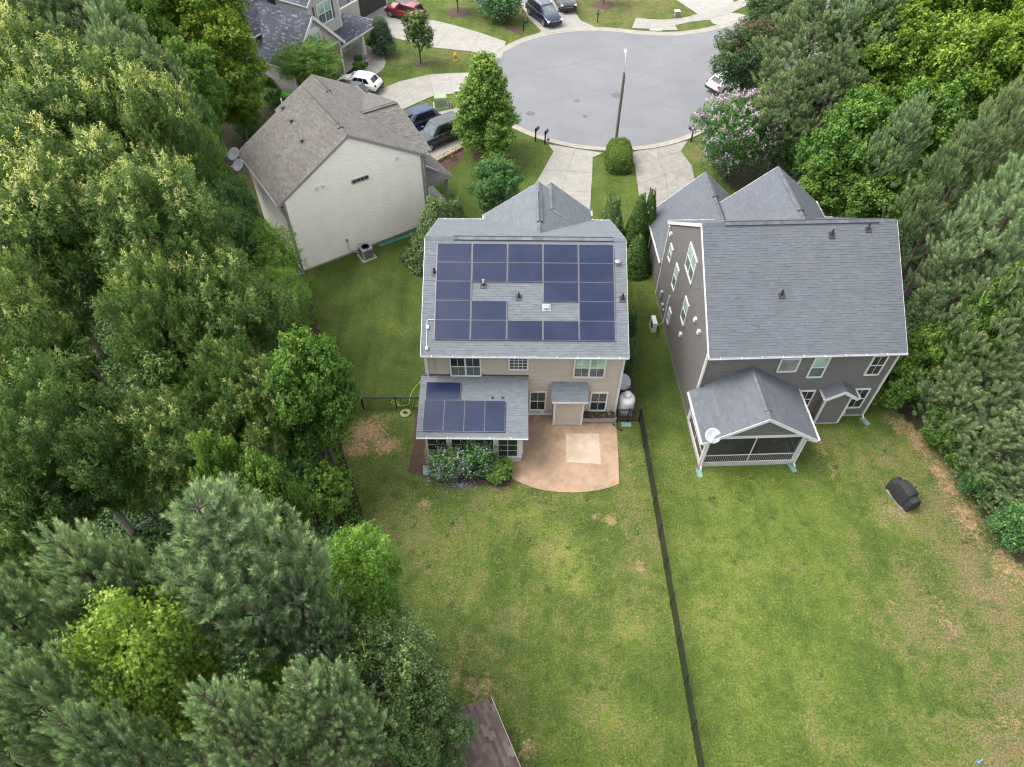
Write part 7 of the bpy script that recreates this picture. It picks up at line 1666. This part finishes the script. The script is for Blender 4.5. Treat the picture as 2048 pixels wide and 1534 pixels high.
def flowering(root, mat, n, size, R, H, seed, zmin=.3, name='blossoms', panicle=0):
    """blossoms sitting on the outside of a crown (in its own coordinates)"""
    rng = np.random.RandomState(seed); cr = [c for c in root.children if c.name.startswith('crown')][0]; me = cr.data
    co = np.empty(len(me.vertices) * 3, np.float32); me.vertices.foreach_get('co', co); co = co.reshape(-1, 3)
    rad = np.linalg.norm((co - [0, 0, co[:, 2].mean()]) / [R, R, (co[:, 2].max() - co[:, 2].min()) / 2], axis=1)
    pool = co[(rad > .72) & (co[:, 2] > zmin * co[:, 2].max())]; p = pool[rng.choice(len(pool), n)]
    if panicle:
        p = np.repeat(p, panicle, 0) + rng.normal(size=(n * panicle, 3)) * [.05, .05, .11] + [0, 0, .12]
    nor = unit(rng.normal(size=p.shape) * .6 + [0, 0, .8]); fm = leaf_mesh(name, p + [0, 0, .03], nor, np.full(len(p), .5), size, size * .9, rng); fm.materials.append(mat)
    o = link(name, fm, root, 'stuff'); return o
mt_ = plant('myrtle', 'pink flowering crepe myrtle at the roadside', 'crepe myrtle', None, (1480, 268), 94, 7.6, name='crepe_myrtle'); flowering(mt_, LM['pink'], 480, .11, 3.6, 7.6, 4, .3, panicle=11)
SPEC['lilac'] = []
broad('lilac', 41, 1.25, 2.1, .1, 12, 640, 12, .13, .11, .08, LM['dark'], tip=.35, r0=.05, lr=(.34, .5), multi=True, zc=.5)
for at, R, H, lab, sd in (((-3.75, 22.75), 1.05, 2.0, 'lilac-flowered bush in front of the sunroom, left one', 5), ((-2.0, 22.9), 1.15, 2.25, 'lilac-flowered bush in front of the sunroom, right one', 6)):
    o = plant('lilac', lab, 'flowering bush', 'lilac-flowered bushes', None, None, H, at=at, R=R, name='flowering_bush'); flowering(o, LM['lilac'], 620, .095, 1.25, 2.1, sd, .2)
o = plant('lilac', 'round bush with pale lilac flowers at the far driveway', 'flowering bush', 'lilac-flowered bushes', None, None, 3.6, at=G(1000, 38), R=2.4, name='flowering_bush'); flowering(o, LM['lilac'], 260, .10, 1.25, 2.1, 7, .2)

# undergrowth of the left wood and a fringe on the right: one mass of low leaves
def undergrowth(name, label, poly, n, seed, mat, hmax=.7):
    rng = np.random.RandomState(seed); P_ = np.array(poly); lo, hi = P_.min(0), P_.max(0); pts = rng.uniform(lo, hi, (n * 3, 2)); pts = pts[inpoly(pts[:, 0], pts[:, 1], poly)][:n]
    hgt = (np.sin(pts[:, 0] * 1.1) * np.sin(pts[:, 1] * .9 + 1) * .5 + .5) * hmax; z = hgt * rng.uniform(.3, 1, len(pts)) + .03
    cen = np.stack([pts[:, 0], pts[:, 1], z], 1); nor = unit(rng.normal(size=(len(pts), 3)) * .5 + [0, 0, 1.0]); tone = rng.normal(.4, .12, len(pts)) + .2 * hgt
    me = leaf_mesh(name, cen, nor, tone, .19, .15, rng); me.materials.append(mat); o = link(name, me, None, 'stuff'); o['label'] = label; return o
undergrowth('undergrowth', 'dark vine ground cover under the left wood', [(-30, 8), (-5.2, 8), (-12.2, 26.5), (-13.5, 33), (-17, 39), (-24, 46), (-40, 46), (-40, 8)], 90000, 61, LM['dark'])
undergrowth('undergrowth', 'low green growth along the right wood edge', [(28.3, 12), (27.3, 20), (26.2, 26), (24.6, 29), (24.2, 44), (34, 44), (36, 12)], 16000, 62, LM['dark'], .6)
undergrowth('fence_weeds', 'weeds along the foot of the left chain-link fence', [(-12.0, 26.5), (-11.0, 26.5), (-3.6, 8.5), (-4.8, 8.5)], 5000, 63, LM['gum'], .42)
# small weeds: planter seedlings, flower bed
rngp = np.random.RandomState(9)
for k, (x, y) in enumerate(((4.75, 26.6), (5.15, 26.7), (5.55, 26.55), (4.9, 26.45), (5.9, 26.65))):
    n = 26; cen = np.array([x, y, .5]) + rngp.normal(size=(n, 3)) * [.05, .05, .05]; me = leaf_mesh('seedling', cen, unit(rngp.normal(size=(n, 3)) + [0, 0, 1]), rngp.normal(.7, .1, n), .07, .05, rngp); me.materials.append(LM['gum'])
    st = MB().bar((x, y, .40), (x, y, .5), .012); o = thing('seedling', ['small green seedling in the planter, leftmost at the back', 'small green seedling in the middle of the planter', 'small green seedling right of the middle of the planter', 'small green seedling at the left front of the planter', 'small plant with orange blossom at the right of the planter'][k], 'seedling', (0, 0, 0), 0, 'planter seedlings')
    link('leaves', me, o); st.build('stem', LM['gum'], o)
    if k == 4:
        me = leaf_mesh('petals', np.array([x, y, .56]) + rngp.normal(size=(9, 3)) * .04, unit(rngp.normal(size=(9, 3)) + [0, 0, 1]), np.full(9, .5), .07, .06, rngp); me.materials.append(MT['orange_flower']); link('petals', me, o)
x, y = -5.3, 55.2; n = 60; me = leaf_mesh('leaves', np.array([x, y, .25]) + rngp.normal(size=(n, 3)) * [.22, .22, .1], unit(rngp.normal(size=(n, 3)) + [0, 0, 1]), rngp.normal(.4, .1, n), .13, .09, rngp); me.materials.append(LM['dark'])
o = thing('flower_clump', 'red flowers in the bed behind the stone wall', 'flowers', (0, 0, 0)); link('leaves', me, o); me = leaf_mesh('petals', np.array([x, y, .4]) + rngp.normal(size=(30, 3)) * [.22, .22, .06], unit(rngp.normal(size=(30, 3)) + [0, 0, 1]), np.full(30, .5), .1, .1, rngp); me.materials.append(MT['red_flower']); link('petals', me, o)
# fallen petals round the lilac bushes
n = 420; a = rngp.uniform(0, 6.283, n); r = np.abs(rngp.normal(0, 1, n)); pts = np.stack([-2.9 + np.cos(a) * r * 1.5, 21.85 + np.sin(a) * r * .55, np.full(n, .03)], 1); me = leaf_mesh('fallen_petals', pts, unit(rngp.normal(size=(n, 3)) * .2 + [0, 0, 1]), np.full(n, .5), .045, .04, rngp); me.materials.append(LM['lilac']); link('fallen_petals', me, None, 'stuff')['label'] = 'fallen lilac petals below the bushes'

# clover and broad-leaved weeds growing in clumps through the back lawns
rw = np.random.RandomState(81); nc = 1000
wc = np.stack([rw.uniform(-9.5, 25.5, nc), rw.uniform(7.0, 26.0, nc)], 1); s0, d0, l0, f0 = lawn_attrs(wc[:, 0], wc[:, 1]); okc = (f0 < .5) & (s0 < .5) & ((wc[:, 0] < 7.9) | (rw.rand(nc) < .45))
for pg_ in PAVED: okc &= ~inpoly(wc[:, 0], wc[:, 1], pg_)
for c_, r_, x0, x1, y0, y1 in ((H2_C, H2_R, -5.7, .4, -9.4, -5), (H1_C, H1_R, -5.9, .3, -9.5, -5)):
    dx, dy = wc[:, 0] - c_[0], wc[:, 1] - c_[1]; lx = math.cos(r_) * dx + math.sin(r_) * dy; ly = -math.sin(r_) * dx + math.cos(r_) * dy; okc &= ~((lx > x0) & (lx < x1) & (ly > y0) & (ly < y1))
wc = wc[okc]; nc = len(wc); lp_ = 34; rad_ = rw.gamma(2.0, .11, (nc, 1)); pc = np.repeat(wc, lp_, 0) + rw.normal(size=(nc * lp_, 2)) * np.repeat(rad_, lp_, 0)
cen = np.stack([pc[:, 0], pc[:, 1], rw.uniform(.015, .05, nc * lp_)], 1)
me = leaf_mesh('weeds', cen, unit(rw.normal(size=(nc * lp_, 3)) * .35 + [0, 0, 1]), np.repeat(rw.normal(.58, .2, nc), lp_) + rw.normal(0, .08, nc * lp_), .075, .055, rw); me.materials.append(LM['weed']); link('weeds', me, None, 'stuff')['label'] = 'clover and weed clumps in the lawns'

# ------------------------------------------------------------------ grass blades over the lawns
NT = 150000
rg = np.random.RandomState(77)
# more tufts where the camera is near
yy = 6.5 + (90 - 6.5) * rg.rand(NT * 3) ** 2.1; xx = rg.uniform(-1, 1, NT * 3) * (27 + yy * .1) + 4
ok = (xx > -26) & (xx < 31)
so1, dr1, lu1, fo1 = lawn_attrs(xx, yy); ok &= (so1 < .62) & (fo1 < .5)
for pg_ in PAVED: ok &= ~inpoly(xx, yy, pg_)
for c, r, x0, x1, y0, y1 in ((H1_C, H1_R, -5.6, 5.6, -5.8, 7.2), (H2_C, H2_R, -5.5, 5.5, -5.7, 11), (H2_C, H2_R, -5.5, .2, -9.1, -5), (H3_C, H3_R, -5.3, 6, 0, 12), (H4_C, H4_R, -3.4, 20, -.1, 14), (H1_C, H1_R, -5.5, 0, -9.3, -5)):
    dx, dy = xx - c[0], yy - c[1]; lx = math.cos(r) * dx + math.sin(r) * dy; ly = -math.sin(r) * dx + math.cos(r) * dy; ok &= ~((lx > x0) & (lx < x1) & (ly > y0) & (ly < y1))
xx, yy, dr1 = xx[ok][:NT], yy[ok][:NT], dr1[ok][:NT]; n = len(xx)
far = np.clip((yy - 10) / 60, 0, 1)
h = rg.uniform(.02, .05, n) * (1 - .4 * dr1) * (1 + far * .2); w = rg.uniform(.014, .024, n) * (1 + far * .5); a = rg.uniform(0, 6.283, n); lean = rg.uniform(.3, 1.3, n); la = rg.uniform(0, 6.283, n)
b0 = np.stack([xx, yy, np.zeros(n)], 1); sd = np.stack([np.cos(a) * w, np.sin(a) * w, np.zeros(n)], 1); tp_ = b0 + np.stack([np.cos(la) * lean * h, np.sin(la) * lean * h, h], 1)
co = np.stack([b0 - sd, b0 + sd, tp_], 1); gm2 = fast_mesh('grass', co, 3)
put_attrs(gm2, co.reshape(-1, 3)[:, 0].astype(float), co.reshape(-1, 3)[:, 1].astype(float)); gm2.materials.append(MT['grass'])
go = link('grass', gm2, None, 'stuff'); go['label'] = 'short grass blades of the lawns'
